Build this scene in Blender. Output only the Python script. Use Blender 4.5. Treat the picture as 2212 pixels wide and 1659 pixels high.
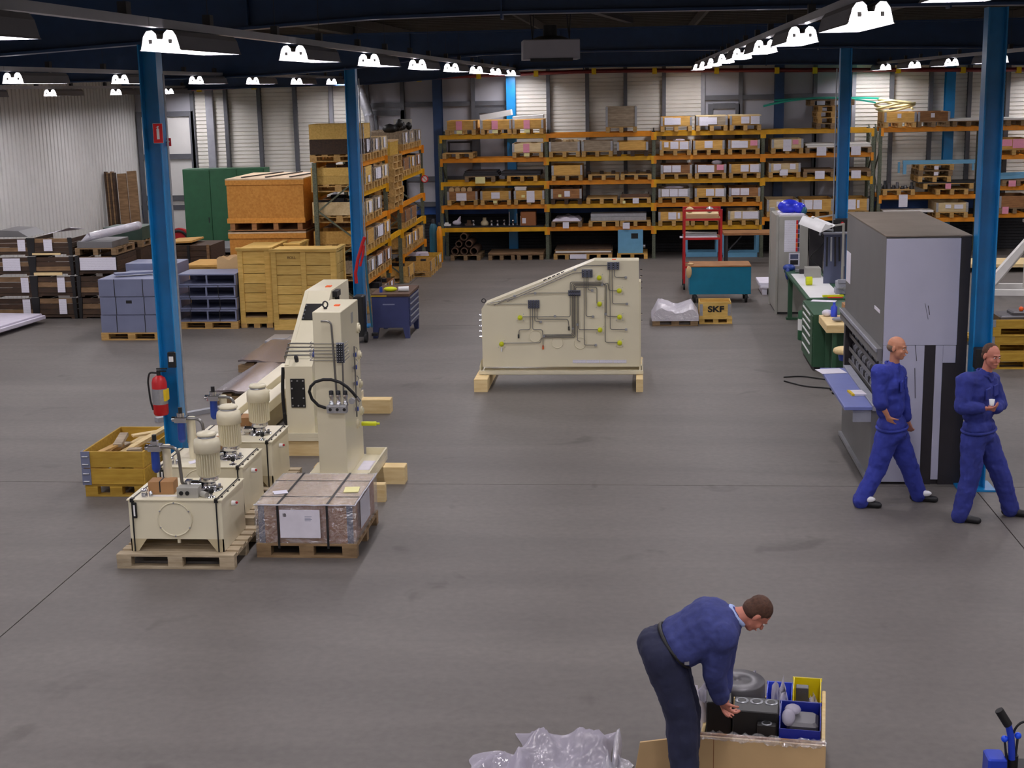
import bpy, bmesh, math, random
from mathutils import Vector, Matrix, Euler
random.seed(7)
PI = math.pi
SC = bpy.context.scene
COL = SC.collection
for o in list(bpy.data.objects):
    bpy.data.objects.remove(o)

# ------------------------------------------------------------------ camera
FPX, PITCH, YAW, ROLL, CAMZ = 3060.0, 0.2062, 0.0930, 0.0200, 4.477
_cy, _sy, _cp, _sp = math.cos(YAW), math.sin(YAW), math.cos(PITCH), math.sin(PITCH)
_F = Vector((-_sy * _cp, _cy * _cp, -_sp))
_R0 = Vector((_cy, _sy, 0)); _U0 = _R0.cross(_F)
_R = _R0 * math.cos(ROLL) - _U0 * math.sin(ROLL)
_U = _R0 * math.sin(ROLL) + _U0 * math.cos(ROLL)
_C = Vector((0, 0, CAMZ))
cam = bpy.data.cameras.new('camera')
cam.sensor_width = 36.0
cam.lens = 36.0 * FPX / 2212.0
cam.clip_start, cam.clip_end = 0.1, 200
camo = bpy.data.objects.new('camera', cam); COL.objects.link(camo)
m = Matrix((_R, _U, -_F)).transposed().to_4x4(); m.translation = _C
camo.matrix_world = m
SC.camera = camo

# ------------------------------------------------------------------ world, exposure
w = bpy.data.worlds.new('world'); SC.world = w; w.use_nodes = True
bg = w.node_tree.nodes['Background']
bg.inputs[0].default_value = (0.62, 0.62, 0.8, 1); bg.inputs[1].default_value = 0.02
vs = SC.view_settings
vs.view_transform = 'Standard'; vs.look = 'None'; vs.gamma = 1.0; vs.use_curve_mapping = False
vs.exposure = 0.0
SC.cycles.use_denoising = True
SC.cycles.max_bounces = 6
SC.cycles.transparent_max_bounces = 12
SC.cycles.sample_clamp_indirect = 4.0
LAMP_W = 62.0            # watts of one twin tube fitting
LAMP_C = (1.0, 0.945, 0.985)


def ray(px, py):
    return _F + _R * ((px - 1106) / FPX) - _U * ((py - 829.5) / FPX)


def G(px, py, z=0.0):                    # photograph pixel -> point at height z
    d = ray(px, py); return _C + d * ((z - CAMZ) / d.z)


def A(px, py, y):                        # photograph pixel -> point at depth y
    d = ray(px, py); return _C + d * (y / d.y)


def B(px, py, x):
    d = ray(px, py); return _C + d * (x / d.x)


# ------------------------------------------------------------------ materials
def lin(c):
    r = []
    for v in c[:3]:
        v /= 255.0
        r.append(v / 12.92 if v <= 0.04045 else ((v + 0.055) / 1.055) ** 2.4)
    return (*r, 1.0)


MATS = {}


def mat(name, rgb, rough=0.6, metal=0.0, var=0.12, scale=6.0, bump=0.0, spec=0.5, kind='plain', rgb2=None, stretch=(1, 1, 1)):
    if name in MATS:
        return MATS[name]
    mt = bpy.data.materials.new(name); mt.use_nodes = True
    nt = mt.node_tree; bs = nt.nodes['Principled BSDF']
    bs.inputs['Roughness'].default_value = rough
    bs.inputs['Metallic'].default_value = metal
    bs.inputs['Specular IOR Level'].default_value = spec
    c = lin(rgb)
    tc = nt.nodes.new('ShaderNodeTexCoord'); mp = nt.nodes.new('ShaderNodeMapping')
    nt.links.new(tc.outputs['Object'], mp.inputs['Vector'])
    mp.inputs['Scale'].default_value = stretch
    no = nt.nodes.new('ShaderNodeTexNoise')
    no.inputs['Scale'].default_value = scale; no.inputs['Detail'].default_value = 5
    nt.links.new(mp.outputs[0], no.inputs['Vector'])
    cr = nt.nodes.new('ShaderNodeValToRGB')
    c2 = lin(rgb2) if rgb2 else tuple(min(1, v * (1 + var)) for v in c[:3]) + (1,)
    c1 = c if rgb2 else tuple(v * (1 - var) for v in c[:3]) + (1,)
    cr.color_ramp.elements[0].position = 0.32; cr.color_ramp.elements[0].color = c1
    cr.color_ramp.elements[1].position = 0.68; cr.color_ramp.elements[1].color = c2
    nt.links.new(no.outputs['Fac'], cr.inputs[0])
    out = cr.outputs[0]
    if kind == 'wood':                    # every board differs a little from the next
        oi = nt.nodes.new('ShaderNodeObjectInfo')
        hs = nt.nodes.new('ShaderNodeHueSaturation')
        mr = nt.nodes.new('ShaderNodeMapRange')
        mr.inputs['To Min'].default_value = 0.8; mr.inputs['To Max'].default_value = 1.12
        nt.links.new(oi.outputs['Random'], mr.inputs['Value'])
        nt.links.new(mr.outputs[0], hs.inputs['Value'])
        nt.links.new(out, hs.inputs['Color']); out = hs.outputs[0]
    nt.links.new(out, bs.inputs['Base Color'])
    if bump:
        bn = nt.nodes.new('ShaderNodeBump'); bn.inputs['Strength'].default_value = bump
        bn.inputs['Distance'].default_value = 0.01
        nt.links.new(no.outputs['Fac'], bn.inputs['Height']); nt.links.new(bn.outputs[0], bs.inputs['Normal'])
    MATS[name] = mt
    return mt


def film_mat(name, alpha=0.75, tint=(230, 230, 240), scale=9.0, body=0.15):
    mt = bpy.data.materials.new(name); mt.use_nodes = True
    nt = mt.node_tree; nt.nodes.remove(nt.nodes['Principled BSDF'])
    out = nt.nodes['Material Output']
    tr = nt.nodes.new('ShaderNodeBsdfTransparent')
    gl = nt.nodes.new('ShaderNodeBsdfGlossy'); gl.inputs['Roughness'].default_value = 0.1
    gl.inputs['Color'].default_value = (1, 1, 1, 1)
    df = nt.nodes.new('ShaderNodeBsdfDiffuse'); df.inputs['Color'].default_value = lin(tint)
    tc = nt.nodes.new('ShaderNodeTexCoord')
    no = nt.nodes.new('ShaderNodeTexNoise'); no.inputs['Scale'].default_value = scale
    no.inputs['Detail'].default_value = 4; no.inputs['Distortion'].default_value = 1.5
    nt.links.new(tc.outputs['Object'], no.inputs['Vector'])
    bn = nt.nodes.new('ShaderNodeBump'); bn.inputs['Strength'].default_value = 1.0
    bn.inputs['Distance'].default_value = 0.06
    nt.links.new(no.outputs['Fac'], bn.inputs['Height'])
    nt.links.new(bn.outputs[0], gl.inputs['Normal'])
    m1 = nt.nodes.new('ShaderNodeMixShader'); m1.inputs[0].default_value = body
    nt.links.new(gl.outputs[0], m1.inputs[1]); nt.links.new(df.outputs[0], m1.inputs[2])
    m2 = nt.nodes.new('ShaderNodeMixShader'); m2.inputs[0].default_value = alpha
    nt.links.new(m1.outputs[0], m2.inputs[1]); nt.links.new(tr.outputs[0], m2.inputs[2])
    nt.links.new(m2.outputs[0], out.inputs['Surface'])
    MATS[name] = mt
    return mt


def emit_mat(name, rgb, strength):
    mt = bpy.data.materials.new(name); mt.use_nodes = True
    nt = mt.node_tree; bs = nt.nodes['Principled BSDF']
    bs.inputs['Base Color'].default_value = (1, 1, 1, 1)
    bs.inputs['Emission Color'].default_value = lin(rgb)
    bs.inputs['Emission Strength'].default_value = strength
    MATS[name] = mt
    return mt


def paper_mat(name, rgb, ink=(90, 90, 100), rows=9.0):
    mt = bpy.data.materials.new(name); mt.use_nodes = True
    nt = mt.node_tree; bs = nt.nodes['Principled BSDF']; bs.inputs['Roughness'].default_value = 0.8
    tc = nt.nodes.new('ShaderNodeTexCoord')
    wv = nt.nodes.new('ShaderNodeTexWave'); wv.bands_direction = 'Z'; wv.wave_type = 'BANDS'
    wv.inputs['Scale'].default_value = rows; wv.inputs['Distortion'].default_value = 3.0
    wv.inputs['Detail'].default_value = 3.0; wv.inputs['Detail Scale'].default_value = 6.0
    nt.links.new(tc.outputs['Object'], wv.inputs['Vector'])
    cr = nt.nodes.new('ShaderNodeValToRGB')
    cr.color_ramp.elements[0].position = 0.0; cr.color_ramp.elements[1].position = 0.35
    a, b = lin(rgb), lin(ink)
    cr.color_ramp.elements[0].color = tuple(a[i] * .82 + b[i] * .18 for i in range(3)) + (1,)
    cr.color_ramp.elements[1].color = a
    nt.links.new(wv.outputs['Fac'], cr.inputs[0]); nt.links.new(cr.outputs[0], bs.inputs['Base Color'])
    MATS[name] = mt
    return mt


M = MATS


def floor_mat():
    mt = bpy.data.materials.new('floor_concrete'); mt.use_nodes = True
    nt = mt.node_tree; bs = nt.nodes['Principled BSDF']
    L = nt.links.new
    geo = nt.nodes.new('ShaderNodeNewGeometry')

    def noise(scale, st, det=6, dist=0.0):
        mp = nt.nodes.new('ShaderNodeMapping'); mp.inputs['Scale'].default_value = st
        L(geo.outputs['Position'], mp.inputs['Vector'])
        n = nt.nodes.new('ShaderNodeTexNoise'); n.inputs['Scale'].default_value = scale
        n.inputs['Detail'].default_value = det; n.inputs['Distortion'].default_value = dist
        L(mp.outputs[0], n.inputs['Vector']); return n.outputs['Fac']

    def ramp(src, p0, c0, p1, c1):
        r = nt.nodes.new('ShaderNodeValToRGB')
        r.color_ramp.elements[0].position = p0; r.color_ramp.elements[0].color = c0
        r.color_ramp.elements[1].position = p1; r.color_ramp.elements[1].color = c1
        L(src, r.inputs[0]); return r.outputs[0]

    def mix(a, b, mode, fac=1.0):
        x = nt.nodes.new('ShaderNodeMix'); x.data_type = 'RGBA'; x.blend_type = mode
        x.inputs[0].default_value = fac
        L(a, x.inputs[6]); L(b, x.inputs[7]); return x.outputs[2]
    base = ramp(noise(0.35, (1, 1, 1), 4), 0.3, lin((97, 92, 88)), 0.7, lin((109, 104, 100)))
    streak = ramp(noise(0.9, (0.25, 1.6, 1), 6, 0.6), 0.3, (0.86, 0.86, 0.86, 1), 0.7, (1.1, 1.1, 1.1, 1))
    fine = ramp(noise(14, (1, 1, 1), 5), 0.25, (0.88, 0.88, 0.88, 1), 0.75, (1.1, 1.1, 1.1, 1))
    spot = ramp(noise(1.1, (1, 1, 1), 3, 1.0), 0.27, (0.72, 0.71, 0.7, 1), 0.34, (1, 1, 1, 1))
    scuff = ramp(noise(1.7, (0.6, 1.2, 1), 8, 2.0), 0.72, (1, 1, 1, 1), 0.82, (1.45, 1.42, 1.36, 1))
    c = mix(mix(mix(mix(base, streak, 'MULTIPLY'), fine, 'MULTIPLY'), spot, 'MULTIPLY'), scuff, 'MULTIPLY', 0.6)
    L(c, bs.inputs['Base Color'])
    bs.inputs['Roughness'].default_value = 0.55
    bs.inputs['Specular IOR Level'].default_value = 0.35
    MATS['floor'] = mt


floor_mat()
mat('floor_dark', (38, 36, 35), 0.9)
mat('wall_white', (238, 235, 226), 0.55, var=0.05, scale=2)
mat('wall_clad', (218, 217, 214), 0.5, var=0.04, scale=2)
mat('mullion', (92, 94, 100), 0.5, metal=0.2, var=0.1)
mat('mullion_light', (150, 152, 160), 0.5, var=0.1)
mat('glazing', (176, 176, 184), 0.45, var=0.05, scale=1.5)
mat('plinth', (40, 40, 44), 0.9, var=0.25, scale=20)
mat('plinth_blue', (18, 66, 132), 0.5)
mat('roof', (104, 98, 88), 0.8, var=0.1)
mat('roof_rib', (70, 66, 60), 0.8)
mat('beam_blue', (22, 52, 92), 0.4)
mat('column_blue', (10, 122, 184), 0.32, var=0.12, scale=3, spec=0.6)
mat('column_light', (120, 132, 158), 0.5)
mat('dark_steel', (46, 46, 50), 0.5, metal=0.3)
mat('black', (17, 17, 19), 0.5)
mat('rubber', (22, 22, 24), 0.7)
mat('reflector', (150, 150, 158), 0.45, metal=0.2, var=0.03)
mat('rail', (190, 190, 196), 0.4, metal=0.4, var=0.03)
emit_mat('tube', (250, 246, 255), 40.0)
mat('rack_orange', (226, 142, 12), 0.45, var=0.14, scale=5)
mat('rack_amber', (222, 164, 8), 0.45, var=0.14, scale=5)
mat('rack_post', (92, 98, 82), 0.5, metal=0.3, var=0.35, scale=40)
mat('rack_teal', (34, 92, 112), 0.5)
wd = dict(kind='wood', rough=0.75, scale=4.0, stretch=(1, 6, 6), bump=0.15)
mat('wood_pallet', (176, 138, 78), rgb2=(208, 168, 104), **wd)
mat('wood_pallet_old', (116, 92, 64), rgb2=(150, 124, 90), **wd)
mat('wood_collar', (196, 148, 70), rgb2=(222, 176, 96), **wd)
mat('wood_collar_pale', (214, 188, 138), rgb2=(232, 210, 166), **wd)
mat('wood_collar_brown', (130, 88, 52), rgb2=(164, 116, 70), **wd)
mat('wood_collar_grey', (148, 132, 112), rgb2=(190, 172, 146), **wd)
mat('wood_crate', (204, 164, 82), rgb2=(226, 190, 108), **wd)
mat('wood_yellow', (178, 138, 40), rgb2=(200, 162, 62), **wd)
mat('wood_weathered', (164, 146, 118), rgb2=(196, 180, 152), **wd)
mat('wood_dark', (50, 36, 25), rgb2=(76, 54, 36), **wd)
mat('wood_timber', (226, 196, 138), rgb2=(240, 216, 164), **wd)
mat('wood_old_board', (110, 84, 56), rgb2=(142, 112, 80), **wd)
mat('plywood', (190, 126, 44), 0.7, rgb2=(212, 150, 66), scale=22, kind='wood', bump=0.1)
mat('plywood_top', (196, 172, 140), 0.7, rgb2=(212, 190, 160), scale=10)
mat('cardboard', (172, 128, 84), 0.8, var=0.06, scale=3)
mat('cardboard_tan', (212, 178, 130), 0.8, var=0.06, scale=3)
mat('cardboard_dark', (150, 96, 58), 0.8, var=0.08, scale=3)
mat('galv', (178, 180, 186), 0.35, metal=0.7, var=0.1, scale=20)
mat('steel', (200, 200, 206), 0.25, metal=0.9, var=0.06)
mat('chrome', (225, 225, 230), 0.12, metal=1.0, var=0.03)
mat('plate_steel', (138, 128, 130), 0.27, metal=0.6, var=0.08, scale=2)
mat('cream', (234, 226, 198), 0.33, var=0.025, scale=2, spec=0.5)
mat('cream_dark', (202, 188, 152), 0.5, var=0.04)
mat('pipe_metal', (140, 138, 136), 0.3, metal=0.8, var=0.05)
mat('valve_black', (24, 25, 32), 0.4)
mat('valve_block', (112, 116, 134), 0.4, metal=0.4)
mat('plug_yellow', (214, 222, 24), 0.4, var=0.05)
mat('orange_label', (238, 96, 28), 0.5)
mat('blue_fit', (36, 66, 150), 0.4)
mat('strap_black', (24, 24, 26), 0.5)
paper_mat('paper', (236, 234, 246))
paper_mat('paper_pink', (240, 158, 182))
paper_mat('paper_yellow', (240, 234, 168))
mat('board_white', (238, 236, 232), 0.5, var=0.03)
mat('grey_blue', (118, 124, 152), 0.45, var=0.06, scale=3)
mat('grey_blue_dark', (84, 90, 118), 0.5, var=0.06)
mat('green_cab', (38, 92, 60), 0.5, var=0.08)
mat('green_bench', (44, 84, 58), 0.5, var=0.08)
mat('blue_cab', (48, 56, 100), 0.4, var=0.06)
mat('teal', (0, 118, 150), 0.4, var=0.06)
mat('light_blue', (108, 168, 204), 0.5, var=0.06)
mat('red_paint', (186, 22, 30), 0.4, var=0.06)
mat('red_sign', (214, 24, 30), 0.5, var=0.02)
mat('white_paint', (240, 240, 240), 0.5, var=0.02)
mat('machine_grey', (112, 111, 112), 0.5, var=0.05, scale=2)
mat('machine_top', (118, 106, 94), 0.6, var=0.1, scale=3)
mat('machine_pale', (184, 184, 204), 0.5, var=0.04, scale=2)
mat('machine_dark', (38, 34, 38), 0.5)
mat('table_blue', (120, 130, 190), 0.45, var=0.04)
mat('bin_grey', (150, 152, 164), 0.5, var=0.1)
mat('locker_grey', (168, 166, 158), 0.5, var=0.04)
mat('blue_bag', (44, 58, 220), 0.3)
mat('blue_bin', (30, 44, 150), 0.4)
mat('blue_bin_light', (52, 80, 220), 0.4)
mat('yellow_bin', (236, 214, 8), 0.4, var=0.04)
mat('hose_cream', (232, 222, 166), 0.5)
mat('green_strip', (20, 150, 128), 0.35)
mat('trolley_red', (178, 24, 30), 0.4)
mat('jack_blue', (30, 62, 190), 0.35)
mat('jack_ball', (28, 84, 250), 0.35)
mat('paper_white', (232, 228, 240), 0.7, var=0.05)
mat('foam_wrap', (226, 220, 236), 0.55, var=0.06, scale=5)
film_mat('film_clear', 0.62, scale=11, body=0.2)
film_mat('film_top', 0.42, tint=(206, 202, 200), scale=16, body=0.45)
film_mat('film_white', 0.28, tint=(222, 220, 232), scale=7, body=0.7)
film_mat('film_frosted', 0.45, tint=(206, 200, 218), scale=4, body=0.85)
mat('skin', (206, 142, 112), 0.55, var=0.06, scale=8)
mat('skin_ruddy', (200, 128, 108), 0.55, var=0.06, scale=8)
mat('hair_brown', (78, 50, 36), 0.8, var=0.25, scale=60, bump=0.4)
mat('hair_grey', (120, 100, 84), 0.8, var=0.2, scale=60, bump=0.4)
mat('coverall_blue', (46, 58, 152), 0.85, var=0.16, scale=9, bump=0.5)
mat('coverall_navy', (42, 52, 132), 0.85, var=0.16, scale=9, bump=0.5)
mat('jersey_blue', (56, 64, 122), 0.9, var=0.1, scale=30, bump=0.2)
mat('trouser_navy', (34, 38, 66), 0.85, var=0.15, scale=10, bump=0.25)
mat('shoe_black', (22, 22, 26), 0.5)
mat('shirt_pale', (176, 196, 246), 0.7)
mat('reflective', (250, 250, 255), 0.2, var=0.0)  # plain white standing in for the flash glow of the shoe tabs
mat('black_part', (26, 25, 26), 0.5, var=0.15)
mat('grey_part', (88, 86, 90), 0.4, metal=0.3, var=0.1)
mat('brown_rust', (84, 60, 44), 0.7, var=0.2)
mat('green_box', (46, 68, 58), 0.6)
mat('pipe_sprinkler', (108, 22, 22), 0.5)
mat('clip_yellow', (232, 196, 20), 0.5)
mat('heater_grey', (168, 166, 176), 0.5, var=0.03)


# ------------------------------------------------------------------ mesh builder
class MB:
    def __init__(self, xf=None):
        self.v, self.f, self.mi, self.mats, self.smooth = [], [], [], [], []
        self.xf = xf or Matrix.Identity(4)
        self.cur = 0

    def use(self, name):
        if name not in self.mats:
            self.mats.append(name)
        self.cur = self.mats.index(name); return self

    def add(self, vs, fs, sm=False):
        n = len(self.v)
        self.v += [tuple(self.xf @ Vector(p)) for p in vs]
        for f in fs:
            self.f.append(tuple(n + i for i in f)); self.mi.append(self.cur); self.smooth.append(sm)
        return self

    def box(self, x0, x1, y0, y1, z0, z1):
        return self.add([(x0, y0, z0), (x1, y0, z0), (x1, y1, z0), (x0, y1, z0), (x0, y0, z1), (x1, y0, z1), (x1, y1, z1), (x0, y1, z1)],
                        [(3, 2, 1, 0), (4, 5, 6, 7), (0, 1, 5, 4), (1, 2, 6, 5), (2, 3, 7, 6), (3, 0, 4, 7)])

    def cbox(self, x0, x1, y0, y1, z0, z1, c=0.01):     # box with chamfered vertical and top edges
        ring = lambda i: [(x0 + c + i, y0 + i), (x1 - c - i, y0 + i), (x1 - i, y0 + c + i), (x1 - i, y1 - c - i), (x1 - c - i, y1 - i), (x0 + c + i, y1 - i), (x0 + i, y1 - c - i), (x0 + i, y0 + c + i)]
        vs = [(x, y, z0) for x, y in ring(0)] + [(x, y, z1 - c) for x, y in ring(0)] + [(x, y, z1) for x, y in ring(c)]
        fs = [tuple(range(7, -1, -1)), tuple(range(16, 24))]
        for k in (0, 8):
            for i in range(8):
                j = (i + 1) % 8; fs.append((k + i, k + j, k + 8 + j, k + 8 + i))
        return self.add(vs, fs)

    def bar(self, p, q, w, h=None, up=(0, 0, 1)):       # square bar from p to q
        p, q = Vector(p), Vector(q); h = h or w
        d = (q - p).normalized(); u = Vector(up)
        if abs(d.dot(u)) > 0.98: u = Vector((0, 1, 0))
        s = d.cross(u).normalized(); u = s.cross(d)
        vs = [e + s * a * w / 2 + u * b * h / 2 for e in (p, q) for a, b in ((-1, -1), (1, -1), (1, 1), (-1, 1))]
        return self.add(vs, [(0, 1, 2, 3), (7, 6, 5, 4), (0, 4, 5, 1), (1, 5, 6, 2), (2, 6, 7, 3), (3, 7, 4, 0)])

    def cyl(self, p, q, r, r2=None, n=14, cap=True):
        p, q = Vector(p), Vector(q); r2 = r if r2 is None else r2
        d = (q - p).normalized(); u = Vector((0, 0, 1)) if abs(d.z) < 0.95 else Vector((1, 0, 0))
        s = d.cross(u).normalized(); u = s.cross(d)
        vs = [p + (s * math.cos(a) + u * math.sin(a)) * r for a in (2 * PI * i / n for i in range(n))]
        vs += [q + (s * math.cos(a) + u * math.sin(a)) * r2 for a in (2 * PI * i / n for i in range(n))]
        self.add(vs, [(i, (i + 1) % n, n + (i + 1) % n, n + i) for i in range(n)], True)
        if cap:
            self.add(vs[:n], [tuple(range(n - 1, -1, -1))]); self.add(vs[n:], [tuple(range(n))])
        return self

    def tube(self, pts, r, n=8, closed=False):
        pts = [Vector(p) for p in pts]; N = len(pts); rings = []
        ref = Vector((0.13, 0.21, 0.97))
        for i, p in enumerate(pts):
            a = pts[i - 1] if (i or closed) else p
            b = pts[(i + 1) % N] if (i < N - 1 or closed) else p
            d = (b - a).normalized()
            s = d.cross(ref).normalized(); u = s.cross(d)
            rings += [p + (s * math.cos(t) + u * math.sin(t)) * r for t in (2 * PI * k / n for k in range(n))]
        fs = []
        for i in range(N if closed else N - 1):
            j = (i + 1) % N
            fs += [(i * n + k, i * n + (k + 1) % n, j * n + (k + 1) % n, j * n + k) for k in range(n)]
        self.add(rings, fs, True)
        if not closed:
            self.add(rings[:n], [tuple(range(n - 1, -1, -1))]); self.add(rings[-n:], [tuple(range(n))])
        return self

    def prism(self, poly, axis, a, b):                  # polygon swept along axis 'x','y' or 'z' from a to b
        n = len(poly)
        put = {'x': lambda p, t: (t, p[0], p[1]), 'y': lambda p, t: (p[0], t, p[1]), 'z': lambda p, t: (p[0], p[1], t)}[axis]
        vs = [put(p, a) for p in poly] + [put(p, b) for p in poly]
        return self.add(vs, [tuple(range(n - 1, -1, -1)), tuple(range(n, 2 * n))] + [(i, (i + 1) % n, n + (i + 1) % n, n + i) for i in range(n)])

    def lathe(self, prof, c=(0, 0, 0), n=20):           # profile of (r, z)
        vs = []
        for r, z in prof:
            vs += [(c[0] + r * math.cos(2 * PI * k / n), c[1] + r * math.sin(2 * PI * k / n), c[2] + z) for k in range(n)]
        fs = []
        for i in range(len(prof) - 1):
            fs += [(i * n + k, i * n + (k + 1) % n, (i + 1) * n + (k + 1) % n, (i + 1) * n + k) for k in range(n)]
        self.add(vs, fs, True)
        self.add(vs[:n], [tuple(range(n - 1, -1, -1))]); self.add(vs[-n:], [tuple(range(n))])
        return self

    def ball(self, c, r, n=12, sc=(1, 1, 1)):
        prof = [(max(1e-4, math.sin(PI * i / (n // 2 + 1))) * r, -math.cos(PI * i / (n // 2 + 1)) * r) for i in range(n // 2 + 2)]
        vs, fs = [], []
        for rr, z in prof:
            vs += [(c[0] + rr * math.cos(2 * PI * k / n) * sc[0], c[1] + rr * math.sin(2 * PI * k / n) * sc[1], c[2] + z * sc[2]) for k in range(n)]
        for i in range(len(prof) - 1):
            fs += [(i * n + k, i * n + (k + 1) % n, (i + 1) * n + (k + 1) % n, (i + 1) * n + k) for k in range(n)]
        return self.add(vs, fs, True)

    def sheet(self, rows):                              # grid of points, two sided thin skin
        n = len(rows[0]); vs = [p for r in rows for p in r]
        fs = [(i * n + j, i * n + j + 1, (i + 1) * n + j + 1, (i + 1) * n + j) for i in range(len(rows) - 1) for j in range(n - 1)]
        return self.add(vs, fs, True)

    def mesh(self, name, mname=None):
        me = bpy.data.meshes.new(name)
        me.from_pydata(self.v, [], self.f); 
        me.polygons.foreach_set('material_index', self.mi)
        me.polygons.foreach_set('use_smooth', self.smooth)
        for mn in (self.mats or [mname]):
            me.materials.append(M[mn])
        me.update()
        return me


CACHE = {}


def link(name, me, parent=None, loc=None, rz=0.0):
    o = bpy.data.objects.new(name, me); COL.objects.link(o)
    if parent is not None: o.parent = parent
    if loc is not None: o.location = loc
    if rz: o.rotation_euler.z = rz
    return o


def part(name, mb, mname=None, parent=None, loc=None, rz=0.0, key=None, label=None):
    if key is not None and key in CACHE:
        me = CACHE[key]
    else:
        if callable(mb): mb = mb()
        me = mb.mesh(name, mname)
        if key is not None: CACHE[key] = me
    o = link(name, me, parent, loc, rz)
    if label: o['label'] = label
    return o


def tag(o, label, cat, group=None):
    o['label'] = label; o['category'] = cat
    if group: o['group'] = group
    return o


def thing(name, label, cat, loc=(0, 0, 0), rz=0.0, group=None):
    o = bpy.data.objects.new(name, None); COL.objects.link(o)
    o.empty_display_size = 0.1
    o.location = loc; o.rotation_euler.z = rz
    return tag(o, label, cat, group)


def solo(name, mb, mname, label, cat, loc=None, rz=0.0, group=None, key=None):
    return tag(part(name, mb, mname, None, loc, rz, key), label, cat, group)


def struct(name, mb, mname=None, parent=None, loc=None, key=None):
    o = part(name, mb, mname, parent, loc, 0, key)
    if parent is None: o['kind'] = 'structure'
    return o


def cc(x, y, z):
    return Vector((x, y, z))


def bend(pts, r=0.03, n=3):                             # round the corners of a pipe route
    pts = [Vector(p) for p in pts]; out = [pts[0]]
    for i in range(1, len(pts) - 1):
        a, b, c = pts[i - 1], pts[i], pts[i + 1]
        d1, d2 = (a - b), (c - b)
        rr = min(r, d1.length * .45, d2.length * .45)
        p, q = b + d1.normalized() * rr, b + d2.normalized() * rr
        for k in range(n + 1):
            t = k / n; out.append(p * (1 - t) ** 2 + b * 2 * t * (1 - t) + q * t * t)
    out.append(pts[-1]); return out


def lettering(name, text, size, mname, parent, loc, rot=(PI / 2, 0, 0), depth=0.002, sx=1.0, bold=0.0):
    cu = bpy.data.curves.new(name, 'FONT'); cu.body = text; cu.size = size
    cu.align_x = 'CENTER'; cu.align_y = 'CENTER'; cu.extrude = depth / 2; cu.offset = bold
    tmp = bpy.data.objects.new('tmp', cu); COL.objects.link(tmp)
    dg = bpy.context.evaluated_depsgraph_get()
    me = bpy.data.meshes.new_from_object(tmp.evaluated_get(dg))
    bpy.data.objects.remove(tmp)
    me.materials.clear(); me.materials.append(M[mname])
    o = link(name, me, parent, loc); o.rotation_euler = rot; o.scale = (sx, 1, 1)
    return o


ORD = ['first', 'second', 'third', 'fourth', 'fifth', 'sixth', 'seventh', 'eighth', 'ninth', 'tenth', 'eleventh', 'twelfth']

# ================================================================== the setting
WX0, WX1, WY0, WY1, WZ = -13.93, 16.0, -4.0, 38.9, 5.85
fl = struct('floor', MB().box(WX0 - .3, WX1 + .3, WY0 - .3, WY1 + .3, -0.3, -0.03), 'floor_dark')
JX = [WX0, -5.42, 3.70, WX1]; JY = [WY0, 4.6, 15.68, 26.8, WY1]
for i in range(3):
    for j in range(4):
        part('floor_slab', MB().box(JX[i] + .006, JX[i + 1] - .006, JY[j] + .006, JY[j + 1] - .006, -0.03, 0.0), 'floor', fl)

# ceiling: deck with ribs running across, purlins, blue roof beams
ce = struct('ceiling', MB().box(WX0 - .3, WX1 + .3, WY0 - .3, WY1 + .3, WZ, WZ + .2), 'roof')
for k in range(int((WY1 - WY0) / 0.75)):
    y = WY0 + .4 + k * .75
    part('roof_rib', MB().box(WX0, WX1, 0, .10, WZ - .045, WZ), 'roof_rib', ce, (0, y, 0), key='roofrib')
for k in range(9):
    x = WX0 + 2.2 + k * 3.2
    part('purlin', MB().box(x, x + .06, WY0, WY1, WZ - .2, WZ - .045), 'roof_rib', ce)


def ibeam_y(mb, x0, x1, y, zb, zt, t=0.2):             # I beam along X with bottom heights zb at list of x
    for i in range(len(x0) - 1):
        xa, xb, za, zb2 = x0[i], x0[i + 1], x1[i], x1[i + 1]
        for ya, yb, da, db in ((y - t / 2, y + t / 2, 0, .03), (y - .012, y + .012, .03, None)):
            lo = lambda z: z + da
            hi = lambda z: (z + db) if db is not None else zt
            vs = [(xa, ya, lo(za)), (xb, ya, lo(zb2)), (xb, yb, lo(zb2)), (xa, yb, lo(za)), (xa, ya, hi(za)), (xb, ya, hi(zb2)), (xb, yb, hi(zb2)), (xa, yb, hi(za))]
            mb.add(vs, [(3, 2, 1, 0), (4, 5, 6, 7), (0, 1, 5, 4), (1, 2, 6, 5), (2, 3, 7, 6), (3, 0, 4, 7)])
    mb.box(x0[0], x0[-1], y - t / 2, y + t / 2, zt - .03, zt)
    return mb


bx = [WX0, -7.1, -5.5, -4.3, -2.9, -1.4, 3.7, 8.0, WX1]
bz = [4.86, 4.93, 5.02, 5.15, 5.23, 5.25, 5.22, 5.12, 4.95]
for i, (y, dz, zt) in enumerate(((15.68, 0.0, 5.62), (26.8, -.16, 5.52), (4.6, .12, 5.8), (37.9, -.3, 5.4))):
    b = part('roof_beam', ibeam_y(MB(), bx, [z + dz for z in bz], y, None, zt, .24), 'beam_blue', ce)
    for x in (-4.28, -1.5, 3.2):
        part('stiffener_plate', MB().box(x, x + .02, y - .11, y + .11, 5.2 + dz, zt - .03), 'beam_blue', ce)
for x in (-5.42, 3.70):
    for y0, y1 in ((4.7, 15.55), (15.8, 26.7), (26.9, 37.8)):
        part('tie_beam', MB().box(x - .1, x + .1, y0, y1, 5.5, 5.72), 'roof_rib', ce)
part('roof_brace', MB().bar((-1.3, 16.3, 5.55), (-.2, 26.3, 5.62), .12, .1), 'dark_steel', ce)

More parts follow.
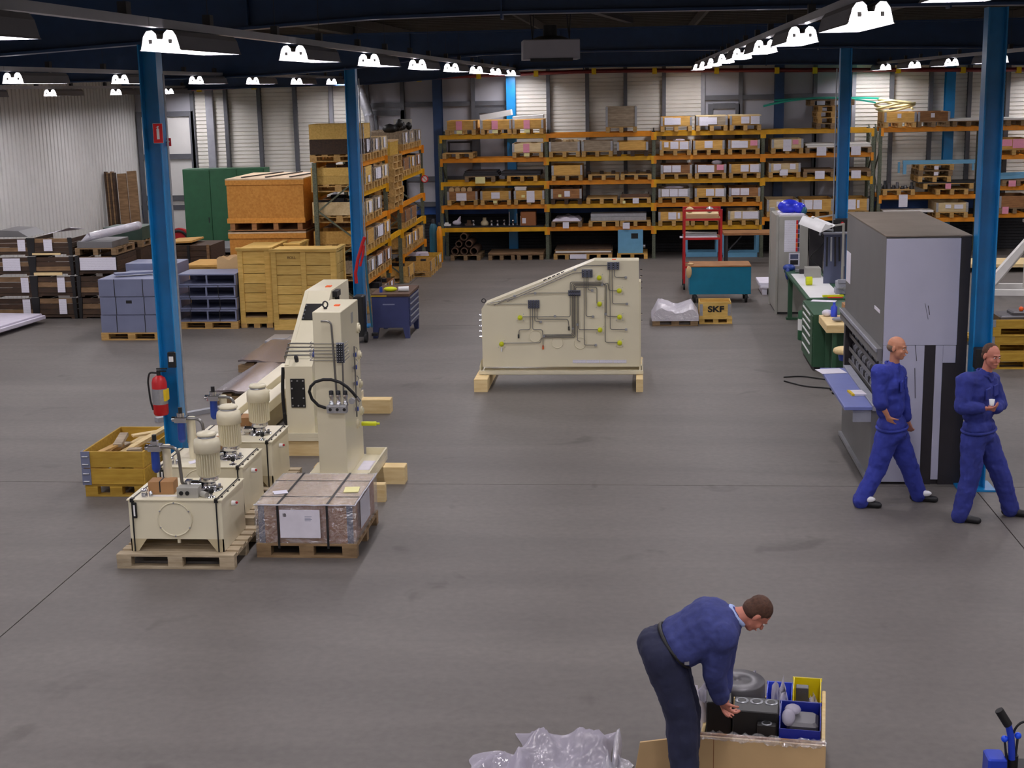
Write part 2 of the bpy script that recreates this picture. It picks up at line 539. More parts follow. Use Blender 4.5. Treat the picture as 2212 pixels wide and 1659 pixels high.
# four walls
wb = struct('wall_back', MB().box(WX0 - .2, WX1 + .2, WY1, WY1 + .2, 0, WZ), 'plinth')
wl = struct('wall_left', MB().box(WX0 - .2, WX0 - .06, WY0, WY1, 0, WZ), 'wall_clad')
struct('wall_right', MB().box(WX1, WX1 + .2, WY0, WY1, 0, WZ), 'wall_white')
struct('wall_front', MB().box(WX0, WX1, WY0 - .2, WY0, 0, WZ), 'wall_white')

# corrugated sheets on the left wall, one object a sheet
def clad_sheet():
    mb = MB(); n = 5; pt = 1.05 / n
    prof = []
    for k in range(n):
        y = k * pt
        prof += [(0, y), (0, y + pt * .66), (-.05, y + pt * .74), (-.05, y + pt * .92)]
    prof.append((0, 1.05))
    vs = [(x, y, 0) for x, y in prof] + [(x, y, WZ) for x, y in prof]; N = len(prof)
    return mb.add(vs, [(i, N + i, N + i + 1, i + 1) for i in range(N - 1)])


for k in range(40):
    y = WY1 - .08 - 1.05 * (k + 1)
    if y < WY0: break
    part('cladding_sheet', clad_sheet, 'wall_clad', wl, (WX0, y, 0), key='clad')

# ribbed cassettes and mullions on the back wall
mull_px = [418, 455, 490, 562, 639, 717, 795, 871, 945, 1023, 1100, 1185, 1269, 1351, 1434, 1518, 1599, 1681, 1759, 1842, 1924, 2008, 2091, 2173]
mx = [A(p, 215, WY1).x for p in mull_px]
mx += [mx[-1] + 1.03 * (k + 1) for k in range(6)]


def ribbed(wd_, z0, z1):
    mb = MB(); pitch = .105; prof = []
    z = z0
    while z < z1 - pitch:
        prof += [(0, z), (0, z + pitch * .7), (.028, z + pitch * .78), (.028, z + pitch * .95)]
        z += pitch
    prof += [(0, z), (0, z1)]
    N = len(prof)
    vs = [(0, y, z) for y, z in prof] + [(wd_, y, z) for y, z in prof]
    return mb.add(vs, [(i, N + i, N + i + 1, i + 1) for i in range(N - 1)])


for i in range(len(mx) - 1):
    p = mull_px[i] if i < len(mull_px) else 2300
    plain = 790 <= p < 1095 or 1510 <= p < 1835
    wdt = mx[i + 1] - mx[i]
    if not plain:
        part('wall_panel', ribbed(wdt, 1.45, 5.2), 'wall_white', wb, (mx[i], WY1 - .06, 0))
    else:
        part('wall_panel', MB().box(0, wdt, -.06, 0, 1.45, 5.2), 'glazing', wb, (mx[i], WY1, 0))
part('wall_panel', MB().box(WX0, mx[0], WY1 - .06, WY1, 3.9, 5.2), 'glazing', wb)
for i, x in enumerate(mx):
    p = mull_px[i] if i < len(mull_px) else 2300
    if p in (945, 1100, 1681) : continue
    wdm = .2 if p in (455,) else .10
    part('mullion', MB().box(x - wdm / 2, x + wdm / 2, WY1 - .2, WY1, 1.45, 5.2), 'mullion_light' if p in (455, 717, 1518, 1842) else 'mullion', wb)
for x0, x1, z in ((mx[6], mx[10], 4.02), (mx[6], mx[9], 2.02), (mx[15], mx[19], 4.05), (mx[15], mx[19], 2.0)):
    part('transom', MB().box(x0, x1, WY1 - .16, WY1, z, z + .12), 'mullion', wb)
part('sill_strip', MB().box(WX0, WX1, WY1 - .1, WY1, 1.1, 1.32), 'plinth_blue', wb)
part('sill_strip', MB().box(WX0, WX1, WY1 - .16, WY1, 1.32, 1.45), 'mullion', wb)
bk = MB()                                              # brick courses of the low wall
for r in range(14):
    z = .02 + r * .078
    bk.box(WX0, WX1, WY1 - .05, WY1, z, z + .066)
part('brick_course', bk, 'plinth', wb)['kind'] = 'stuff'

# doors and framed lights in the back wall
def framed(name, x0, x1, z0, z1, bars, mf='mullion', glass='glazing'):
    y = WY1 - .2
    o = struct(name, MB().box(x0, x1, y + .06, y + .12, z0, z1), glass)
    part('frame', MB().box(x0 - .06, x0 + .06, y, y + .14, z0, z1), mf, o)
    part('frame', MB().box(x1 - .06, x1 + .06, y, y + .14, z0, z1), mf, o)
    for z in bars:
        part('rail', MB().box(x0 + .06, x1 - .06, y - .005, y + .13, z, z + .14), mf, o)
    return o


xl = lambda px: A(px, 215, WY1 - .2).x
d1 = framed('door_1', xl(296), xl(410), 0.0, 4.02, (3.88, 2.72, 1.58, 0.5), glass='wall_clad')
part('handle', MB().cyl((xl(392), WY1 - .22, 2.05), (xl(392), WY1 - .30, 2.0), .03), 'black', d1)
framed('window_1', xl(808), xl(868), 1.5, 3.94, (3.8,))
framed('window_2', xl(1030), xl(1092), 1.5, 3.95, (3.82,))
framed('window_3', xl(1535), xl(1594), 1.5, 3.95, (3.82,))
framed('window_4', xl(1766), xl(1815), 1.5, 3.98, (3.85,), 'mullion_light')

# wall posts: blue stanchions standing in front of the wall
for i, (px, mn) in enumerate(((945, 'beam_blue'), (1104, 'column_blue'), (1683, 'beam_blue'), (2051, 'column_blue'))):  # darker blue on some posts paints in their shadow
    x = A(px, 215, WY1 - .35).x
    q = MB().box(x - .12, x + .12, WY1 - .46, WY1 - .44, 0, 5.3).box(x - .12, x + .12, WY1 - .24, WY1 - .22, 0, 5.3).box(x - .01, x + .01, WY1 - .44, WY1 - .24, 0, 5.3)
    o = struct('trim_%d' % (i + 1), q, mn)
    
# free standing columns
def column(idx, x, y, ztop):
    h = .102; t = .016
    mb = MB().box(x - h, x - h + t, y - h, y + h, 0.02, ztop).box(x + h - t, x + h, y - h, y + h, 0.02, ztop).box(x - h + t, x + h - t, y - .01, y + .01, 0.02, ztop)
    o = struct('trim_%d' % idx, mb, 'column_blue')
    part('base_plate', MB().box(x - .2, x + .2, y - .2, y + .2, 0, .02), 'column_blue', o)
    return o


col1 = column(5, -5.42, 15.68, 5.02)
col2 = column(6, -5.42, 26.8, 4.9)
col3 = column(7, 3.70, 15.68, 5.2)
col4 = column(8, 3.70, 26.8, 5.06)
for o, x, y in ((col1, -5.42, 15.68), (col2, -5.42, 26.8), (col4, 3.70, 26.8)):
    s = 1 if o is not col4 else -1
    part('conduit', MB().cyl((x + s * .16, y - .06, .5), (x + s * .16, y - .06, 4.7), .012, n=8), 'galv', o)
p = A(371, 775, 15.52)
part('socket_box', MB().cbox(p.x - .045, p.x + .045, 15.50, 15.545, p.z - .1, p.z + .08, .008), 'black', col1)
part('socket_plate', MB().box(p.x - .025, p.x + .025, 15.49, 15.5, p.z - .03, p.z + .03), 'white_paint', col1)
p = A(2122, 770, 15.5)
part('socket_box', MB().cbox(p.x - .09, p.x + .09, 15.40, 15.545, p.z - .12, p.z + .1, .008), 'black', col3)

# sprinkler pipe with yellow clips under the eaves
for i in range(1):
    pz = lambda x: 4.87 - .018 * abs(x + 1.0) - .008 * max(0, -x - 5)
    pts = [(x, WY1 - .5, pz(x)) for x in [-13.7 + k * 1.5 for k in range(20)]]
    spr = thing('sprinkler_pipe', 'dark red pipe running along the top of the back wall', 'pipe', (0, 0, 0))
    part('pipe', MB().tube(pts, .055, 8), 'pipe_sprinkler', spr)
    for px in (428, 547, 663, 905, 1034, 1158, 1283, 1414, 1548, 1678, 1760, 1940, 2080, 2200):
        x = A(px, 155, WY1 - .5).x
        part('clip', MB().box(x - .06, x + .06, WY1 - .57, WY1 - .43, pz(x) - .09, pz(x) + .07), 'clip_yellow', spr)

# ------------------------------------------------------------------ lamps
REFL = [(-.15, 0), (-.142, .012), (-.12, .10), (-.095, .135), (-.055, .14), (-.028, .115), (-.022, .08), (.022, .08), (.028, .115), (.055, .14), (.095, .135), (.12, .10), (.142, .012), (.15, 0)]


def refl_mesh():
    mb = MB(); L_ = 1.5; N = len(REFL)
    inner = [(x * .965, max(z - .004, 0)) for x, z in REFL]
    for pr, fl_ in ((REFL, 0), (inner, 1)):
        mb.use('board_white' if fl_ else 'reflector')
        vs = [(x, 0, z) for x, z in pr] + [(x, L_, z) for x, z in pr]
        mb.add(vs, [(i, i + 1, N + i + 1, N + i) for i in range(N - 1)], False)
    return mb


NLAMP = 0
ROWS = [(-12.2, 4.49, 'outermost left', 'C'), (-7.9, 4.65, 'second left', 'B'), (-3.3, 4.775, 'left middle', 'A'), (1.42, 4.82, 'right middle', 'R'), (6.05, 4.73, 'outer right', 'S'), (10.7, 4.6, 'far right', 'T')]
Y0S = {'C': 10.1, 'B': 10.1, 'A': 9.78, 'R': 9.22, 'S': 9.85, 'T': 9.85}
for X_, Z_, rowname, rk in ROWS:
    pitch = 3.78 if rk in 'BC' else 3.84
    Ys = [Y0S[rk] + pitch * k for k in range(-3, 8)]
    Ys = [y for y in Ys if WY0 + .5 < y < 37.0]
    rail = thing('light_rail', 'long grey lighting rail carrying the %s row of lamps' % rowname, 'rail', (X_, 0, Z_ + .15))
    y0, y1 = Ys[0] - .3, Ys[-1] + 1.9
    y = y0
    while y < y1 - .1:
        part('rail_section', MB().box(-.035, .035, y, min(y + pitch, y1) - .012, 0, .06), 'rail', rail)
        y += pitch
    for yy in Ys:
        for d in (-.7, 1.1):
            part('hanger', MB().box(-.03, .03, yy + d, yy + d + .09, .06, .14).box(-.002, .002, yy + d + .04, yy + d + .044, .14, WZ - Z_ - .33), 'dark_steel', rail, key=None)
    vis = [q for q in Ys if q > 5]
    for yy in Ys:
        k = vis.index(yy) if yy in vis else -1
        lab = ('twin tube lamp in the %s ceiling row, %s from the camera' % (rowname, ORD[k])) if k >= 0 else 'twin tube lamp in the %s ceiling row, %s lamp before the picture edge' % (rowname, ORD[Ys.index(yy)])
        t = thing('ceiling_lamp', lab, 'lamp', (X_, yy, Z_), 0, 'twin tube ceiling lamps')
        part('reflector', refl_mesh, None, t, key='refl')
        for s in (-1, 1):
            part('tube', lambda: MB().cyl((0, .02, .055), (0, 1.47, .055), .014, n=8), 'tube', t, (s * .07, 0, 0), key='tube')
            part('lamp_holder', lambda: MB().box(-.012, .012, 0.004, .02, .045, .075), 'white_paint', t, (s * .07, 0, 0), key='holder')
        part('added_end_cap', lambda: MB().prism([(x * .96, z + .001) for x, z in REFL], 'y', 1.49, 1.495), 'reflector', t, key='ecap')  # unseen far end plate, added to keep lamp light off the back wall
        part('bracket', lambda: MB().box(-.012, .012, .3, .34, .08, .15).box(-.012, .012, 1.16, 1.2, .08, .15), 'rail', t, key='brk')
        la = bpy.data.lights.new('lamp_light', 'AREA'); la.shape = 'RECTANGLE'; la.size = .2; la.size_y = 1.4
        la.energy = LAMP_W; la.color = LAMP_C
        lo = bpy.data.objects.new('lamp_light', la); COL.objects.link(lo); lo.parent = t; lo.location = (0, .75, .06)

# ceiling air unit
t = thing('air_heater', 'grey boxed air heater hung below the roof beams at top centre', 'heater', (0, 0, 0))
c0, c1, c2 = A(1130, 129, 20), A(1231, 120, 20), A(1255, 126, 20.6)
hx0, hx1, hz0, hz1 = c0.x, c2.x, 4.85, 5.12
hxm = Matrix.Translation((hx0, 20.0, 0)) @ Matrix.Rotation(.12, 4, 'Z')
wd_h = .79
mb = MB(hxm).cbox(0, wd_h, 0, .62, hz0, hz1, .012)
part('casing', mb, 'heater_grey', t)
part('grille', MB(hxm).box(.1, wd_h - .1, -.012, 0, hz0 - .03, hz0 + .015), 'dark_steel', t)
part('flue', MB(hxm).cyl((wd_h * .5, .3, hz1), (wd_h * .5, .3, hz1 + .2), .1).cyl((wd_h * .5, .3, hz1), (wd_h * .5, .3, hz1 + .05), .3, .16), 'black', t)
for xx in (.14, wd_h - .14):
    for dx in (-.05, .05):
        part('hanger', MB(hxm).bar((xx, .1, hz1), (xx + dx, .3, WZ - .1), .014), 'dark_steel', t)

# ================================================================== pallets, collars, racks
def far_pallet(parent_or_label, loc, rz=0.0, wood='wood_pallet', w_=.8, d_=1.1, group='pallets on the racks', cat='pallet'):
    t = thing('pallet', parent_or_label, cat, loc, rz, group)
    k = (wood, w_, d_)

    def deck():
        mb = MB()
        for i in range(5):
            y = i * (d_ - .12) / 4
            mb.box(-w_ / 2, w_ / 2, y, y + .12, .122, .144)
        return mb
    part('deck', deck, wood, t, key=('deck',) + k)

    def runner():
        mb = MB()
        for y in (0, d_ / 2 - .07, d_ - .14):
            mb.box(-.05, .05, y, y + .14, .022, .1)
        return mb.box(-.05, .05, 0, d_, 0, .022).box(-.05, .05, 0, d_, .1, .122)
    for x in (-w_ / 2 + .05, 0, w_ / 2 - .05):
        part('runner', runner, wood, t, (x, 0, 0), key=('run',) + k)
    return t


def collar(label, loc, rz=0.0, wood='wood_collar', n=1, h=.22, sheets=(), w_=.8, d_=1.1, group='collar boxes on the racks', lid=None, fill=None, woods=None):
    t = thing('collar_box', label, 'box', loc, rz, group)
    for i in range(n):
        z = i * h
        wn = woods[i] if woods else wood
        k = (wn, w_, d_, h)
        part('front_board', lambda: MB().cbox(-w_ / 2 + .02, w_ / 2 - .02, 0, .02, .004, h, .004), wn, t, (0, 0, z), key=('cf',) + k)
        part('back_board', lambda: MB().box(-w_ / 2 + .02, w_ / 2 - .02, d_ - .02, d_, .004, h), wn, t, (0, 0, z), key=('cb',) + k)
        for s in (-1, 1):
            part('side_board', lambda: MB().box(-.01, .01, .02, d_ - .02, .004, h), wn, t, (s * (w_ / 2 - .012), 0, z), key=('cs',) + k)
            part('hinge', lambda: MB().box(-.028, .028, -.008, 0, .0, h).box(-.028, .028, -.016, -.008, h * .18, h * .34).box(-.028, .028, -.016, -.008, h * .62, h * .78), 'galv', t, (s * (w_ / 2 - .025), 0, z), key=('hg', h))
    H_ = h * n
    for (x0, x1, z0, z1, mn) in sheets:
        part('paper_sheet', MB().box(-w_ / 2 + x0 * w_, -w_ / 2 + x1 * w_, -.022, -.017, z0 * h, z1 * h), mn, t)
    if lid:
        part('lid', MB().box(-w_ / 2, w_ / 2, .0, d_, H_, H_ + .02), lid, t)
    if fill:
        rr = random.Random(len(bpy.data.objects)); mb = MB()
        for k in range(7):
            x = rr.uniform(-.28, .22); y = rr.uniform(.08, .8); hh = rr.uniform(.02, .09)
            mb.box(x, x + rr.uniform(.08, .2), y, y + rr.uniform(.1, .3), H_ - .12, H_ + hh - .02)
        part('contents', mb, fill, t)
    return t


def rack(name, label, posts, levels_of, depth, y0, along='x', group=None, x0=0.0, zt=3.285, cols=('rack_orange',)):
    """posts: positions along the run; levels_of[i]: beam heights of bay i."""
    t = thing('pallet_rack', label, 'rack', (0, 0, 0), 0, group)

    def pt(a, b, z): return (a, y0 + b, z) if along == 'x' else (x0 - b, a, z)
    for i, a in enumerate(posts):
        for b in (0.04, depth - .04):
            p, q = pt(a, b, 0), pt(a, b, zt)
            part('upright', MB().bar(p, q, .085, .07), 'rack_post', t)
            part('foot_plate', MB().bar(pt(a, b, 0), pt(a, b, .012), .14, .14), 'rack_post', t)
        mb = MB(); z = .25; s = 0
        while z < zt - .5:
            b0, b1 = (.08, depth - .08) if s % 2 == 0 else (depth - .08, .08)
            mb.bar(pt(a, b0, z), pt(a, b1, z + .62), .035, .03); z += .62; s += 1
        part('brace', mb, 'rack_post', t)
    for i in range(len(posts) - 1):
        for k, z in enumerate(levels_of[i]):
            cn = cols[(k + i) % len(cols)]
            for b in (0.03, depth - .03):
                part('beam', MB().bar(pt(posts[i] + .05, b, z), pt(posts[i + 1] - .05, b, z), .05, .11), cn, t)
            for a in (posts[i] + .035, posts[i + 1] - .035):
                part('beam_hook', MB().bar(pt(a, -.012, z - .15), pt(a, -.012, z + .055), .07, .016), cn, t)
    return t


RY = 37.40
XR = [-5.27 + 2.8 * i for i in range(5)]
LV = [.80, 1.40, 2.01, 2.62, 3.23]
rack('r', 'long orange beam pallet rack of five levels against the back wall', XR, [LV, LV, LV, [1.0, 2.02, 2.62, 3.23]], 1.02, RY, cols=('rack_amber', 'rack_orange'))
XR2 = [XR[4] + .17, A(2128, 400, RY).x, A(2128, 400, RY).x + 2.8]
rack('r', 'orange beam pallet rack at far right behind the grey storage machine', XR2, [[.93, 1.52, 3.23], [1.02, 1.72, 2.5, 3.23]], 1.02, RY)
LVN = ['bottom beam', 'second beam', 'third beam', 'fourth beam', 'top beam']
BAYN = ['first bay', 'second bay', 'third bay', 'fourth bay', 'bay behind machine', 'far right bay']
W, K, Y_ = 'paper', 'paper_pink', 'paper_yellow'
PNK = [(.36, .56, -.05, .98, K), (.38, .56, -.5, -.12, Y_)]
SH = {
    'a': [(.12, .38, .1, .95, W), (.38, .64, .12, .9, W)], 'b': [(.1, .38, -.05, .95, W), (.38, .66, .1, .9, W)],
    'c': [(.36, .62, .12, .92, W), (.66, .94, .05, .95, W)], 'd': [(.14, .28, .3, .9, W), (.34, .6, .1, .95, W), (.64, .92, .05, .95, W)],
    'e': [(.36, .62, .15, .95, W)], 'f': [(.1, .36, .1, .95, W), (.36, .62, .1, .9, W), (.7, .92, .35, .95, K)],
    'g': [(.1, .34, .1, .95, W), (.36, .62, .1, .95, W), (.64, .94, .1, .95, W)], 'h': [(.08, .34, .15, .95, W), (.36, .64, .15, .95, W)],
    'i': [(.3, .64, -.1, .8, W)], 'j': [(.36, .64, .1, .85, W), (.42, .54, -.45, -.15, Y_)], 'k': [(.42, .68, -.4, .98, W), (.25, .36, .2, .5, Y_)],
    'l': [(.44, .62, .2, .8, W), (.24, .34, .15, .45, Y_)], 'm': [(.36, .62, -.35, 1, W), (.66, .84, .4, .95, K)],
    'n': [(.14, .38, .2, .95, W), (.34, .6, -.4, .3, W), (.66, .84, .3, .95, W)], 'o': [(.32, .58, .1, .95, W), (.62, .7, .2, .9, W)],
    'p': [(.2, .42, .15, .95, W), (.46, .7, .1, .95, W), (.7, .96, .1, .95, W)], 'q': [(.3, .42, .4, .85, W)], 'r': [(.4, .52, .4, .85, W)],
    's': [(.28, .46, .4, .8, W), (.56, .84, .35, .8, W)], 'z': [], 'pk': PNK, 'pp': [(.02, .42, .3, .95, K), (.44, .95, .1, .98, K)],
}
CW = {'wood_collar': 'yellow wood', 'wood_collar_brown': 'brown wood', 'wood_collar_grey': 'greyish wood', 'wood_collar_pale': 'pale wood'}


def shname(s):
    if s == 'pk': return 'pink sheet'
    if s == 'pp': return 'large pink sheets'
    n = len(SH[s])
    if n == 0: return 'no papers'
    pk = any(q[4] == K for q in SH[s])
    return ('white and pink papers' if pk else 'one white paper' if n == 1 else 'several white papers' if n > 2 else 'two papers')


def slot(px0, px1, hw=.40):
    x = A((px0 + px1) / 2, 400, RY - .08).x           # keep the load clear of the uprights
    for P_l in (XR, XR2):
        for a, b in zip(P_l, P_l[1:]):
            if a < x < b: x = min(max(x, a + .06 + hw), b - .06 - hw)
    return x


def C_(bay, lev, z, px0, px1, sh='z', wood='wood_collar', n=1, pos='left', pal='wood_pallet', h=.22, **kw):
    x = slot(px0, px1)
    where = '%s on %s of %s' % (pos, lev, bay)
    far_pallet('wooden pallet under collar box, ' + where, (x, RY - .08, z), 0, pal)
    lab = '%s collar box with %s, %s' % (CW[wood], shname(sh), where)
    if n > 1: lab = 'stack of %s collars, %s' % (CW[wood], where)
    return collar(lab, (x, RY - .08, z + .146), 0, wood, n, h, SH[sh], **kw), x


def P_(bay, lev, z, px0, px1, what, pos, pal='wood_pallet', w_=.8):
    x = slot(px0, px1, w_ / 2)
    far_pallet('wooden pallet %s, %s on %s of %s' % (what, pos, lev, bay), (x, RY - .08, z), 0, pal, w_)
    return x


def zz(i): return LV[i] + .057


WB, WG, WP = 'wood_collar_brown', 'wood_collar_grey', 'wood_collar_pale'
b1, b2, b3, b4, b5, b6 = BAYN
T, F4, F3, F2, F1 = LVN[4], LVN[3], LVN[2], LVN[1], LVN[0]
# --- first bay
_, x = C_(b1, T, zz(4), 963, 1032, 'pk', pos='left')
_, x = C_(b1, T, zz(4), 1040, 1108, 'pk', pos='middle')
solo('white_board', MB(Matrix.Translation((x, RY + .2, zz(4) + .37)) @ Matrix.Rotation(-.16, 4, 'Y')).box(-.4, .42, -.25, .25, .055, .2), 'board_white', 'thick white board tilted on the middle collar of the first bay', 'board')
_, x = C_(b1, T, zz(4), 1111, 1178, 'pk', 'wood_collar', pos='right')
solo('white_board', MB(Matrix.Translation((x, RY + .2, zz(4) + .37)) @ Matrix.Rotation(-.05, 4, 'Y')).box(-.4, .4, -.25, .25, .02, .1), 'board_white', 'flat white board lying on the right collar of the first bay', 'board')
x = P_(b1, F4, zz(3), 956, 1024, 'with dark frame', 'left', 'wood_pallet')
solo('steel_stand', MB().bar((x - .3, RY + .5, zz(3) + .16), (x - .3, RY + .5, zz(3) + .4), .05).bar((x + .3, RY + .5, zz(3) + .16), (x + .3, RY + .5, zz(3) + .4), .05).bar((x - .33, RY + .5, zz(3) + .41), (x + .33, RY + .5, zz(3) + .41), .05).bar((x - .33, RY + .5, zz(3) + .17), (x + .33, RY + .5, zz(3) + .17), .05), 'dark_steel', 'dark upright steel frame standing on a pallet in the first bay', 'frame')
C_(b1, F4, zz(3), 1106, 1176, 'pk', WP, pos='right')
x = P_(b1, F3, zz(2), 1004, 1070, 'under dark plates', 'middle', 'wood_pallet_old')
for k in range(3):
    solo('dark_plate', MB().box(x - .45 + .02 * k, x + .5 - .03 * k, RY, RY + .9, zz(2) + .146 + .045 * k, zz(2) + .186 + .045 * k), 'dark_steel', 'dark flat plate, %s of the stack in the first bay' % ('lowest', 'middle', 'topmost')[k], 'plate', None, 0, 'dark plates on the third beam')
solo('paper_sheet', MB().box(x - .12, x + .14, RY - .1, RY - .095, zz(2) - .04, zz(2) + .13), 'paper_yellow', 'pale sheet hung on the pallet of dark plates', 'paper')
x = P_(b1, F3, zz(2), 1094, 1162, 'under rusty sheets', 'right', 'wood_collar')
for k in range(2):
    solo('rusty_sheet', MB().box(x - .55, x + .48, RY, RY + .9, zz(2) + .146 + .06 * k, zz(2) + .196 + .06 * k), 'dark_steel', 'dark metal sheet, %s of two on the right pallet of first bay' % ('lower', 'upper')[k], 'sheet', None, 0, 'metal sheets on the third beam')
c, x = C_(b1, F2, zz(1), 966, 1030, 'i', WB, pos='left')
for k in range(4):
    solo('cardboard_tube', MB().cyl((x - .3 + .16 * k, RY + .05, zz(1) + .40), (x - .3 + .16 * k, RY + .9, zz(1) + .40), .07, n=10), 'cardboard_tan', 'short tan roll, %s from left on the left collar of second beam' % ORD[k], 'roll', None, 0, 'tan rolls on the collar')
C_(b1, F2, zz(1), 1037, 1103, 'j', pos='middle')
c, x = C_(b1, F2, zz(1), 1111, 1177, 'k', pos='right')
solo('carton', MB().cbox(x - .38, x - .08, RY, RY + .4, zz(1) + .37, zz(1) + .45, .005).box(x - .39, x - .07, RY - .01, RY + .41, zz(1) + .43, zz(1) + .465), 'board_white', 'white flat carton on the right collar of second beam', 'carton')
# small parts shelf
sh = solo('shelf_board', MB().box(XR[0] + .1, XR[1] - .1, RY + .06, RY + .96, zz(0), zz(0) + .03), 'dark_steel', 'dark shelf board of small parts on bottom beam of first bay', 'shelf')
rr = random.Random(3)
px_parts = [(965, 'white'), (985, 'bag'), (1012, 'rust'), (1022, 'steel'), (1045, 'cap'), (1062, 'steel'), (1075, 'steel'), (1088, 'steel'), (1100, 'rod'), (1108, 'steel'), (1116, 'rod'), (1124, 'rod'), (1130, 'steel'), (1140, 'rod')]
cnt = {}
for px, kd in px_parts:
    x = A(px, 480, RY + .2).x; z = zz(0) + .032; y = RY + .18 + rr.uniform(0, .2)
    cnt[kd] = cnt.get(kd, 0) + 1
    if kd == 'white':
        solo('white_part', MB().box(x - .1, x + .1, y, y + .1, z, z + .05).box(x - .06, x + .04, y + .02, y + .08, z + .05, z + .09), 'board_white', 'low white part at left end of the small parts shelf', 'part')
    elif kd == 'bag':
        solo('plastic_bag', MB().ball((x, y + .1, z + .07), .1, 10, (1.2, .8, .7)).cyl((x + .04, y + .1, z + .1), (x + .1, y + .1, z + .24), .06, .015, 8), 'foam_wrap', 'crumpled white bag on the small parts shelf', 'bag')
    elif kd == 'rust':
        solo('flange', MB().lathe([(.12, 0), (.12, .04), (.06, .05), (.06, .14), (.04, .14)], (x, y + .1, z), 14), 'brown_rust', 'rust brown flange on the small parts shelf', 'flange')
    elif kd == 'cap':
        solo('round_fitting', MB().lathe([(.1, 0), (.11, .05), (.08, .11), (.05, .13), (.05, .2), (.02, .2)], (x, y + .1, z), 14), 'cream_dark', 'cream domed fitting on the small parts shelf', 'fitting')
    elif kd == 'rod':
        hh = (.36, .3, .24, .2)[cnt[kd] - 1]
        solo('rod', MB().cyl((x, y, z), (x, y, z + hh), .016, n=8).cyl((x, y, z), (x, y, z + .03), .03, n=8), 'steel', 'upright metal rod on the small parts shelf, %s from left' % ORD[cnt[kd] - 1], 'rod', None, 0, 'rods on the small parts shelf')
    else:
        solo('metal_fitting', MB().lathe([(.035, 0), (.04, .02), (.025, .03), (.025, .1), (.035, .1), (.03, .14), (.01, .15)], (x, y, z), 10), 'steel', 'small bright turned fitting on the parts shelf, %s from left' % ORD[cnt[kd] - 1], 'fitting', None, 0, 'turned fittings on the parts shelf')
x = slot(1149, 1181)
cb = thing('cardboard_box', 'brown cardboard box at right end of the small parts shelf', 'box', (x - .05, RY + .1, zz(0) + .032))
part('carton', MB().cbox(-.2, .2, 0, .4, 0, .36, .004), 'cardboard_dark', cb)
part('shipping_label', MB().box(-.16, -.06, -.006, -.002, .06, .2), 'paper', cb)
# floor of first bay: pipes
xp = slot(971, 1032)
far_pallet('old pallet carrying pipe offcuts on the floor of first bay', (xp, RY - .1, 0), 0, 'wood_pallet_old')
for k, (dx, dz, r) in enumerate(((-.28, .1, .1), (-.03, .1, .1), (.23, .1, .11), (-.17, .29, .09), (.1, .3, .1), (-.03, .48, .1))):
    mb = MB(); c0 = (xp + dx, RY - .1, .146 + dz); n = 16
    prof_o = [(c0[0] + r * math.cos(2 * PI * i / n), c0[2] + r * math.sin(2 * PI * i / n)) for i in range(n)]
    prof_i = [(c0[0] + r * .74 * math.cos(2 * PI * i / n), c0[2] + r * .74 * math.sin(2 * PI * i / n)) for i in range(n)]
    vs = [(p[0], RY - .1 + yy, p[1]) for yy in (0, 1.0) for q in (prof_o, prof_i) for p in q]
    fs = []
    for i in range(n):
        j = (i + 1) % n
        fs += [(i, j, n + j, n + i), (2 * n + i, 3 * n + i, 3 * n + j, 2 * n + j), (i, 2 * n + i, 2 * n + j, j), (n + i, n + j, 3 * n + j, 3 * n + i)]
    mb.add(vs, fs)
    solo('pipe_offcut', mb, 'brown_rust', 'thick brown pipe in the pyramid under first bay, %s' % ('bottom left', 'bottom middle', 'bottom right', 'middle row left', 'middle row right', 'topmost')[k], 'pipe', None, 0, 'pipe offcuts on a pallet')
x = slot(1062, 1180, .74)
for s, wh in ((-.42, 'left'), (.34, 'right')):
    far_pallet('old pallet under the long flat board, %s one in first bay' % wh, (x + s, RY - .1, 0), 0, 'wood_pallet_old', .7)
solo('flat_board', MB().cbox(x - .78, x + .70, RY - .12, RY + .9, .146, .19, .005), 'wood_old_board', 'long flat brown board on two pallets on the floor of first bay', 'board')
# --- second bay
C_(b2, T, zz(4), 1309, 1376, 'z', WG, 3, pos='middle', h=.17)
C_(b2, F4, zz(3), 1186, 1254, 'z', WG, pos='left', h=.25, fill='wood_collar_pale')
C_(b2, F4, zz(3), 1257, 1324, 'z', WG, pos='middle', h=.25)
C_(b2, F4, zz(3), 1333, 1400, 'z', 'wood_collar', pos='right', pal='wood_dark')
C_(b2, F3, zz(2), 1191, 1259, 'z', 'wood_collar', pos='left', h=.25)
P_(b2, F3, zz(2), 1270, 1338, 'lying empty', 'middle')
P_(b2, F3, zz(2), 1343, 1411, 'lying empty', 'right')
for px in (1272, 1300, 1325, 1352, 1378, 1400):
    x = A(px, 380, RY + .3).x
    solo('wood_block', MB().cbox(x - .05, x + .05, RY + .2, RY + .4, zz(2) + .146, zz(2) + .22, .006), 'wood_dark', 'dark wood block on the bare pallets of second bay, %s from left' % ORD[(1272, 1300, 1325, 1352, 1378, 1400).index(px)], 'block', None, 0, 'wood blocks on the bare pallets')
C_(b2, F2, zz(1), 1189, 1257, 'l', WB, pos='left', h=.25, pal='wood_dark', fill='brown_rust')
P_(b2, F2, zz(1), 1266, 1333, 'lying empty', 'middle')
x = P_(b2, F2, zz(1), 1339, 1406, 'with dark tray', 'right')
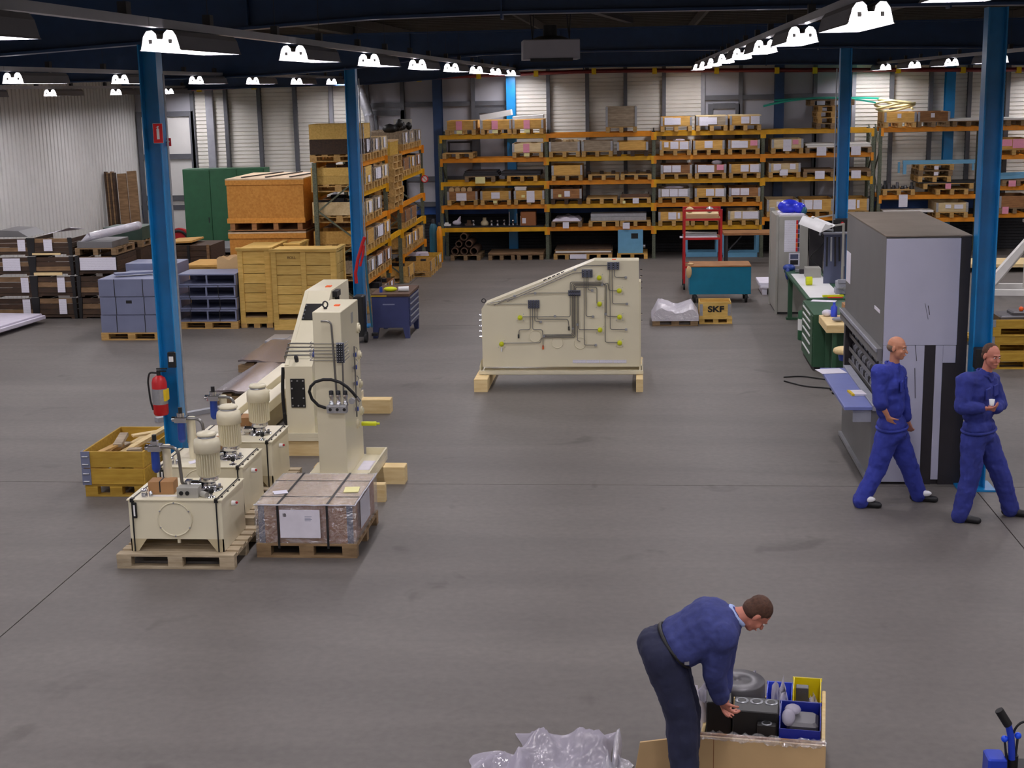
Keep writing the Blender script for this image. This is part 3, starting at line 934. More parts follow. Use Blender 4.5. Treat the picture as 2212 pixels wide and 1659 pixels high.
tr = solo('dark_tray', MB().box(x - .36, x + .36, RY, RY + .7, zz(1) + .146, zz(1) + .16).box(x - .36, x + .36, RY, RY + .02, zz(1) + .16, zz(1) + .24).box(x - .36, x - .34, RY + .02, RY + .7, zz(1) + .16, zz(1) + .24).box(x + .34, x + .36, RY + .02, RY + .7, zz(1) + .16, zz(1) + .24), 'brown_rust', 'low dark brown tray on the right pallet of second bay', 'tray')
solo('paper_sheet', MB().box(x - .07, x + .09, RY - .1, RY - .095, zz(1) - .0, zz(1) + .14), 'paper', 'white sheet hung on the pallet with dark tray', 'paper')
solo('paper_note', MB().box(x - .33, x - .26, RY - .1, RY - .095, zz(1) - .0, zz(1) + .07), 'paper_yellow', 'small yellow note on the pallet with dark tray', 'note')
x = P_(b2, F1, zz(0), 1189, 1257, 'under white wrapped goods', 'left', 'wood_pallet_old')
rows = [[(x - .38 + .76 * i / 8, RY + j * .15, zz(0) + .15 + .09 * math.sin(PI * i / 8) ** .5 + .025 * math.sin(i * 2.1 + j)) for i in range(9)] for j in range(7)]
wg = solo('wrapped_goods', MB().sheet(rows).sheet([[r[0] for r in rows], [(r[0][0] - .01, r[0][1], zz(0) + .147) for r in rows]]).sheet([list(rows[0]), [(p[0], p[1] - .02, zz(0) + .147) for p in rows[0]]]), 'foam_wrap', 'white film covered flat goods on the left pallet of bottom beam', 'goods')
solo('paper_sheet', MB().box(x - .1, x + .06, RY - .1, RY - .095, zz(0) - .03, zz(0) + .13), 'paper', 'white sheet hung below the white wrapped goods', 'paper')
for px0, px1, wh in ((1272, 1336, 'left'), (1340, 1405, 'right')):
    P_(b2, F1, zz(0), px0, px1, 'under silver profiles', wh)
x0, x1 = A(1276, 460, RY).x, A(1396, 460, RY).x
for k in range(4):
    solo('metal_profile', MB().box(x0, x1, RY + .02 + .16 * k, RY + .15 + .16 * k, zz(0) + .147, zz(0) + .25).box(x0, x1, RY + .02 + .16 * k, RY + .15 + .16 * k, zz(0) + .255, zz(0) + .33), 'galv', 'long silver profile across two pallets, %s from the aisle' % ORD[k], 'profile', None, 0, 'silver profiles on the bottom beam')
x = A(1352, 480, RY).x
solo('paper_sheet', MB().box(x - .08, x + .1, RY - .1, RY - .095, zz(0) - .06, zz(0) + .1), 'paper', 'white sheet hung below the silver profiles', 'paper')
x = slot(1197, 1318, .8)
for s, wh in ((-.42, 'left'), (.42, 'right')):
    far_pallet('pallet under the stacked boards, %s one on floor of second bay' % wh, (x + s, RY - .1, 0), 0, 'wood_pallet', .7)
for k in range(4):
    solo('stacked_board', MB().cbox(x - .74 + .02 * (k % 2), x + .78 - .03 * (k % 2), RY - .1, RY + .9, .146 + .04 * k, .183 + .04 * k, .004), ('wood_old_board', 'board_white', 'wood_old_board', 'wood_dark')[k], 'wide thin board, %s from the floor under second bay' % ORD[k], 'board', None, 0, 'boards stacked under second bay')
solo('paper_sheet', MB().box(x - .34, x + .1, RY - .125, RY - .12, .02, .14), 'paper', 'white sheet on the pallet under the stacked boards', 'paper')
x = slot(1335, 1388)
far_pallet('pallet under the light blue cabinet on floor of second bay', (x + .05, RY - .1, 0), 0, 'wood_collar')
cbn = thing('steel_cabinet', 'light blue steel cabinet with dark opening on a floor pallet', 'cabinet', (x, RY, .146))
part('body', MB().cbox(-.33, .33, 0, .6, 0, .62, .008), 'light_blue', cbn)
part('opening', MB().box(.02, .2, -.006, 0, .38, .52), 'black', cbn)
part('side_fitting', MB().cyl((.33, .2, .16), (.39, .2, .16), .05), 'galv', cbn)
# --- third bay
seq = {T: (4, (('a', 'wood_collar', 1425, 1496), ('b', WG, 1501, 1572), ('c', 'wood_collar', 1577, 1646))),
       F4: (3, (('d', 'wood_collar', 1423, 1494), ('e', 'wood_collar', 1496, 1565), ('f', 'wood_collar', 1571, 1641))),
       F3: (2, (('h', WB, 1426, 1496), ('f', WB, 1500, 1569), ('c', 'wood_collar', 1576, 1645))),
       F2: (1, (('g', WG, 1421, 1491), ('c', 'wood_collar', 1500, 1569), ('h', WB, 1575, 1644))),
       F1: (0, (('o', 'wood_collar', 1421, 1491), ('e', WP, 1493, 1560), ('p', WP, 1573, 1642)))}
for lev, (li, its) in seq.items():
    for (s, wood, p0, p1), pos in zip(its, ('left', 'middle', 'right')):
        C_(b3, lev, zz(li), p0, p1, s, wood, pos=pos, pal='wood_pallet', lid='wood_collar_pale' if (lev == T and pos != 'left') else None)
x = slot(1423, 1494)
solo('shiny_bag', MB().ball((x + .1, RY + .3, zz(3) + .37), .08, 8, (2.2, 1, .5)), 'foam_wrap', 'shiny plastic bag on the left collar of fourth beam, third bay', 'bag')
solo('shiny_bag', MB().ball((slot(1500, 1569) + .18, RY + .3, zz(2) + .39), .09, 8, (1.6, 1, .7)), 'foam_wrap', 'pale bag peeking from the middle collar of third beam, third bay', 'bag')
solo('shiny_bag', MB().ball((slot(1421, 1491), RY + .3, zz(1) + .37), .09, 8, (3, 1, .5)), 'foam_wrap', 'shiny plastic bag on the left collar of second beam, third bay', 'bag')
# light blue frames and bench under the third bay
for k, (px0, px1, y_, hgt) in enumerate(((1482, 1550, RY + .3, .48), (1562, 1636, RY + .15, .6))):
    xa, xb = A(px0, 520, y_).x, A(px1, 520, y_).x
    q = MB()
    for yy in (y_, y_ + .6):
        q.bar((xa, yy, .06), (xb, yy, .06), .1, .12).bar((xa, yy, .12), (xa, yy, hgt), .08).bar((xb, yy, .12), (xb, yy, hgt), .08)
    for xx in (xa, xb): q.bar((xx, y_, hgt - .04), (xx, y_ + .6, hgt - .04), .06)
    solo('machine_cradle', q, 'light_blue', 'light blue steel frame on the floor under third bay, %s one' % ('left', 'right')[k], 'frame', None, 0, 'light blue frames under the rack')
bt = thing('work_table', 'wood topped steel table standing before the third rack bay', 'table', (0, 0, 0))
xa, xb = A(1562, 505, 36.0).x, A(1690, 505, 36.0).x
part('table_top', MB().cbox(xa, xb, 35.7, 36.5, .76, .82, .006), 'wood_collar_brown', bt)
for xx in (xa + .08, xb - .08):
    for yy in (35.78, 36.42):
        part('leg', MB().box(xx - .03, xx + .03, yy - .03, yy + .03, 0, .76), 'dark_steel', bt)
part('brace', MB().bar((xa + .1, 35.8, .35), (xa + .45, 35.8, .74), .03), 'dark_steel', bt)
# --- fourth bay
C_(b4, F4, zz(3), 1665, 1734, 'm', WP, pos='left')
for px0, px1, pos in ((1742, 1803, 'middle'), (1818, 1884, 'right')):
    x = P_(b4, F4, zz(3), px0, px1, 'under white boards', pos, 'wood_pallet_old')
    for k in range(2):
        solo('white_board', MB().box(x - .36 - .04 * k, x + .36, RY - .06, RY + .8, zz(3) + .147 + .05 * k, zz(3) + .19 + .05 * k), 'board_white', '%s white board on the %s pallet of fourth bay' % (('lower', 'upper')[k], pos), 'board', None, 0, 'white boards in fourth bay')
    solo('paper_sheet', MB().box(x - .12, x + .12, RY - .1, RY - .095, zz(3) - .06, zz(3) + .16), 'paper', 'white sheet on the %s board pallet of fourth bay' % pos, 'paper')
C_(b4, F3, zz(2), 1660, 1729, 'n', WP, pos='left')
for px0, px1, pos in ((1737, 1800, 'middle'), (1822, 1884, 'right')):
    x = P_(b4, F3, zz(2), px0, px1, 'with hung papers', pos, 'wood_pallet_old')
    solo('grey_plate', MB().box(x - .38, x + .38, RY - .04, RY + .8, zz(2) + .147, zz(2) + .2), 'wood_old_board', 'thin grey brown board on the %s pallet of fourth bay, third beam' % pos, 'board')
    solo('paper_sheet', MB().box(x - .1, x + .14, RY - .1, RY - .095, zz(2) - .04, zz(2) + .16), 'paper', 'white sheet on the %s plain pallet of fourth bay' % pos, 'paper')
for px0, px1, pos, s in ((1658, 1725, 'left', 'q'), (1736, 1798, 'middle', 'h'), (1812, 1876, 'right', 'o')):
    C_(b4, F1, 1.057, px0, px1, s, 'wood_collar' if pos != 'left' else WP, pos=pos, h=.3)
# pallet tower and green strips on top
xs = slot(1755, 1836)
for k in range(5):
    far_pallet('empty pallet in the stack on the fourth bay, %s from the beam' % ORD[k], (xs + (.03 if k % 2 else 0) + (.0 if k < 4 else -.02), RY - .08, zz(4) + .146 * k), 0, 'wood_pallet' if k in (1, 2, 3) else 'wood_pallet_old', .8 if k < 4 else 1.1, 1.1, 'pallets stacked on the fourth bay')
zs = zz(4) + .146 * 5
def strip(xa, xb, za, zm, zb, y, label):
    rows = []
    for i in range(25):
        t = i / 24; x = xa + (xb - xa) * t; z = (1 - t) ** 2 * za + 2 * t * (1 - t) * zm + t * t * zb
        rows.append([(x, y, z), (x, y + .28, z + .01)])
    up = [[(p[0], p[1], p[2] + .04) for p in r] for r in rows]
    mb = MB().sheet(rows).sheet(up).sheet([[r[0] for r in rows], [r[0] for r in up]])
    solo('plastic_strip', mb, 'green_strip', label, 'strip', None, 0, 'green strips on the pallet stack')
xa, xb = A(1648, 225, RY + .3).x, A(1928, 220, RY + .3).x
strip(xa, xb - .45, zs - .16, zs + .19, zs - .12, RY + .1, 'green plastic strip bowed over the pallet stack, nearer one')
strip(xa + .3, xb - .3, zs - .02, zs + .05, zs - .02, RY + .42, 'thin green plastic strip on the pallet stack, farther one')
# --- right rack
c, x = C_(b5, T, zz(4), 1896, 1966, 'r', 'wood_collar', pos='left', h=.24)
mbh = MB(); pts = []
for i in range(121):
    a = 2 * PI * i / 30; lp = i / 30
    r = .36 + .04 * math.sin(i * .21)
    pts.append((x - .06 + .05 * math.sin(lp * 2.1) + r * math.cos(a) * 1.25, RY + .45 + r * math.sin(a), zz(4) + .45 + .055 * lp + .07 * math.sin(a + lp * 1.3)))
solo('hose_coil', mbh.tube(pts, .03, 8), 'hose_cream', 'coiled cream hose lying on the left collar behind the machine', 'hose')
C_(b5, T, zz(4), 1975, 2048, 'r', WB, pos='middle', h=.24, pal='wood_pallet_old')
for px0, px1, bay in ((2054, 2120, b5), (2166, 2240, b6)):
    x = P_(bay, T, zz(4), px0, px1, 'under a white board', 'right' if bay == b5 else 'left', 'wood_pallet_old')
    solo('white_board', MB().box(x - .5, x + .55, RY - .1, RY + .8, zz(4) + .147, zz(4) + .2), 'board_white', 'flat white board on the top beam in %s' % bay, 'board')
z = 1.52 + .057
x = P_(b5, 'middle beam', z, 1905, 1980, 'of machine parts', 'left')
rr = random.Random(11)
for k in range(8):
    xx = x - .42 + .11 * k; hh = rr.uniform(.06, .22)
    solo('machine_part', MB().lathe([(.06, 0), (.06, hh * .4), (.035, hh * .5), (.035, hh), (.02, hh)], (xx, RY + .1 + rr.uniform(0, .3), z + .146), 8), 'dark_steel' if k % 2 else 'grey_part', 'small dark machine part on the pallet, %s from left' % ORD[k], 'part', None, 0, 'machine parts on the middle beam')
solo('grey_sheet', MB().box(x + .0, x + .22, RY - .1, RY - .095, z - .3, z + .02), 'paper', 'grey white sheet hanging from the pallet of machine parts', 'paper')
x = slot(1988, 2110)
far_pallet('narrow pallet under the long pallet behind the machine', (x + .1, RY - .08, z), 0, 'wood_pallet', .8, 1.1)
far_pallet('long pallet with pink sheet behind the machine', (x, RY - .08, z + .146), 0, 'wood_pallet', 1.25, 1.1)
solo('paper_sheet', MB().box(x - .08, x + .06, RY - .1, RY - .095, z + .15, z + .29), 'paper_pink', 'pink sheet on the long pallet behind the machine', 'paper')
solo('dark_sheet', MB().box(x - .75, x + .85, RY - .06, RY + .9, z + .293, z + .32), 'dark_steel', 'thin dark sheet lying between the pallets behind the machine', 'sheet')
x2 = slot(1978, 2060)
for k in range(3):
    far_pallet('pallet of the small stack behind the machine, %s from below' % ORD[k], (x2 + .02 * k, RY - .06, z + .325 + .15 * k), 0, 'wood_pallet' if k != 1 else 'wood_pallet_old', .82 + .02 * k)
    if k: solo('paper_note', MB().box(x2 - .03, x2 + .08, RY - .085, RY - .08, z + .345 + .15 * k, z + .43 + .15 * k), 'paper', 'small note on the %s pallet of the small stack' % ORD[k], 'note')
xa, xb = A(1952, 345, RY).x, A(2108, 345, RY).x
zt = z + .325 + .45 + .05
solo('blue_bracket', MB().bar((xa, RY + .1, zt), (xb, RY + .1, zt), .1, .1).bar((xa + .05, RY + .1, zt - .3), (xa + .05, RY + .1, zt - .05), .08).bar((xb - .04, RY + .1, zt - .22), (xb - .04, RY + .1, zt - .05), .05).bar((xa - .06, RY + .3, zt - .28), (xa - .06, RY + .3, zt), .05), 'light_blue', 'light blue steel bracket lying over the small pallet stack', 'bracket')
z = .93 + .057
x = P_(b5, 'bottom beam', z, 1900, 1990, 'with a pale plank', 'left', 'wood_pallet', 1.0)
solo('pale_plank', MB().cbox(x - .45, x + .82, RY - .06, RY + .5, z + .147, z + .2, .005), 'board_white', 'pale plank on the bottom beam behind the machine', 'plank')
C_(b5, 'bottom beam', z, 2024, 2094, 's', WP, pos='right', h=.24)
z = 2.5 + .057; x = P_(b6, 'upper beam', z, 2166, 2208, 'with pink papers', 'left')
collar('yellow wood collar box with large pink sheets in far right bay', (x, RY - .08, z + .146), 0, 'wood_collar', 1, .26, SH['pp'])
z = 1.72 + .057; x = P_(b6, 'middle beam', z, 2160, 2240, 'under blue bars', 'left', 'wood_pallet_old')
for k in range(2):
    solo('blue_bar', MB().bar((x - .7, RY + .1 + .3 * k, z + .2 + .05 * k), (x + .9, RY + .1 + .3 * k, z + .25 + .05 * k), .09), 'light_blue', '%s light blue bar in the far right bay' % ('nearer', 'farther')[k], 'bar', None, 0, 'blue bars in the far right bay')
solo('paper_sheet', MB().box(x - .25, x - .07, RY - .1, RY - .095, z - .01, z + .14), 'paper_pink', 'pink sheet under the blue bars in far right bay', 'paper')
z = 1.02 + .057; x = P_(b6, 'bottom beam', z, 2160, 2230, 'under a dull box', 'left', 'wood_pallet_old')
collar('dull brown collar box on the bottom beam of far right bay', (x, RY - .08, z + .146), 0, WB, 1, .3, [(.1, .3, -.5, .1, K)])

# ------------------------------------------------------------------ side rack, seen along its aisle
SX = -5.6
SYP = [28.2, 31.2, 32.9, 36.5]
SLV = [.62, 1.22, 1.81, 2.43, 3.03]
rack('r', 'orange beam pallet rack standing end on, left of the main aisle', SYP, [SLV, [1.22, 1.81], [.62, 1.22, 1.81, 2.43, 3.03]], .96, 0, 'y', None, SX, 3.08, ('rack_orange', 'rack_amber'))
rowsS = [
    (4, 0, ((28.72, 'collar2', 'o'), (29.68, WG, 'e'), (30.62, WP, 'e'))),
    (3, 0, ((28.72, 'collar3', 'e'), (29.68, WG, 'p'), (30.62, WP, 'e'))),
    (2, 0, ((28.72, WP, 'o'), (29.68, WG, 'e'))),
    (1, 0, ((28.72, 'wood_collar', 'z'), (29.68, WG, 'p'), (30.62, 'wood_collar', 'e'))),
    (0, 0, ((28.72, WG, 'e'), (29.68, WB, 'h'), (30.62, WB, 'e'))),
    (4, 2, ((33.5, WG, 'e'), (34.4, WG, 'r'), (35.5, WG, 'e'))),
    (3, 2, ((33.5, WB, 'z'), (34.4, 'wood_collar', 'e'), (35.3, WB, 'e'))),
    (1, 2, ((33.5, WB, 'z'), (34.4, WB, 'z'))),
    (0, 2, ((33.5, 'wood_collar', 'e'), (34.4, 'wood_collar', 'e'), (35.4, 'wood_collar', 'z')))]
SLN = ['lowest level', 'second level', 'third level', 'fourth level', 'top level']
for li, bay, its in rowsS:
    for k, (y, wood, s) in enumerate(its):
        z = SLV[li] + .057
        where = '%s on %s of side rack, %s half' % (('nearest', 'middle', 'farthest')[k], SLN[li], 'near' if bay == 0 else 'far')
        far_pallet('pallet under box, ' + where, (SX + .07, y, z), PI / 2, 'wood_pallet', .8, 1.1, 'pallets on the side rack')
        if wood == 'collar2':
            collar('yellow collar over dark grey collar, ' + where, (SX + .07, y, z + .146), PI / 2, WG, 2, .3, SH[s], woods=('wood_dark', 'wood_crate'), group='collar boxes on the side rack')
        elif wood == 'collar3':
            collar('double yellow collar, ' + where, (SX + .07, y, z + .146), PI / 2, 'wood_crate', 2, .17, SH[s], group='collar boxes on the side rack', fill='brown_rust')
        else:
            collar('%s collar box, %s' % (CW[wood], where), (SX + .07, y, z + .146), PI / 2, wood, 1, .27, SH[s], group='collar boxes on the side rack', fill='dark_steel' if li in (0, 2, 3) else None)
# tall stack of empty pallets in the narrow bay
for k in range(8):
    far_pallet('empty pallet in the tall stack of the side rack, %s from below' % ORD[k], (SX + .1 + .02 * (k % 3), 32.05, 1.87 + .147 * k), PI / 2, 'wood_pallet', 1.2, .8, 'tall pallet stack in the side rack')
oc = thing('olive_crate', 'olive yellow crate on top of the tall pallet stack', 'crate', (SX + .05, 32.0, 1.87 + .147 * 8), PI / 2)
part('body', MB().cbox(-.55, .55, 0, .8, 0, .3, .006), 'wood_yellow', oc)
part('lid', MB().box(-.56, .56, -.01, .81, .3, .33), 'cardboard_tan', oc)
rr = random.Random(5)
for k in range(5):
    y = 33.3 + .33 * k
    solo('black_bundle', MB().ball((SX - .3 + rr.uniform(-.15, .15), y, SLV[4] + .057 + .146 + .30 + .06), rr.uniform(.1, .16), 7, (1.3, .9, .8)).ball((SX - .1 + rr.uniform(-.1, .1), y + .1, SLV[4] + .057 + .146 + .36 + rr.uniform(0, .12)), rr.uniform(.06, .1), 6, (1, .8, 1.2)), 'black', 'black plastic bundle on the side rack top, %s from the camera' % ORD[k], 'bundle', None, 0, 'black bundles on the side rack')
solo('grey_carton', MB().cbox(SX - .45, SX - .05, 34.95, 35.3, SLV[4] + .43, SLV[4] + .74, .005), 'locker_grey', 'grey white carton standing on the far top of side rack', 'carton')
sg = thing('no_entry_sign', 'round white sign with red ring and diagonal on the side rack', 'sign', (SX + .05, 36.44, 2.22), -.1)
part('disc', MB().cyl((0, 0, 0), (0, .012, 0), .085, n=20), 'white_paint', sg)
part('red_ring', MB().tube([(.085 * math.cos(2 * PI * k / 20), -.004, .085 * math.sin(2 * PI * k / 20)) for k in range(20)], .014, 6, True).bar((-.06, -.004, .06), (.06, -.004, -.06), .02, .01), 'red_sign', sg)
# floor goods below the side rack
for k, (y, wood, s) in enumerate(((28.75, WG, 'e'), (29.7, WG, 'h'), (30.6, WB, 'e'), (33.4, 'wood_collar', 'z'), (34.4, 'wood_collar', 'z'), (35.5, 'wood_yellow', 'e'))):
    off = .12 if k < 4 else .5
    nm = {'wood_yellow': 'bright yellow wood'}.get(wood, CW.get(wood, ''))
    far_pallet('floor pallet at the side rack, %s from the camera' % ORD[k], (SX + off, y, 0), PI / 2, 'wood_pallet', .8, 1.0, 'floor pallets at the side rack')
    collar('%s collar box on the floor at the side rack, %s from the camera' % (nm, ORD[k]), (SX + off, y, .146), PI / 2, wood, 1, .24, SH[s], d_=1.0, group='floor boxes at the side rack', fill='foam_wrap' if k == 5 else 'dark_steel')
gb = thing('gas_bottle', 'dark grey gas bottle with red shoulder beside the back rack', 'bottle', tuple(A(938, 555, 37.2)[:2]) + (0,))
part('cylinder', MB().lathe([(.1, 0), (.11, .02), (.11, .85), (.09, .95), (.05, 1.0)], n=14), 'rack_teal', gb)
part('cap', MB().lathe([(.05, 1.0), (.05, 1.1), (.03, 1.12)], n=12), 'dark_steel', gb)
gb2 = thing('gas_bottle', 'orange gas bottle standing at the left end of back rack', 'bottle', tuple(A(951, 555, 37.0)[:2]) + (0,))
part('cylinder', MB().lathe([(.07, 0), (.08, .02), (.08, .8), (.06, .9), (.035, .95)], n=14), 'rack_orange', gb2)
part('cap', MB().lathe([(.035, .95), (.035, 1.04), (.02, 1.05)], n=12), 'dark_steel', gb2)

dk = [A(776, 186, 38.1), A(781, 204, 38.1), A(797, 248, 38.1), A(803, 300, 38.1)]
dt = thing('air_duct', 'grey round air duct on the back wall behind the side rack', 'duct', (0, 0, 0))
part('pipe', MB().tube(bend([dk[0], dk[1], dk[2], dk[3], dk[3] + Vector((0, 0, -.8))], .3, 5), .13, 14), 'galv', dt)
for q in (dk[1], dk[2], dk[3]): part('band', MB().cyl(q + Vector((0, 0, -.02)), q + Vector((0, 0, .02)), .145, n=16), 'mullion_light', dt)
part('bracket', MB().box(dk[2].x - .02, dk[2].x + .02, 38.22, 38.6, dk[2].z - .02, dk[2].z + .02), 'dark_steel', dt)

# ================================================================== floor things, left and middle
def near_pallet(label, loc, w_=1.2, d_=.8, rz=0.0, wood='wood_pallet', group=None, nd=5):
    t = thing('pallet', label, 'pallet', loc, rz, group)
    gap = (d_ - nd * .115) / (nd - 1)
    for i in range(nd):
        y = i * (.115 + gap)
        part('deck_board', MB().cbox(0, w_, y, y + .115, .122, .144, .003), wood, t)
    for x in (0, w_ / 2 - .0725, w_ - .145):
        part('stringer_board', MB().box(x, x + .145, 0, d_, .1, .122), wood, t)
        for y in (0, d_ / 2 - .05, d_ - .1):
            part('block', MB().cbox(x, x + .145, y, y + .1, .022, .1, .003), wood, t)
    for y in (0, d_ / 2 - .05, d_ - .1):
        part('base_board', MB().cbox(0, w_, y, y + .1, 0, .022, .003), wood, t)
    return t


# --- far left: dark crates, gaylords and boards
GX = [-13.28, -12.41, -11.5]
for c, (x, tiers) in enumerate(zip(GX, (4, 4, 3))):
    hs = [0, .45, .9, 1.30, 1.68]
    for r in range(tiers):
        z0, z1 = hs[r], hs[r + 1] - .012
        pos = '%s in the %s stack by the left wall' % (('lowest', 'second', 'third', 'topmost')[r] if tiers == 4 else ('lowest', 'second', 'topmost')[r], ('left', 'middle', 'right')[c])
        t = thing('stacking_crate', 'dark slatted wooden stacking crate, ' + pos, 'crate', (x, 27.9, z0), 0, 'dark stacking crates')
        H_ = z1 - z0
        for k in range(3):
            part('plank', MB().cbox(.03, .84, 0, .02, .09 + k * (H_ - .1) / 3, .09 + (k + .92) * (H_ - .1) / 3, .004), 'wood_dark' if (c + r + k) % 3 else 'wood_old_board', t)
            part('plank', MB().cbox(.85, .87, .02, 1.15, .09 + k * (H_ - .1) / 3, .09 + (k + .92) * (H_ - .1) / 3, .004), 'wood_dark', t)
        for xx in (0, .81):
            part('corner_post', MB().prism([(xx, .0), (xx + .06, .0), (xx + .06 + (.03 if xx == 0 else 0), H_), (xx - (.03 if xx else 0), H_)], 'y', -.02, .0), 'black', t)
        part('base', MB().box(0, .87, 0, 1.15, .03, .08).box(.03, .14, 0, 1.15, 0, .03).box(.73, .84, 0, 1.15, 0, .03), 'wood_dark', t)
        if (c, r) != (2, 0):
            sx0, sx1 = ((.6, .76) if c == 0 else (.5, .66))
            if (c, r) == (0, 2): sx0, sx1 = .25, .62
            if (c, r) == (1, 3): sx0, sx1 = .28, .46
            if (c, r) == (2, 2): sx0, sx1 = .1, .86
            if (c, r) != (2, 1) and (c, r) != (1, 2): part('paper_sheet', MB().box(sx0, sx1, -.03, -.024, .1, H_ - .03), 'paper', t)
        if (c, r) in ((1, 2), (1, 3)):
            part('pale_slat', MB().cbox(.02, .62, -.03, -.01, .02 if r == 3 else .0, .06, .003), 'wood_timber', t)
solo('grey_sheeting', MB().prism([(-13.3, 1.68), (-12.5, 1.68), (-12.7, 1.80), (-13.1, 1.82)], 'y', 28.0, 28.9), 'machine_grey', 'grey folded sheeting on top of the left dark crate stack', 'sheet')
solo('clear_sheet', MB().sheet([[(-12.3, 28.1, 1.69), (-12.0, 28.2, 1.75), (-11.7, 28.2, 1.84)], [(-12.1, 28.8, 1.72), (-11.9, 28.8, 1.79), (-11.6, 28.8, 1.76)]]), 'foam_wrap', 'loose plastic sheet on the middle dark crate stack', 'sheet')
far_pallet('old pallet with grey box on the right dark crate stack', (-11.07, 27.92, 1.30), 0, 'wood_pallet_old', .86)
solo('grey_box', MB().cbox(-11.46, -10.72, 27.95, 28.9, 1.446, 1.575, .006), 'machine_grey', 'dark grey box on the pallet of the right crate stack', 'box')
far_pallet('old pallet with green box behind the right crate stack', (-11.05, 29.35, 1.30), 0, 'wood_pallet_old', .9)
solo('crate_support', MB().box(-11.5, -10.62, 29.3, 30.5, 0, 1.29), 'wood_dark', 'tall dark wooden crate behind the right crate stack', 'crate')
gb = solo('green_box', MB().cbox(-11.45, -10.6, 29.4, 30.2, 1.446, 1.72, .006), 'green_box', 'dark green box on a pallet behind the right crate stack', 'box')
p0, p1 = A(195, 516, 28.1), A(298, 487, 28.5); p0.z = max(p0.z, 1.665)
mb = MB().cyl(p0, p1, .085, .085, 14).ball(p1, .086, 12).cyl(p0, p0 + Vector((-.16, -.05, -.1)), .085, .03, 10)
solo('wrapped_roll', mb, 'film_white', 'long shiny film wrapped roll lying across the right crate stack', 'roll')
for k in range(3):                                     # further dark crates behind, to the right
    x = -10.4; z0 = .42 * k
    t = thing('stacking_crate', 'dark crate standing behind the grey blue boxes, %s tier' % ('lowest', 'middle', 'top')[k], 'crate', (x, 30.2, z0), 0, 'dark crates behind the column')
    for j in range(3):
        part('plank', MB().cbox(.02, 1.0, 0, .02, .02 + j * .13, .135 + j * .13, .004), 'wood_dark', t)
    for xx in (.02, .5, .94):
        part('corner_post', MB().box(xx, xx + .06, -.02, 0, 0, .41), 'wood_old_board' if xx != .5 else 'black', t)
    part('base', MB().box(0, 1.02, .02, 1.1, 0, .39), 'wood_dark', t)
    if k == 2: part('yellow_tape', MB().box(.2, .23, -.026, -.02, -.3, .38), 'clip_yellow', t)
solo('pale_board', MB(Matrix.Translation((-10.12, 30.3, 1.275)) @ Matrix.Rotation(-.04, 4, 'Y')).cbox(-.28, .3, 0, .9, 0, .04, .004), 'wood_collar', 'pale plywood board sloping on the dark crates behind the column', 'board')
# leaning boards in the corner
for k in range(7):
    x = -13.78 + .055 * k if k < 5 else -13.48 + .27 * (k - 5)
    w_ = .045 if k < 5 else .24
    mb = MB(Matrix.Translation((x, 36.0, 0)) @ Matrix.Rotation(-.06, 4, 'X') @ Matrix.Rotation(-.04, 4, 'Y'))
    solo('leaning_plank', mb.cbox(0, w_, -.16 if k < 5 else -.05, .02, 0.02, 2.55 - .03 * (k % 3), .004), 'wood_old_board' if k % 2 or k > 4 else 'wood_dark', 'old plank leaning in the corner by the left wall, %s from left' % ORD[k], 'plank', None, 0, 'planks leaning in the corner')
# green cabinet
gc = thing('green_cabinet', 'tall dark green steel cabinet behind the plywood crates', 'cabinet', (-11.8, 36.0, 0))
part('body', MB().cbox(0, 2.15, .02, .6, 0, 2.58, .01), 'green_cab', gc)
for k in range(3):
    d = part('door', MB().cbox(.012 + k * .712, .712 + k * .712, 0, .02, .06, 2.55, .006), 'green_cab', gc)
    part('handle', MB().box(.63 + k * .712, .65 + k * .712, -.015, 0, 1.2, 1.34), 'dark_steel', d)
# hose reel on the wall beside it
pr = A(386, 520, 36.6)
hr = thing('hose_reel', 'dark red fire hose reel beside the green cabinet', 'hose reel', (pr.x, 36.6, pr.z))
part('drum', MB().cyl((0, 0, 0), (0, .16, 0), .33, n=22), 'red_paint', hr)
part('hose', MB().tube([(.26 * math.cos(2 * PI * k / 18), -.01, .26 * math.sin(2 * PI * k / 18)) for k in range(18)], .04, 6, True), 'rubber', hr)
part('hub', MB().cyl((0, -.04, 0), (0, 0, 0), .07), 'black', hr)
part('stand', MB().box(-.04, .04, .16, .22, -pr.z, .3).box(-.3, .3, .05, .4, -pr.z, -pr.z + .03), 'dark_steel', hr)
# low stacks of dark panels
for k in range(6):
    z = .14 + .12 * k
    solo('panel', MB().cbox(-11.15 + .05 * (k % 3), -9.35 - .07 * (k % 2), 33.2, 35.0 - .1 * (k % 2), z, z + (.05 if k < 5 else .1), .006), ('wood_old_board', 'machine_dark', 'wood_collar_grey', 'machine_grey', 'wood_old_board', 'machine_grey')[k], 'flat stacked panel behind the grey frames, %s from below' % ORD[k], 'panel', None, 0, 'panels stacked behind the grey frames')
    if k < 5:
        for s in (-10.95, -10.3, -9.7):
            solo('spacer', MB().box(s, s + .1, 33.3, 34.8, z + .05, z + .12), 'wood_pallet_old', 'wood spacer in the panel stack, %s one in the %s gap from below' % ({-10.95: 'left', -10.3: 'middle', -9.7: 'right'}[s], ORD[k]), 'spacer', None, 0, 'spacers between panels')
for s, nm in ((-10.95, 'left'), (-10.2, 'middle'), (-9.7, 'right')):
    solo('skid', MB().box(s, s + .12, 33.25, 34.9, 0, .14), 'wood_pallet_old', 'wood skid under the stacked panels, %s one' % nm, 'skid', None, 0, 'skids under the panels')
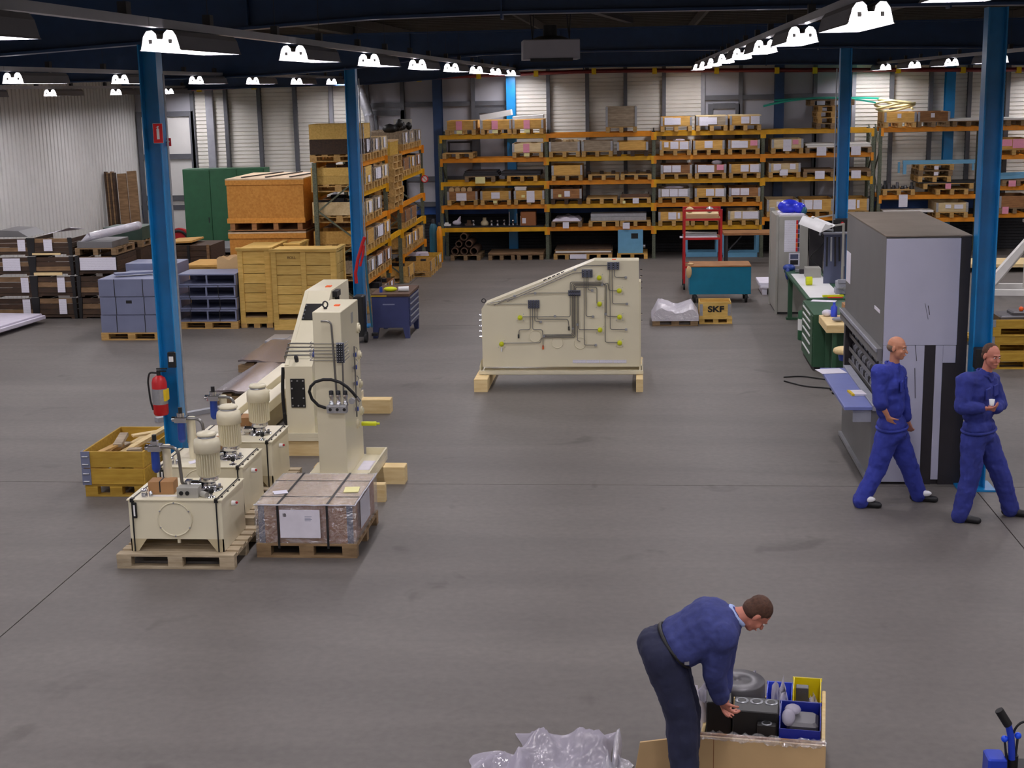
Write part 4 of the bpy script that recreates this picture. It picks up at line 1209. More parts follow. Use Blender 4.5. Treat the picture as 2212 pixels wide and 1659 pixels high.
# orange yellow small crate left of plywood crates
oc = thing('small_crate', 'orange yellow battened crate left of the tall plywood crates', 'crate', (-9.42, 28.6, 0))
part('body', MB().cbox(0, .95, .02, 1.0, .14, .95, .005), 'plywood', oc)
part('lid', MB().cbox(-.03, .97, -.02, 1.03, .95, 1.0, .005), 'wood_collar', oc)
for x in (0, .45, .87): part('batten', MB().box(x, x + .08, 0, .02, .14, .95), 'wood_collar', oc)
for z in (.14, .87): part('batten', MB().box(.08, .87, .002, .019, z, z + .08), 'wood_collar', oc)
for x in (0, .4, .83): part('skid', MB().box(x, x + .12, .02, 1.0, 0, .14), 'wood_collar', oc)

# plywood crates one on the other
for k, (z0, z1, nm) in enumerate(((0.0, 1.70, 'lower tall plywood crate half hidden behind the plank crates'), (1.72, 2.78, 'upper orange plywood crate with pale planked lid'))):
    pc = thing('plywood_crate', nm, 'crate', (-8.40, 28.3, z0), 0, 'plywood crates')
    H_ = z1 - z0
    part('front_panel', MB().box(.02, 1.60, .02, .04, .17, H_ - .03), 'plywood', pc)
    part('side_panel', MB().box(1.58, 1.60, .04, 2.2, .17, H_ - .03), 'plywood', pc)
    part('side_panel', MB().box(.02, .04, .04, 2.2, .17, H_ - .03), 'plywood', pc)
    part('back_panel', MB().box(.04, 1.58, 2.18, 2.2, .17, H_ - .03), 'plywood', pc)
    for z in (.16, H_ - .13): part('batten', MB().cbox(0, 1.62, 0, .02, z, z + .1, .003), 'plywood', pc)
    for x in (.05, .5, .95, 1.45): part('skid', MB().box(x, x + .1, .02, 2.15, .02, .17), 'wood_collar_brown', pc)
    part('bottom_board', MB().box(0, 1.62, .02, 2.2, 0, .02), 'wood_collar_brown', pc)
    for j in range(5):
        part('lid_board', MB().cbox(0, 1.62, .0 + j * .445, .43 + j * .445, H_ - .03, H_ - .002, .003), 'plywood_top', pc)
for k in range(3):
    solo('dark_strip', MB().bar((-8.1 + .5 * k, 28.5, 2.795), (-7.7 + .42 * k, 30.3, 2.795), .04, .02), 'dark_steel', 'dark strip lying on the upper plywood crate, %s from left' % ORD[k], 'strip', None, 0, 'dark strips on the crate lid')

# pale plank crates
def plank_crate(label, x0, x1, y0, y1, H_, cols=2, text=None):
    t = thing('plank_crate', label, 'crate', (x0, y0, 0), 0, 'pale plank crates')
    w_, d_ = x1 - x0, y1 - y0
    zb = [.30, .50, .68, .86, 1.06, 1.24, H_ - .06]
    for i in range(len(zb) - 1):
        part('plank', MB().cbox(.02, w_ - .02, .022, .042, zb[i] + .006, zb[i + 1] - .006, .004), 'wood_crate', t)
        part('plank', MB().cbox(w_ - .02, w_, .03, d_, zb[i] + .006, zb[i + 1] - .006, .004), 'wood_crate', t)
    xs = [0, w_ - .1] + ([w_ / 2 - .05] if cols == 2 else [])
    for x in xs: part('batten', MB().cbox(x, x + .1, 0, .022, .1, H_ - .06, .003), 'wood_crate', t)
    for y in (.0, d_ - .1): part('batten', MB().cbox(w_, w_ + .022, y, y + .1, .1, H_ - .06, .003), 'wood_crate', t)
    part('rail', MB().cbox(.1, w_ - .1, 0, .022, .1, .2, .003), 'wood_crate', t)
    part('rail', MB().cbox(0, w_, 0, .1, .0, .1, .003) if cols == 2 else MB().box(0, w_, .0, .1, .08, .1), 'wood_crate', t)
    if cols != 2:
        for x in (0, w_ / 2 - .06, w_ - .12): part('block', MB().box(x, x + .12, 0, .12, 0, .08), 'wood_pallet', t)
    part('inner_floor', MB().box(.02, w_ - .02, .04, d_, .2, .22), 'wood_pallet_old', t)
    part('back_wall', MB().box(.02, w_ - .02, d_ - .02, d_, .1, H_ - .06), 'wood_crate', t)
    part('side_wall', MB().box(0, .02, .022, d_ - .02, .1, H_ - .06), 'wood_crate', t)
    n = 5; s = d_ / n
    for i in range(n): part('lid_board', MB().cbox(-.02, w_ + .03, i * s - .02, (i + 1) * s - .03, H_ - .06, H_ - .03, .003), 'wood_crate', t)
    part('lid_frame', MB().cbox(-.03, w_ + .03, -.03, .06, H_ - .03, H_, .003), 'wood_crate', t)
    part('lid_frame', MB().cbox(w_ - .06, w_ + .04, .06, d_, H_ - .03, H_, .003), 'wood_crate', t)
    if text: lettering('marking', text, .07, 'wood_dark', t, (w_ * .32, .019, H_ - .17))
    return t


plank_crate('pale plank crate with central batten, nearest of the tall crates', -7.03, -5.78, 26.38, 27.2, 1.56, 2, 'BOLL')
plank_crate('pale plank crate left of and behind the nearest one', -7.76, -7.13, 26.66, 28.0, 1.56, 1)
plank_crate('pale plank crate hidden behind the nearest plank crate', -6.98, -6.7, 27.32, 28.05, 1.57, 2)

# grey blue steel boxes on a pallet
near_pallet('yellowish pallet under the three stacked grey blue boxes', (-10.05, 25.3, 0), 1.17, .8)
for k in range(3):
    z = .146 + .338 * k
    t = thing('steel_box', 'grey blue steel box, %s in the strapped stack' % ('lowest', 'middle', 'topmost')[k], 'box', (-10.04 + (.01 if k == 1 else 0), 25.32, z), 0, 'grey blue steel boxes')
    part('shell', MB().cbox(0, 1.14, 0, .78, 0, .325, .006), 'grey_blue', t)
    for x in (.3, .84): part('strap', MB().box(x, x + .012, -.005, 0, 0, .325), 'strap_black', t)
    for y in (.1, .5): part('slot', MB().box(1.14, 1.145, y, y + .16, .1, .17), 'black', t)
    if k == 1: part('hand_hole', MB().box(.5, .61, -.004, 0, .21, .265), 'black', t)
for k, (x, y, z, w_, d_, h_) in enumerate(((-9.98, 26.2, 0, .95, .7, 1.12), (-10.1, 26.95, 0, 1.05, .7, 1.24))):
    solo('steel_box', MB().cbox(x, x + w_, y, y + d_, z, z + h_, .006), 'grey_blue', 'grey blue steel box standing %s behind the strapped stack' % ('directly', 'farther')[k], 'box')
solo('steel_strip', MB(Matrix.Translation((-9.75, 25.7, 1.18)) @ Matrix.Rotation(.5, 4, 'Z')).cbox(-.1, .6, -.1, .1, 0, .04, .004), 'grey_blue', 'loose grey blue steel strip on the strapped stack', 'strip')
# grey blue frames on a pallet
near_pallet('yellowish pallet under the four stacked grey blue frames', (-8.95, 26.52, 0), 1.17, .8, nd=6)
for k in range(4):
    z = .146 + .235 * k
    t = thing('steel_carrier', 'open grey blue steel frame, %s of the stack of four' % ('lowest', 'second', 'third', 'topmost')[k], 'frame', (-8.94 + .02 * (k % 2), 26.53, z), 0, 'grey blue steel frames')
    part('top_plate', MB().cbox(0, 1.14, 0, .78, .2, .225, .004), 'grey_blue', t)
    part('bottom_plate', MB().cbox(0, 1.14, 0, .78, 0, .03, .004), 'grey_blue', t)
    for x in (0, .55, 1.11): part('upright', MB().box(x, x + .03, .0, .03, .03, .2), 'grey_blue', t)
    part('back_wall', MB().box(0, 1.14, .74, .77, .03, .2), 'grey_blue_dark', t)
    part('side_wall', MB().box(1.11, 1.14, .03, .74, .03, .2), 'grey_blue', t)
    if k < 3:
        for x in (.22, .8): part('strap', MB().box(x, x + .012, -.006, -.002, 0, .235), 'strap_black', t)
mb = MB(); rows = [[(-8.5 + .65 * i / 10, 27.75 + .12 * j, 1.235 + .04 * math.sin(i * 1.3) * math.cos(j)) for i in range(11)] for j in range(5)]
solo('cardboard_sheet', MB().sheet(rows).sheet([[(p[0], p[1], p[2]) for p in rows[0]], [(p[0], 27.73, .9) for p in rows[0]]]), 'cardboard_tan', 'tan cardboard cover sheet over goods behind the grey frames', 'sheet')
solo('covered_goods', MB().box(-8.48, -7.88, 27.78, 28.2, 0, 1.17), 'wood_old_board', 'goods stack under the tan cardboard sheet', 'goods')
solo('white_slab', MB(Matrix.Translation((-13.2, 25.3, 0)) @ Matrix.Rotation(-.12, 4, 'Z')).cbox(-.6, .95, 0, 2.2, .09, .16, .01).cbox(-.6, .9, .02, 2.15, .165, .2, .01).box(-.5, -.4, .1, 2.1, 0, .09).box(.6, .7, .1, 2.1, 0, .09), 'foam_wrap', 'white wrapped slabs on skids at the left edge of the picture', 'slab')
solo('paper_sheet', MB().box(-12.6, -12.25, 23.4, 23.8, .0, .004), 'paper_white', 'white paper lying on the floor at the left edge', 'paper')

# --- hydraulic power units
FIN = None
def hpu(i, x0, y0):
    pos = ('front', 'middle', 'rear')[i]
    near_pallet('old wooden pallet under the %s cream hydraulic unit' % pos, (x0 - .12, y0 - .1, 0), 1.16, .95, 0, 'wood_weathered', 'pallets under hydraulic units', 6)
    t = thing('hydraulic_unit', '%s cream hydraulic tank with upright motor and blue filter' % pos, 'machine', (x0, y0, .146), 0, 'cream hydraulic units')
    part('tank', MB().cbox(0, .92, 0, .76, .125, .51, .004), 'cream', t)
    part('lid', MB().cbox(-.012, .932, -.012, .772, .51, .522, .002), 'cream', t)
    for x in (0, .908):
        part('skirt', MB().box(x, x + .012, 0, .76, 0, .125), 'cream', t)
        s = 1 if x == 0 else -1; xx = x if x == 0 else .92
        part('foot_gusset', MB().prism([(xx, 0), (xx + s * .07, 0), (xx + s * .16, .125), (xx, .125)], 'y', 0, .012), 'cream_dark', t)
    part('manhole_ring', MB().tube([(.455 + .165 * math.cos(2 * PI * k / 32), -.008, .325 + .165 * math.sin(2 * PI * k / 32)) for k in range(32)], .008, 6, True), 'cream', t)
    part('manhole_cover', MB().cyl((.455, 0, .325), (.455, -.008, .325), .16, n=32), 'cream', t)
    for k in range(6):
        a = PI / 2 + k * PI / 3
        part('bolt', MB().cyl((.455 + .165 * math.cos(a), -.008, .325 + .165 * math.sin(a)), (.455 + .165 * math.cos(a), -.024, .325 + .165 * math.sin(a)), .008, n=6), 'galv', t)
    g = part('level_gauge', MB().cbox(.045, .085, -.025, 0, .34, .49, .004), 'black', t)
    part('sight_glass', MB().box(.057, .073, -.028, -.025, .36, .47), 'white_paint', g)
    part('drain_plug', MB().cyl((.47, .03, .08), (.47, .03, .125), .018, n=8), 'cream', t)
    for x in (.035, .865):
        part('strap', MB().box(x, x + .014, -.016, -.0125, .001, .525).box(x, x + .014, -.016, .775, .523, .527), 'strap_black', t)
        part('strap_corner', MB().box(x - .01, x + .024, -.022, .03, .495, .532), 'black', t)
    for k in range(4):
        part('lid_bolt', MB().cyl((.905, .08 + .2 * k, .522), (.905, .08 + .2 * k, .534), .009, n=6), 'black', t)
    part('gasket_line', MB().box(.886, .892, 0.02, .74, .522, .5245), 'strap_black', t)
    # motor
    mx, my = .70, .36
    m_ = part('motor', MB().lathe([(.09, .66), (.105, .67), (.105, .9), (.128, .905), (.13, .99), (.122, 1.03), (.09, 1.05)], (mx, my, 0), 28), 'cream', t)
    for k in range(28):
        a = 2 * PI * k / 28
        c, s = math.cos(a), math.sin(a)
        part('cooling_fin', lambda: MB().box(.103, .118, -.003, .003, .68, .9), 'cream', m_, (mx, my, 0), a, key='fin')
    part('fan_cowl', MB().lathe([(.03, 1.068), (.098, 1.072), (.099, 1.082), (.088, 1.1), (.03, 1.112)], (mx, my, 0), 24), 'cream', m_)
    part('vent_ring', MB().lathe([(.075, 1.03), (.088, 1.04), (.086, 1.07), (.08, 1.071)], (mx, my, .0), 24), 'galv', m_)
    part('pump_flange', MB().lathe([(.13, .522), (.13, .535), (.07, .545), (.06, .6), (.095, .62), (.09, .66)], (mx, my, 0), 20), 'chrome', t)
    for k in range(4):
        a = PI / 4 + k * PI / 2
        part('flange_bolt', MB().cyl((mx + .11 * math.cos(a), my + .11 * math.sin(a), .535), (mx + .11 * math.cos(a), my + .11 * math.sin(a), .56), .014, n=6), 'galv', t)
    part('pump_valve', MB().cyl((mx - .2, my - .02, .58), (mx - .06, my - .02, .58), .04, n=10).box(mx - .23, mx - .17, my - .06, my + .03, .525, .62), 'chrome', t)
    # filter post, head, bowl
    fx, fy = .20, .34
    part('filter_post', MB().cyl((fx + .09, fy + .02, .522), (fx + .09, fy + .02, .97), .042, n=14), 'cream', t)
    part('filter_bowl', MB().lathe([(.02, .71), (.038, .735), (.042, .75), (.042, .93)], (fx, fy - .05, 0), 14), 'blue_fit', t)
    part('filter_head', MB().cbox(fx - .06, fx + .07, fy - .1, fy + .03, .93, .99, .006).cyl((fx, fy - .05, .99), (fx, fy - .05, 1.03), .04, n=12).cyl((fx - .09, fy - .06, .965), (fx - .05, fy - .06, .965), .03), 'chrome', t)
    part('indicator_knob', MB().cyl((fx, fy - .05, 1.03), (fx, fy - .05, 1.09), .022, n=10), 'black', t)
    part('pressure_pipe', MB().tube(bend([(fx + .06, fy - .05, .97), (.44, fy - .08, .97), (.46, fy - .08, .6), (mx - .2, my - .03, .575)], .09, 5), .017, 8), 'pipe_metal', t)
    part('breather', MB().lathe([(.03, .522), (.03, .56), (.022, .57), (.034, .575), (.034, .6), (.01, .61)], (.14, .08, 0), 12).lathe([(.02, .522), (.02, .57), (.008, .58)], (.2, .09, 0), 10), 'chrome', t)
    f = part('filler_cap', MB().lathe([(.04, .522), (.04, .53), (.014, .535), (.014, .56)], (.80, .08, 0), 14), 'chrome', t)
    part('cap_knob', MB().lathe([(.014, .56), (.024, .565), (.024, .61), (.012, .615)], (.80, .08, 0), 12), 'black', f)
    s_ = part('return_valve', MB().cyl((.932, .30, .4), (.965, .30, .4), .026, n=12).ball((.975, .30, .4), .022, 10), 'white_paint', t)
    part('red_cap', MB().ball((.985, .285, .41), .014, 8), 'red_paint', s_)
    if i == 0:
        v = part('valve_block', MB().cbox(.47, .68, .05, .17, .522, .625, .004), 'locker_grey', t)
        for x in (.515, .575): part('port', MB().cyl((x, .05, .57), (x, .043, .57), .021, n=12), 'black', v)
        part('connector', MB().cyl((.70, .1, .55), (.76, .07, .545), .032, n=10), 'locker_grey', t)
        solo('white_tray', MB(Matrix.Translation((x0, y0, .146))).box(.2, .5, .09, .13, .523, .527), 'white_paint', 'white strip lying under the small carton on the front unit', 'strip')
    c = thing('cardboard_box', 'small brown cardboard box strapped on the %s hydraulic tank' % pos, 'box', (x0 + (.15 if i == 0 else .22), y0 + (.16 if i == 0 else .45), .669), .06)
    if i == 0: part('carton', MB().cbox(0, .25, 0, .17, 0, .125, .003), 'cardboard', c); part('strap', MB().box(.11, .122, -.003, 0, .02, .125).box(.11, .122, -.003, .17, .125, .128), 'strap_black', c)
    else: part('carton', MB().cbox(0, .34, 0, .22, 0, .16, .003), 'cardboard', c); part('strap', MB().box(.2, .212, -.003, 0, .0, .16).box(.2, .212, -.003, .22, .16, .163), 'strap_black', c); part('label', MB().box(.05, .15, .03, .12, .16, .162), 'paper', c)
    if i: solo('paper_sheet', MB(Matrix.Translation((x0 + .33, y0 + .1, .67)) @ Matrix.Rotation(.5, 4, 'Z')).prism([(0, 0), (.16, 0), (.16, .005), (.12, .03), (.05, .006)], 'y', 0, .1), 'paper_white', 'white paper lying on the %s hydraulic tank' % pos, 'paper')
    return t


hpu(0, -4.93, 12.75)
hpu(1, -5.06, 13.95)
hpu(2, -5.03, 15.02)

# --- film wrapped carton on a pallet
near_pallet('dark worn pallet under the film wrapped carton', (-3.77, 13.02, 0), 1.0, 1.16, 0, 'wood_pallet_old', nd=6)
wc = thing('wrapped_carton', 'brown carton strapped and wrapped in clear film, front of the cream tower', 'box', (-3.77, 13.02, .146))
part('carton', MB().cbox(.03, .97, .03, 1.13, 0, .38, .004), 'cardboard_dark', wc)
part('top_sheet', MB().cbox(.02, .98, .02, 1.14, .381, .387, .003), 'cardboard_tan', wc)
for x in (.03, .91):
    part('corner_guard', MB().box(x, x + .06, .02, .028, .0, .38), 'grey_blue_dark', wc)
for x in (.22, .71):
    part('strap', MB().box(x, x + .022, -.004, 0, -.05, .395).box(x, x + .022, -.004, 1.165, .395, .398), 'strap_black', wc)
for y in (.28, .86):
    part('strap', MB().box(-.004, 1.004, y, y + .012, .393, .396), 'strap_black', wc)
rr = random.Random(4)
def crinkle(f, nu, nv):
    return [[f(i / nu, j / nv) for i in range(nu + 1)] for j in range(nv + 1)]
wr = lambda: rr.uniform(-.006, .006)
film = MB()
film.use('film_top').sheet(crinkle(lambda u, v: (u * 1.0, v * 1.16, .391 + abs(wr())), 24, 24))
film.use('film_clear').sheet(crinkle(lambda u, v: (u * 1.0, .008 + wr() * .6, .0 + v * .39), 24, 8))
film.sheet(crinkle(lambda u, v: (.995 + wr() * .6, .01 + u * 1.15, v * .39), 24, 8))
film.sheet(crinkle(lambda u, v: (.005 + wr() * .6, .01 + u * 1.15, v * .39), 24, 8))
film.sheet(crinkle(lambda u, v: (u, 1.155 + wr() * .6, v * .39), 12, 4))
part('film', film, None, wc)
part('film_edge', MB().tube([(0.0 + .004 * math.sin(k), 0.004, .39) if k < 12 else (1.0, 0.0, .39) for k in range(12)][:1] + [(x / 10, .0, .392 + .003 * math.sin(x * 3)) for x in range(11)] + [(1.0, y * .116, .392 + .004 * math.sin(y * 2)) for y in range(1, 11)], .008, 6), 'film_white', wc)
part('white_wrap', MB().box(1.001, 1.004, .25, .72, .08, .37), 'film_white', wc)
sh_ = part('packing_list', MB().box(.25, .65, -.008, -.005, .06, .345), 'paper_white', wc)
lettering('print', 'IB', .045, 'dark_steel', sh_, (.30, -.0085, .29), bold=.001)
for k in range(4): part('print_line', MB().box(.5, .5 + .07 - .01 * (k % 2), -.0088, -.008, .275 - .014 * k, .28 - .014 * k), 'grey_blue', sh_)
part('yellow_card', MB(Matrix.Translation((.8, .42, .40)) @ Matrix.Rotation(.1, 4, 'Z')).box(0, .15, 0, .19, 0, .004), 'paper_yellow', wc)
part('white_card', MB(Matrix.Translation((.12, .33, .40)) @ Matrix.Rotation(.4, 4, 'Z')).box(0, .14, 0, .12, 0, .003), 'paper', wc)

# --- timbers under the machines
def timber(x0, x1, y0, y1, h_, label):
    solo('timber', MB().cbox(x0, x1, y0, y1, 0, h_, .006), 'wood_timber', label, 'timber', None, 0, 'timbers under the cream machines')


timber(-3.8, -2.73, 15.66, 15.86, .205, 'pale squared timber under the rear of the cream tower, thick right end showing')
timber(-3.75, -2.83, 14.93, 15.03, .205, 'pale timber under the front of the cream tower')
timber(-4.62, -3.8, 16.93, 17.12, .2, 'pale timber under the low end of the sloping machine')
timber(-4.62, -3.53, 19.68 - .4, 19.68 - .2, .2, 'pale timber under the tall end of the sloping machine')

# --- cream tower
tw = thing('machine_tower', 'tall narrow cream machine tower with black hose loop and valves', 'machine', (-3.57, 15.0, .207))
Wt, Dt, Ht = .315, .95, 1.92
part('body', MB().cbox(0, Wt, 0, Dt, .06, Ht, .006), 'cream', tw)
part('base_plate', MB().cbox(-.16, .58, -.1, 1.03, 0, .06, .004), 'cream', tw)
part('base_lip', MB().box(.56, .58, -.1, 1.03, .06, .14).box(.33, .56, 1.01, 1.03, .06, .14), 'cream', tw)
part('paper', MB().box(.36, .5, .3, .7, .0605, .063), 'paper_white', tw)
part('orange_label', MB().cbox(.15, .21, .42, .5, Ht, Ht + .012, .002), 'orange_label', tw)
part('lifting_eye', MB().tube([(.10 + .028 * math.cos(2 * PI * k / 14), .22, Ht + .05 + .034 * math.sin(2 * PI * k / 14)) for k in range(14)], .009, 6, True).cyl((.10, .22, Ht), (.10, .22, Ht + .02), .02, n=10), 'dark_steel', tw)
tl = lambda px, py, dy=0.0: A(px, py, 15.0 - dy) - Vector((-3.57, 15.0, .207))      # point on the front face, local
tr_ = lambda px, py, dx=0.0: B(px, py, -3.57 + Wt + dx) - Vector((-3.57, 15.0, .207))  # point on the right face, local
a, b = tl(728, 740), tl(744, 783)
vb = part('valve_block', MB().cbox(a.x - .006, b.x + .006, -.03, 0, b.z, a.z, .003), 'valve_block', tw)
for r in range(8):
    for c in range(3):
        x = a.x + .012 + c * (b.x - a.x - .024) / 2; z = a.z - .016 - r * (a.z - b.z - .032) / 7
        part('valve', lambda: MB().use('valve_black').cyl((0, -.03, 0), (0, -.055, 0), .012, n=6).use('galv').ball((0, -.057, .005), .0065, 6), None, vb, (x, 0, z), key='vlv')
for k in range(6):
    z = tl(720, 742 + 7.2 * k).z
    part('tube_line', MB().tube(bend([(-.05, .12, z), (-.05, -.02, z), (a.x - .01, -.02, z)], .03), .0045, 6), 'pipe_metal', tw)
    part('tube_line', MB().tube(bend([(b.x + .01, -.02, z), (Wt + .03, -.02, z), (Wt + .03, .14 + .02 * k, z)], .03), .0045, 6), 'pipe_metal', tw)
part('riser_pipe', MB().tube(bend([tl(693, 694, .03), tl(715, 694, .03), tl(727, 852, .03)], .05), .011, 8), 'pipe_metal', tw)
part('riser_pipe', MB().tube([tl(740, 784, .03), tl(742, 852, .03)], .009, 8), 'pipe_metal', tw)
a, b = tl(709, 873), tl(752, 889)
part('manifold', MB().cbox(a.x, b.x, -.09, 0, b.z, a.z, .004), 'galv', tw)
for k in range(3):
    x = a.x + .05 + k * .078
    v = part('pressure_valve', MB().lathe([(.03, a.z), (.03, a.z + .03), (.022, a.z + .035), (.022, a.z + .085), (.03, a.z + .09), (.03, a.z + .12)], (x, -.05, 0), 12), 'chrome', tw)
    part('valve_cap', MB().lathe([(.026, a.z + .12), (.026, a.z + .16), (.014, a.z + .165)], (x, -.05, 0), 10), 'valve_black', v)
    part('port', MB().cyl((x - .01, -.09, (a.z + b.z) / 2), (x - .01, -.095, (a.z + b.z) / 2), .018, n=10), 'black', tw)
g = tl(760, 866, .06); part('pressure_gauge', MB().cyl((g.x, -.04, g.z), (g.x, -.075, g.z), .035, n=16), 'galv', tw)
hp = [(703, 881), (688, 876), (674, 862), (668, 846), (671, 835), (681, 825), (698, 820), (715, 820), (735, 826), (750, 836), (762, 848), (770, 858)]
part('hose', MB().tube([tl(x, y, .07 + .04 * math.sin(PI * i / 11)) for i, (x, y) in enumerate(hp)], .017, 8), 'rubber', tw)
part('hose_fitting', MB().cyl(tl(770, 858, .07), tl(777, 867, .05), .019, n=8).cyl(tl(703, 881, .07), tl(711, 881, .05), .019, n=8), 'chrome', tw)
for (px, py, r) in ((778, 703, .06), (783, 758, .05), (787, 818, .05), (790, 875, .05), (772, 915, .055)):
    c_ = tr_(px, py); 
    if c_.y > Dt - .07: c_.y = Dt - .08
    part('bearing_flange', MB().cyl((Wt, c_.y, c_.z), (Wt + .022, c_.y, c_.z), r, n=18).cyl((Wt + .022, c_.y, c_.z), (Wt + .035, c_.y, c_.z), r * .6, n=14), 'cream', tw)
c_ = tr_(776, 915); part('yellow_plug', MB().cyl((Wt + .03, c_.y, c_.z), (Wt + .2, c_.y, c_.z), .026, n=12).cyl((Wt + .2, c_.y, c_.z), (Wt + .24, c_.y, c_.z), .014, n=8), 'plug_yellow', tw)
part('side_rail', MB().tube([tr_(765, 748, .03), tr_(771, 900, .03)], .009, 6), 'pipe_metal', tw)
for py in (766, 793, 828, 883):
    c_ = tr_(766 + (py - 748) * .04, py, .03); part('blue_fitting', MB().cbox(c_.x - .016, c_.x + .016, c_.y - .022, c_.y + .022, c_.z - .022, c_.z + .022, .004), 'blue_fit', tw)
    part('branch_tube', MB().tube(bend([(c_.x, c_.y + .02, c_.z), (c_.x, c_.y + .16, c_.z + .03), (Wt, c_.y + .2, c_.z + .05)], .03), .004, 6), 'pipe_metal', tw)
c_ = tr_(760, 686); part('name_plate', MB().box(Wt, Wt + .003, c_.y - .05, c_.y + .05, c_.z - .06, c_.z + .06), 'galv', tw)

# --- sloping machine behind it, seen from its low end
sm = thing('sloping_machine', 'cream machine with sloping top behind the tower, black cover plates', 'machine', (-4.43, 17.0, .2))
Ws, Zl, Zh = .35, .93, 1.70
part('body', MB().prism([(0, .05), (0, Zl), (1.3, Zh), (2.4, Zh), (2.4, .05)], 'x', 0, Ws), 'cream', sm)
part('base_plate', MB().cbox(-.1, .48, -.1, 2.5, 0, .05, .004), 'cream', sm)
part('base_lip', MB().box(-.1, .48, -.1, -.085, .05, .1).box(.465, .48, -.085, 2.5, .05, .1), 'cream', sm)
a, b = A(627, 818, 17.0) - Vector((-4.43, 17, .2)), A(661, 880, 17.0) - Vector((-4.43, 17, .2))
cp_ = part('cover_plate', MB().box(a.x, b.x, -.012, 0, b.z, a.z), 'black', sm)
for z in (a.z - .025, (a.z * 2 + b.z) / 3, (a.z + 2 * b.z) / 3, b.z + .025):
    for x in (a.x + .02, (a.x + b.x) / 2, b.x - .02):
        if x != (a.x + b.x) / 2 or z in (a.z - .025, b.z + .025):
            part('bolt', lambda: MB().cyl((0, -.012, 0), (0, -.022, 0), .011, n=6), 'galv', cp_, (x, 0, z), key='cbolt')
sl = math.atan2(Zh - Zl, 1.3)
SLM = Matrix.Translation((0, 0, Zl)) @ Matrix.Rotation(sl, 4, 'X')
cp2 = part('cover_plate', MB(SLM).box(.06, Ws - .02, .9, 1.22, 0, .014), 'black', sm)
for y in (.92, 1.0, 1.08, 1.18):
    part('bolt', MB(SLM).cyl((.075, y, .014), (.075, y, .024), .011, n=6), 'galv', cp2)
part('orange_label', MB().cbox(.2, .27, 1.6, 1.72, Zh, Zh + .012, .002), 'orange_label', sm)
part('edge_strip', MB(SLM).box(-.002, .05, .02, 1.5, 0, .006), 'cream', sm)
part('lifting_lug', MB(SLM).lathe([(.025, 0), (.028, .06), (.02, .09), (.004, .1)], (.14, .1, 0), 10), 'dark_steel', sm)
for k in range(4):
    y = .18 + .075 * k
    part('tube_line', MB(SLM).tube(bend([(-.03, y, -.15), (-.03, y, .03), (Ws + .03, y, .03), (Ws + .03, y, -.1)], .03), .009, 6), 'pipe_metal', sm)
    part('blue_fitting', MB(SLM).cbox(Ws - .02, Ws + .03, y - .025, y + .025, .015, .06, .004), 'blue_fit', sm)
for y, z in ((.5, .95), (.22, .72), (.2, .42), (.2, .2), (1.1, 1.25)):
    part('yellow_plug', MB().cyl((Ws, y, z), (Ws + .11, y, z), .03, n=10), 'plug_yellow', sm)
    part('plug_flange', MB().cyl((Ws, y, z), (Ws + .02, y, z), .06, n=14), 'cream', sm)
part('side_pipe', MB().tube([(Ws + .06, .04, .05), (Ws + .06, .04, Zl)], .01, 6), 'pipe_metal', sm)
part('hose', MB().tube(bend([(-.03, .05, Zl - .02), (-.05, .03, .6), (-.04, .05, .2), (.0, .1, .12)], .2, 5), .022, 8), 'rubber', sm)
part('top_valves', MB().cbox(Ws - .02, Ws + .06, 1.35, 1.6, Zh - .1, Zh - .02, .004).cyl((Ws + .03, 1.5, Zh - .1), (Ws + .03, 1.5, Zh - .24), .03).ball((Ws + .03, 1.42, Zh - .2), .04, 8), 'valve_black', sm)
part('top_fittings', MB().cyl((Ws + .02, 1.1, Zh - .28), (Ws + .02, 1.4, Zh - .24), .03, n=8).ball((Ws + .04, 1.2, Zh - .25), .045, 8), 'chrome', sm)

# --- cream machine bed lying behind the power units
bd = thing('machine_bed', 'long cream machine bed with slotted rails lying on the floor', 'machine', (-5.3, 17.0, 0))
part('rail', MB().cbox(0, .2, 0, 3.2, .06, .55, .006), 'cream', bd)
part('rail', MB().cbox(.3, .48, 0, 3.2, .4, .53, .006), 'cream', bd)
part('web', MB().box(.34, .36, 0, 3.2, .06, .4), 'cream_dark', bd)
for y in (.02, 1.5, 3.1): part('cross_tie', MB().box(.2, .34, y, y + .08, .06, .5), 'cream', bd)
part('slot_floor', MB().box(.2, .3, .1, 3.1, .3, .32), 'cream_dark', bd)
for y in (.3, 2.5): part('skid', MB().box(-.1, .6, y, y + .15, 0, .06), 'wood_timber', bd)
solo('grey_bar', MB().bar((-6.75, 18.75, .03), (-6.05, 19.5, .03), .1, .06), 'mullion_light', 'grey steel bar lying on the floor left of the cream bed', 'bar')
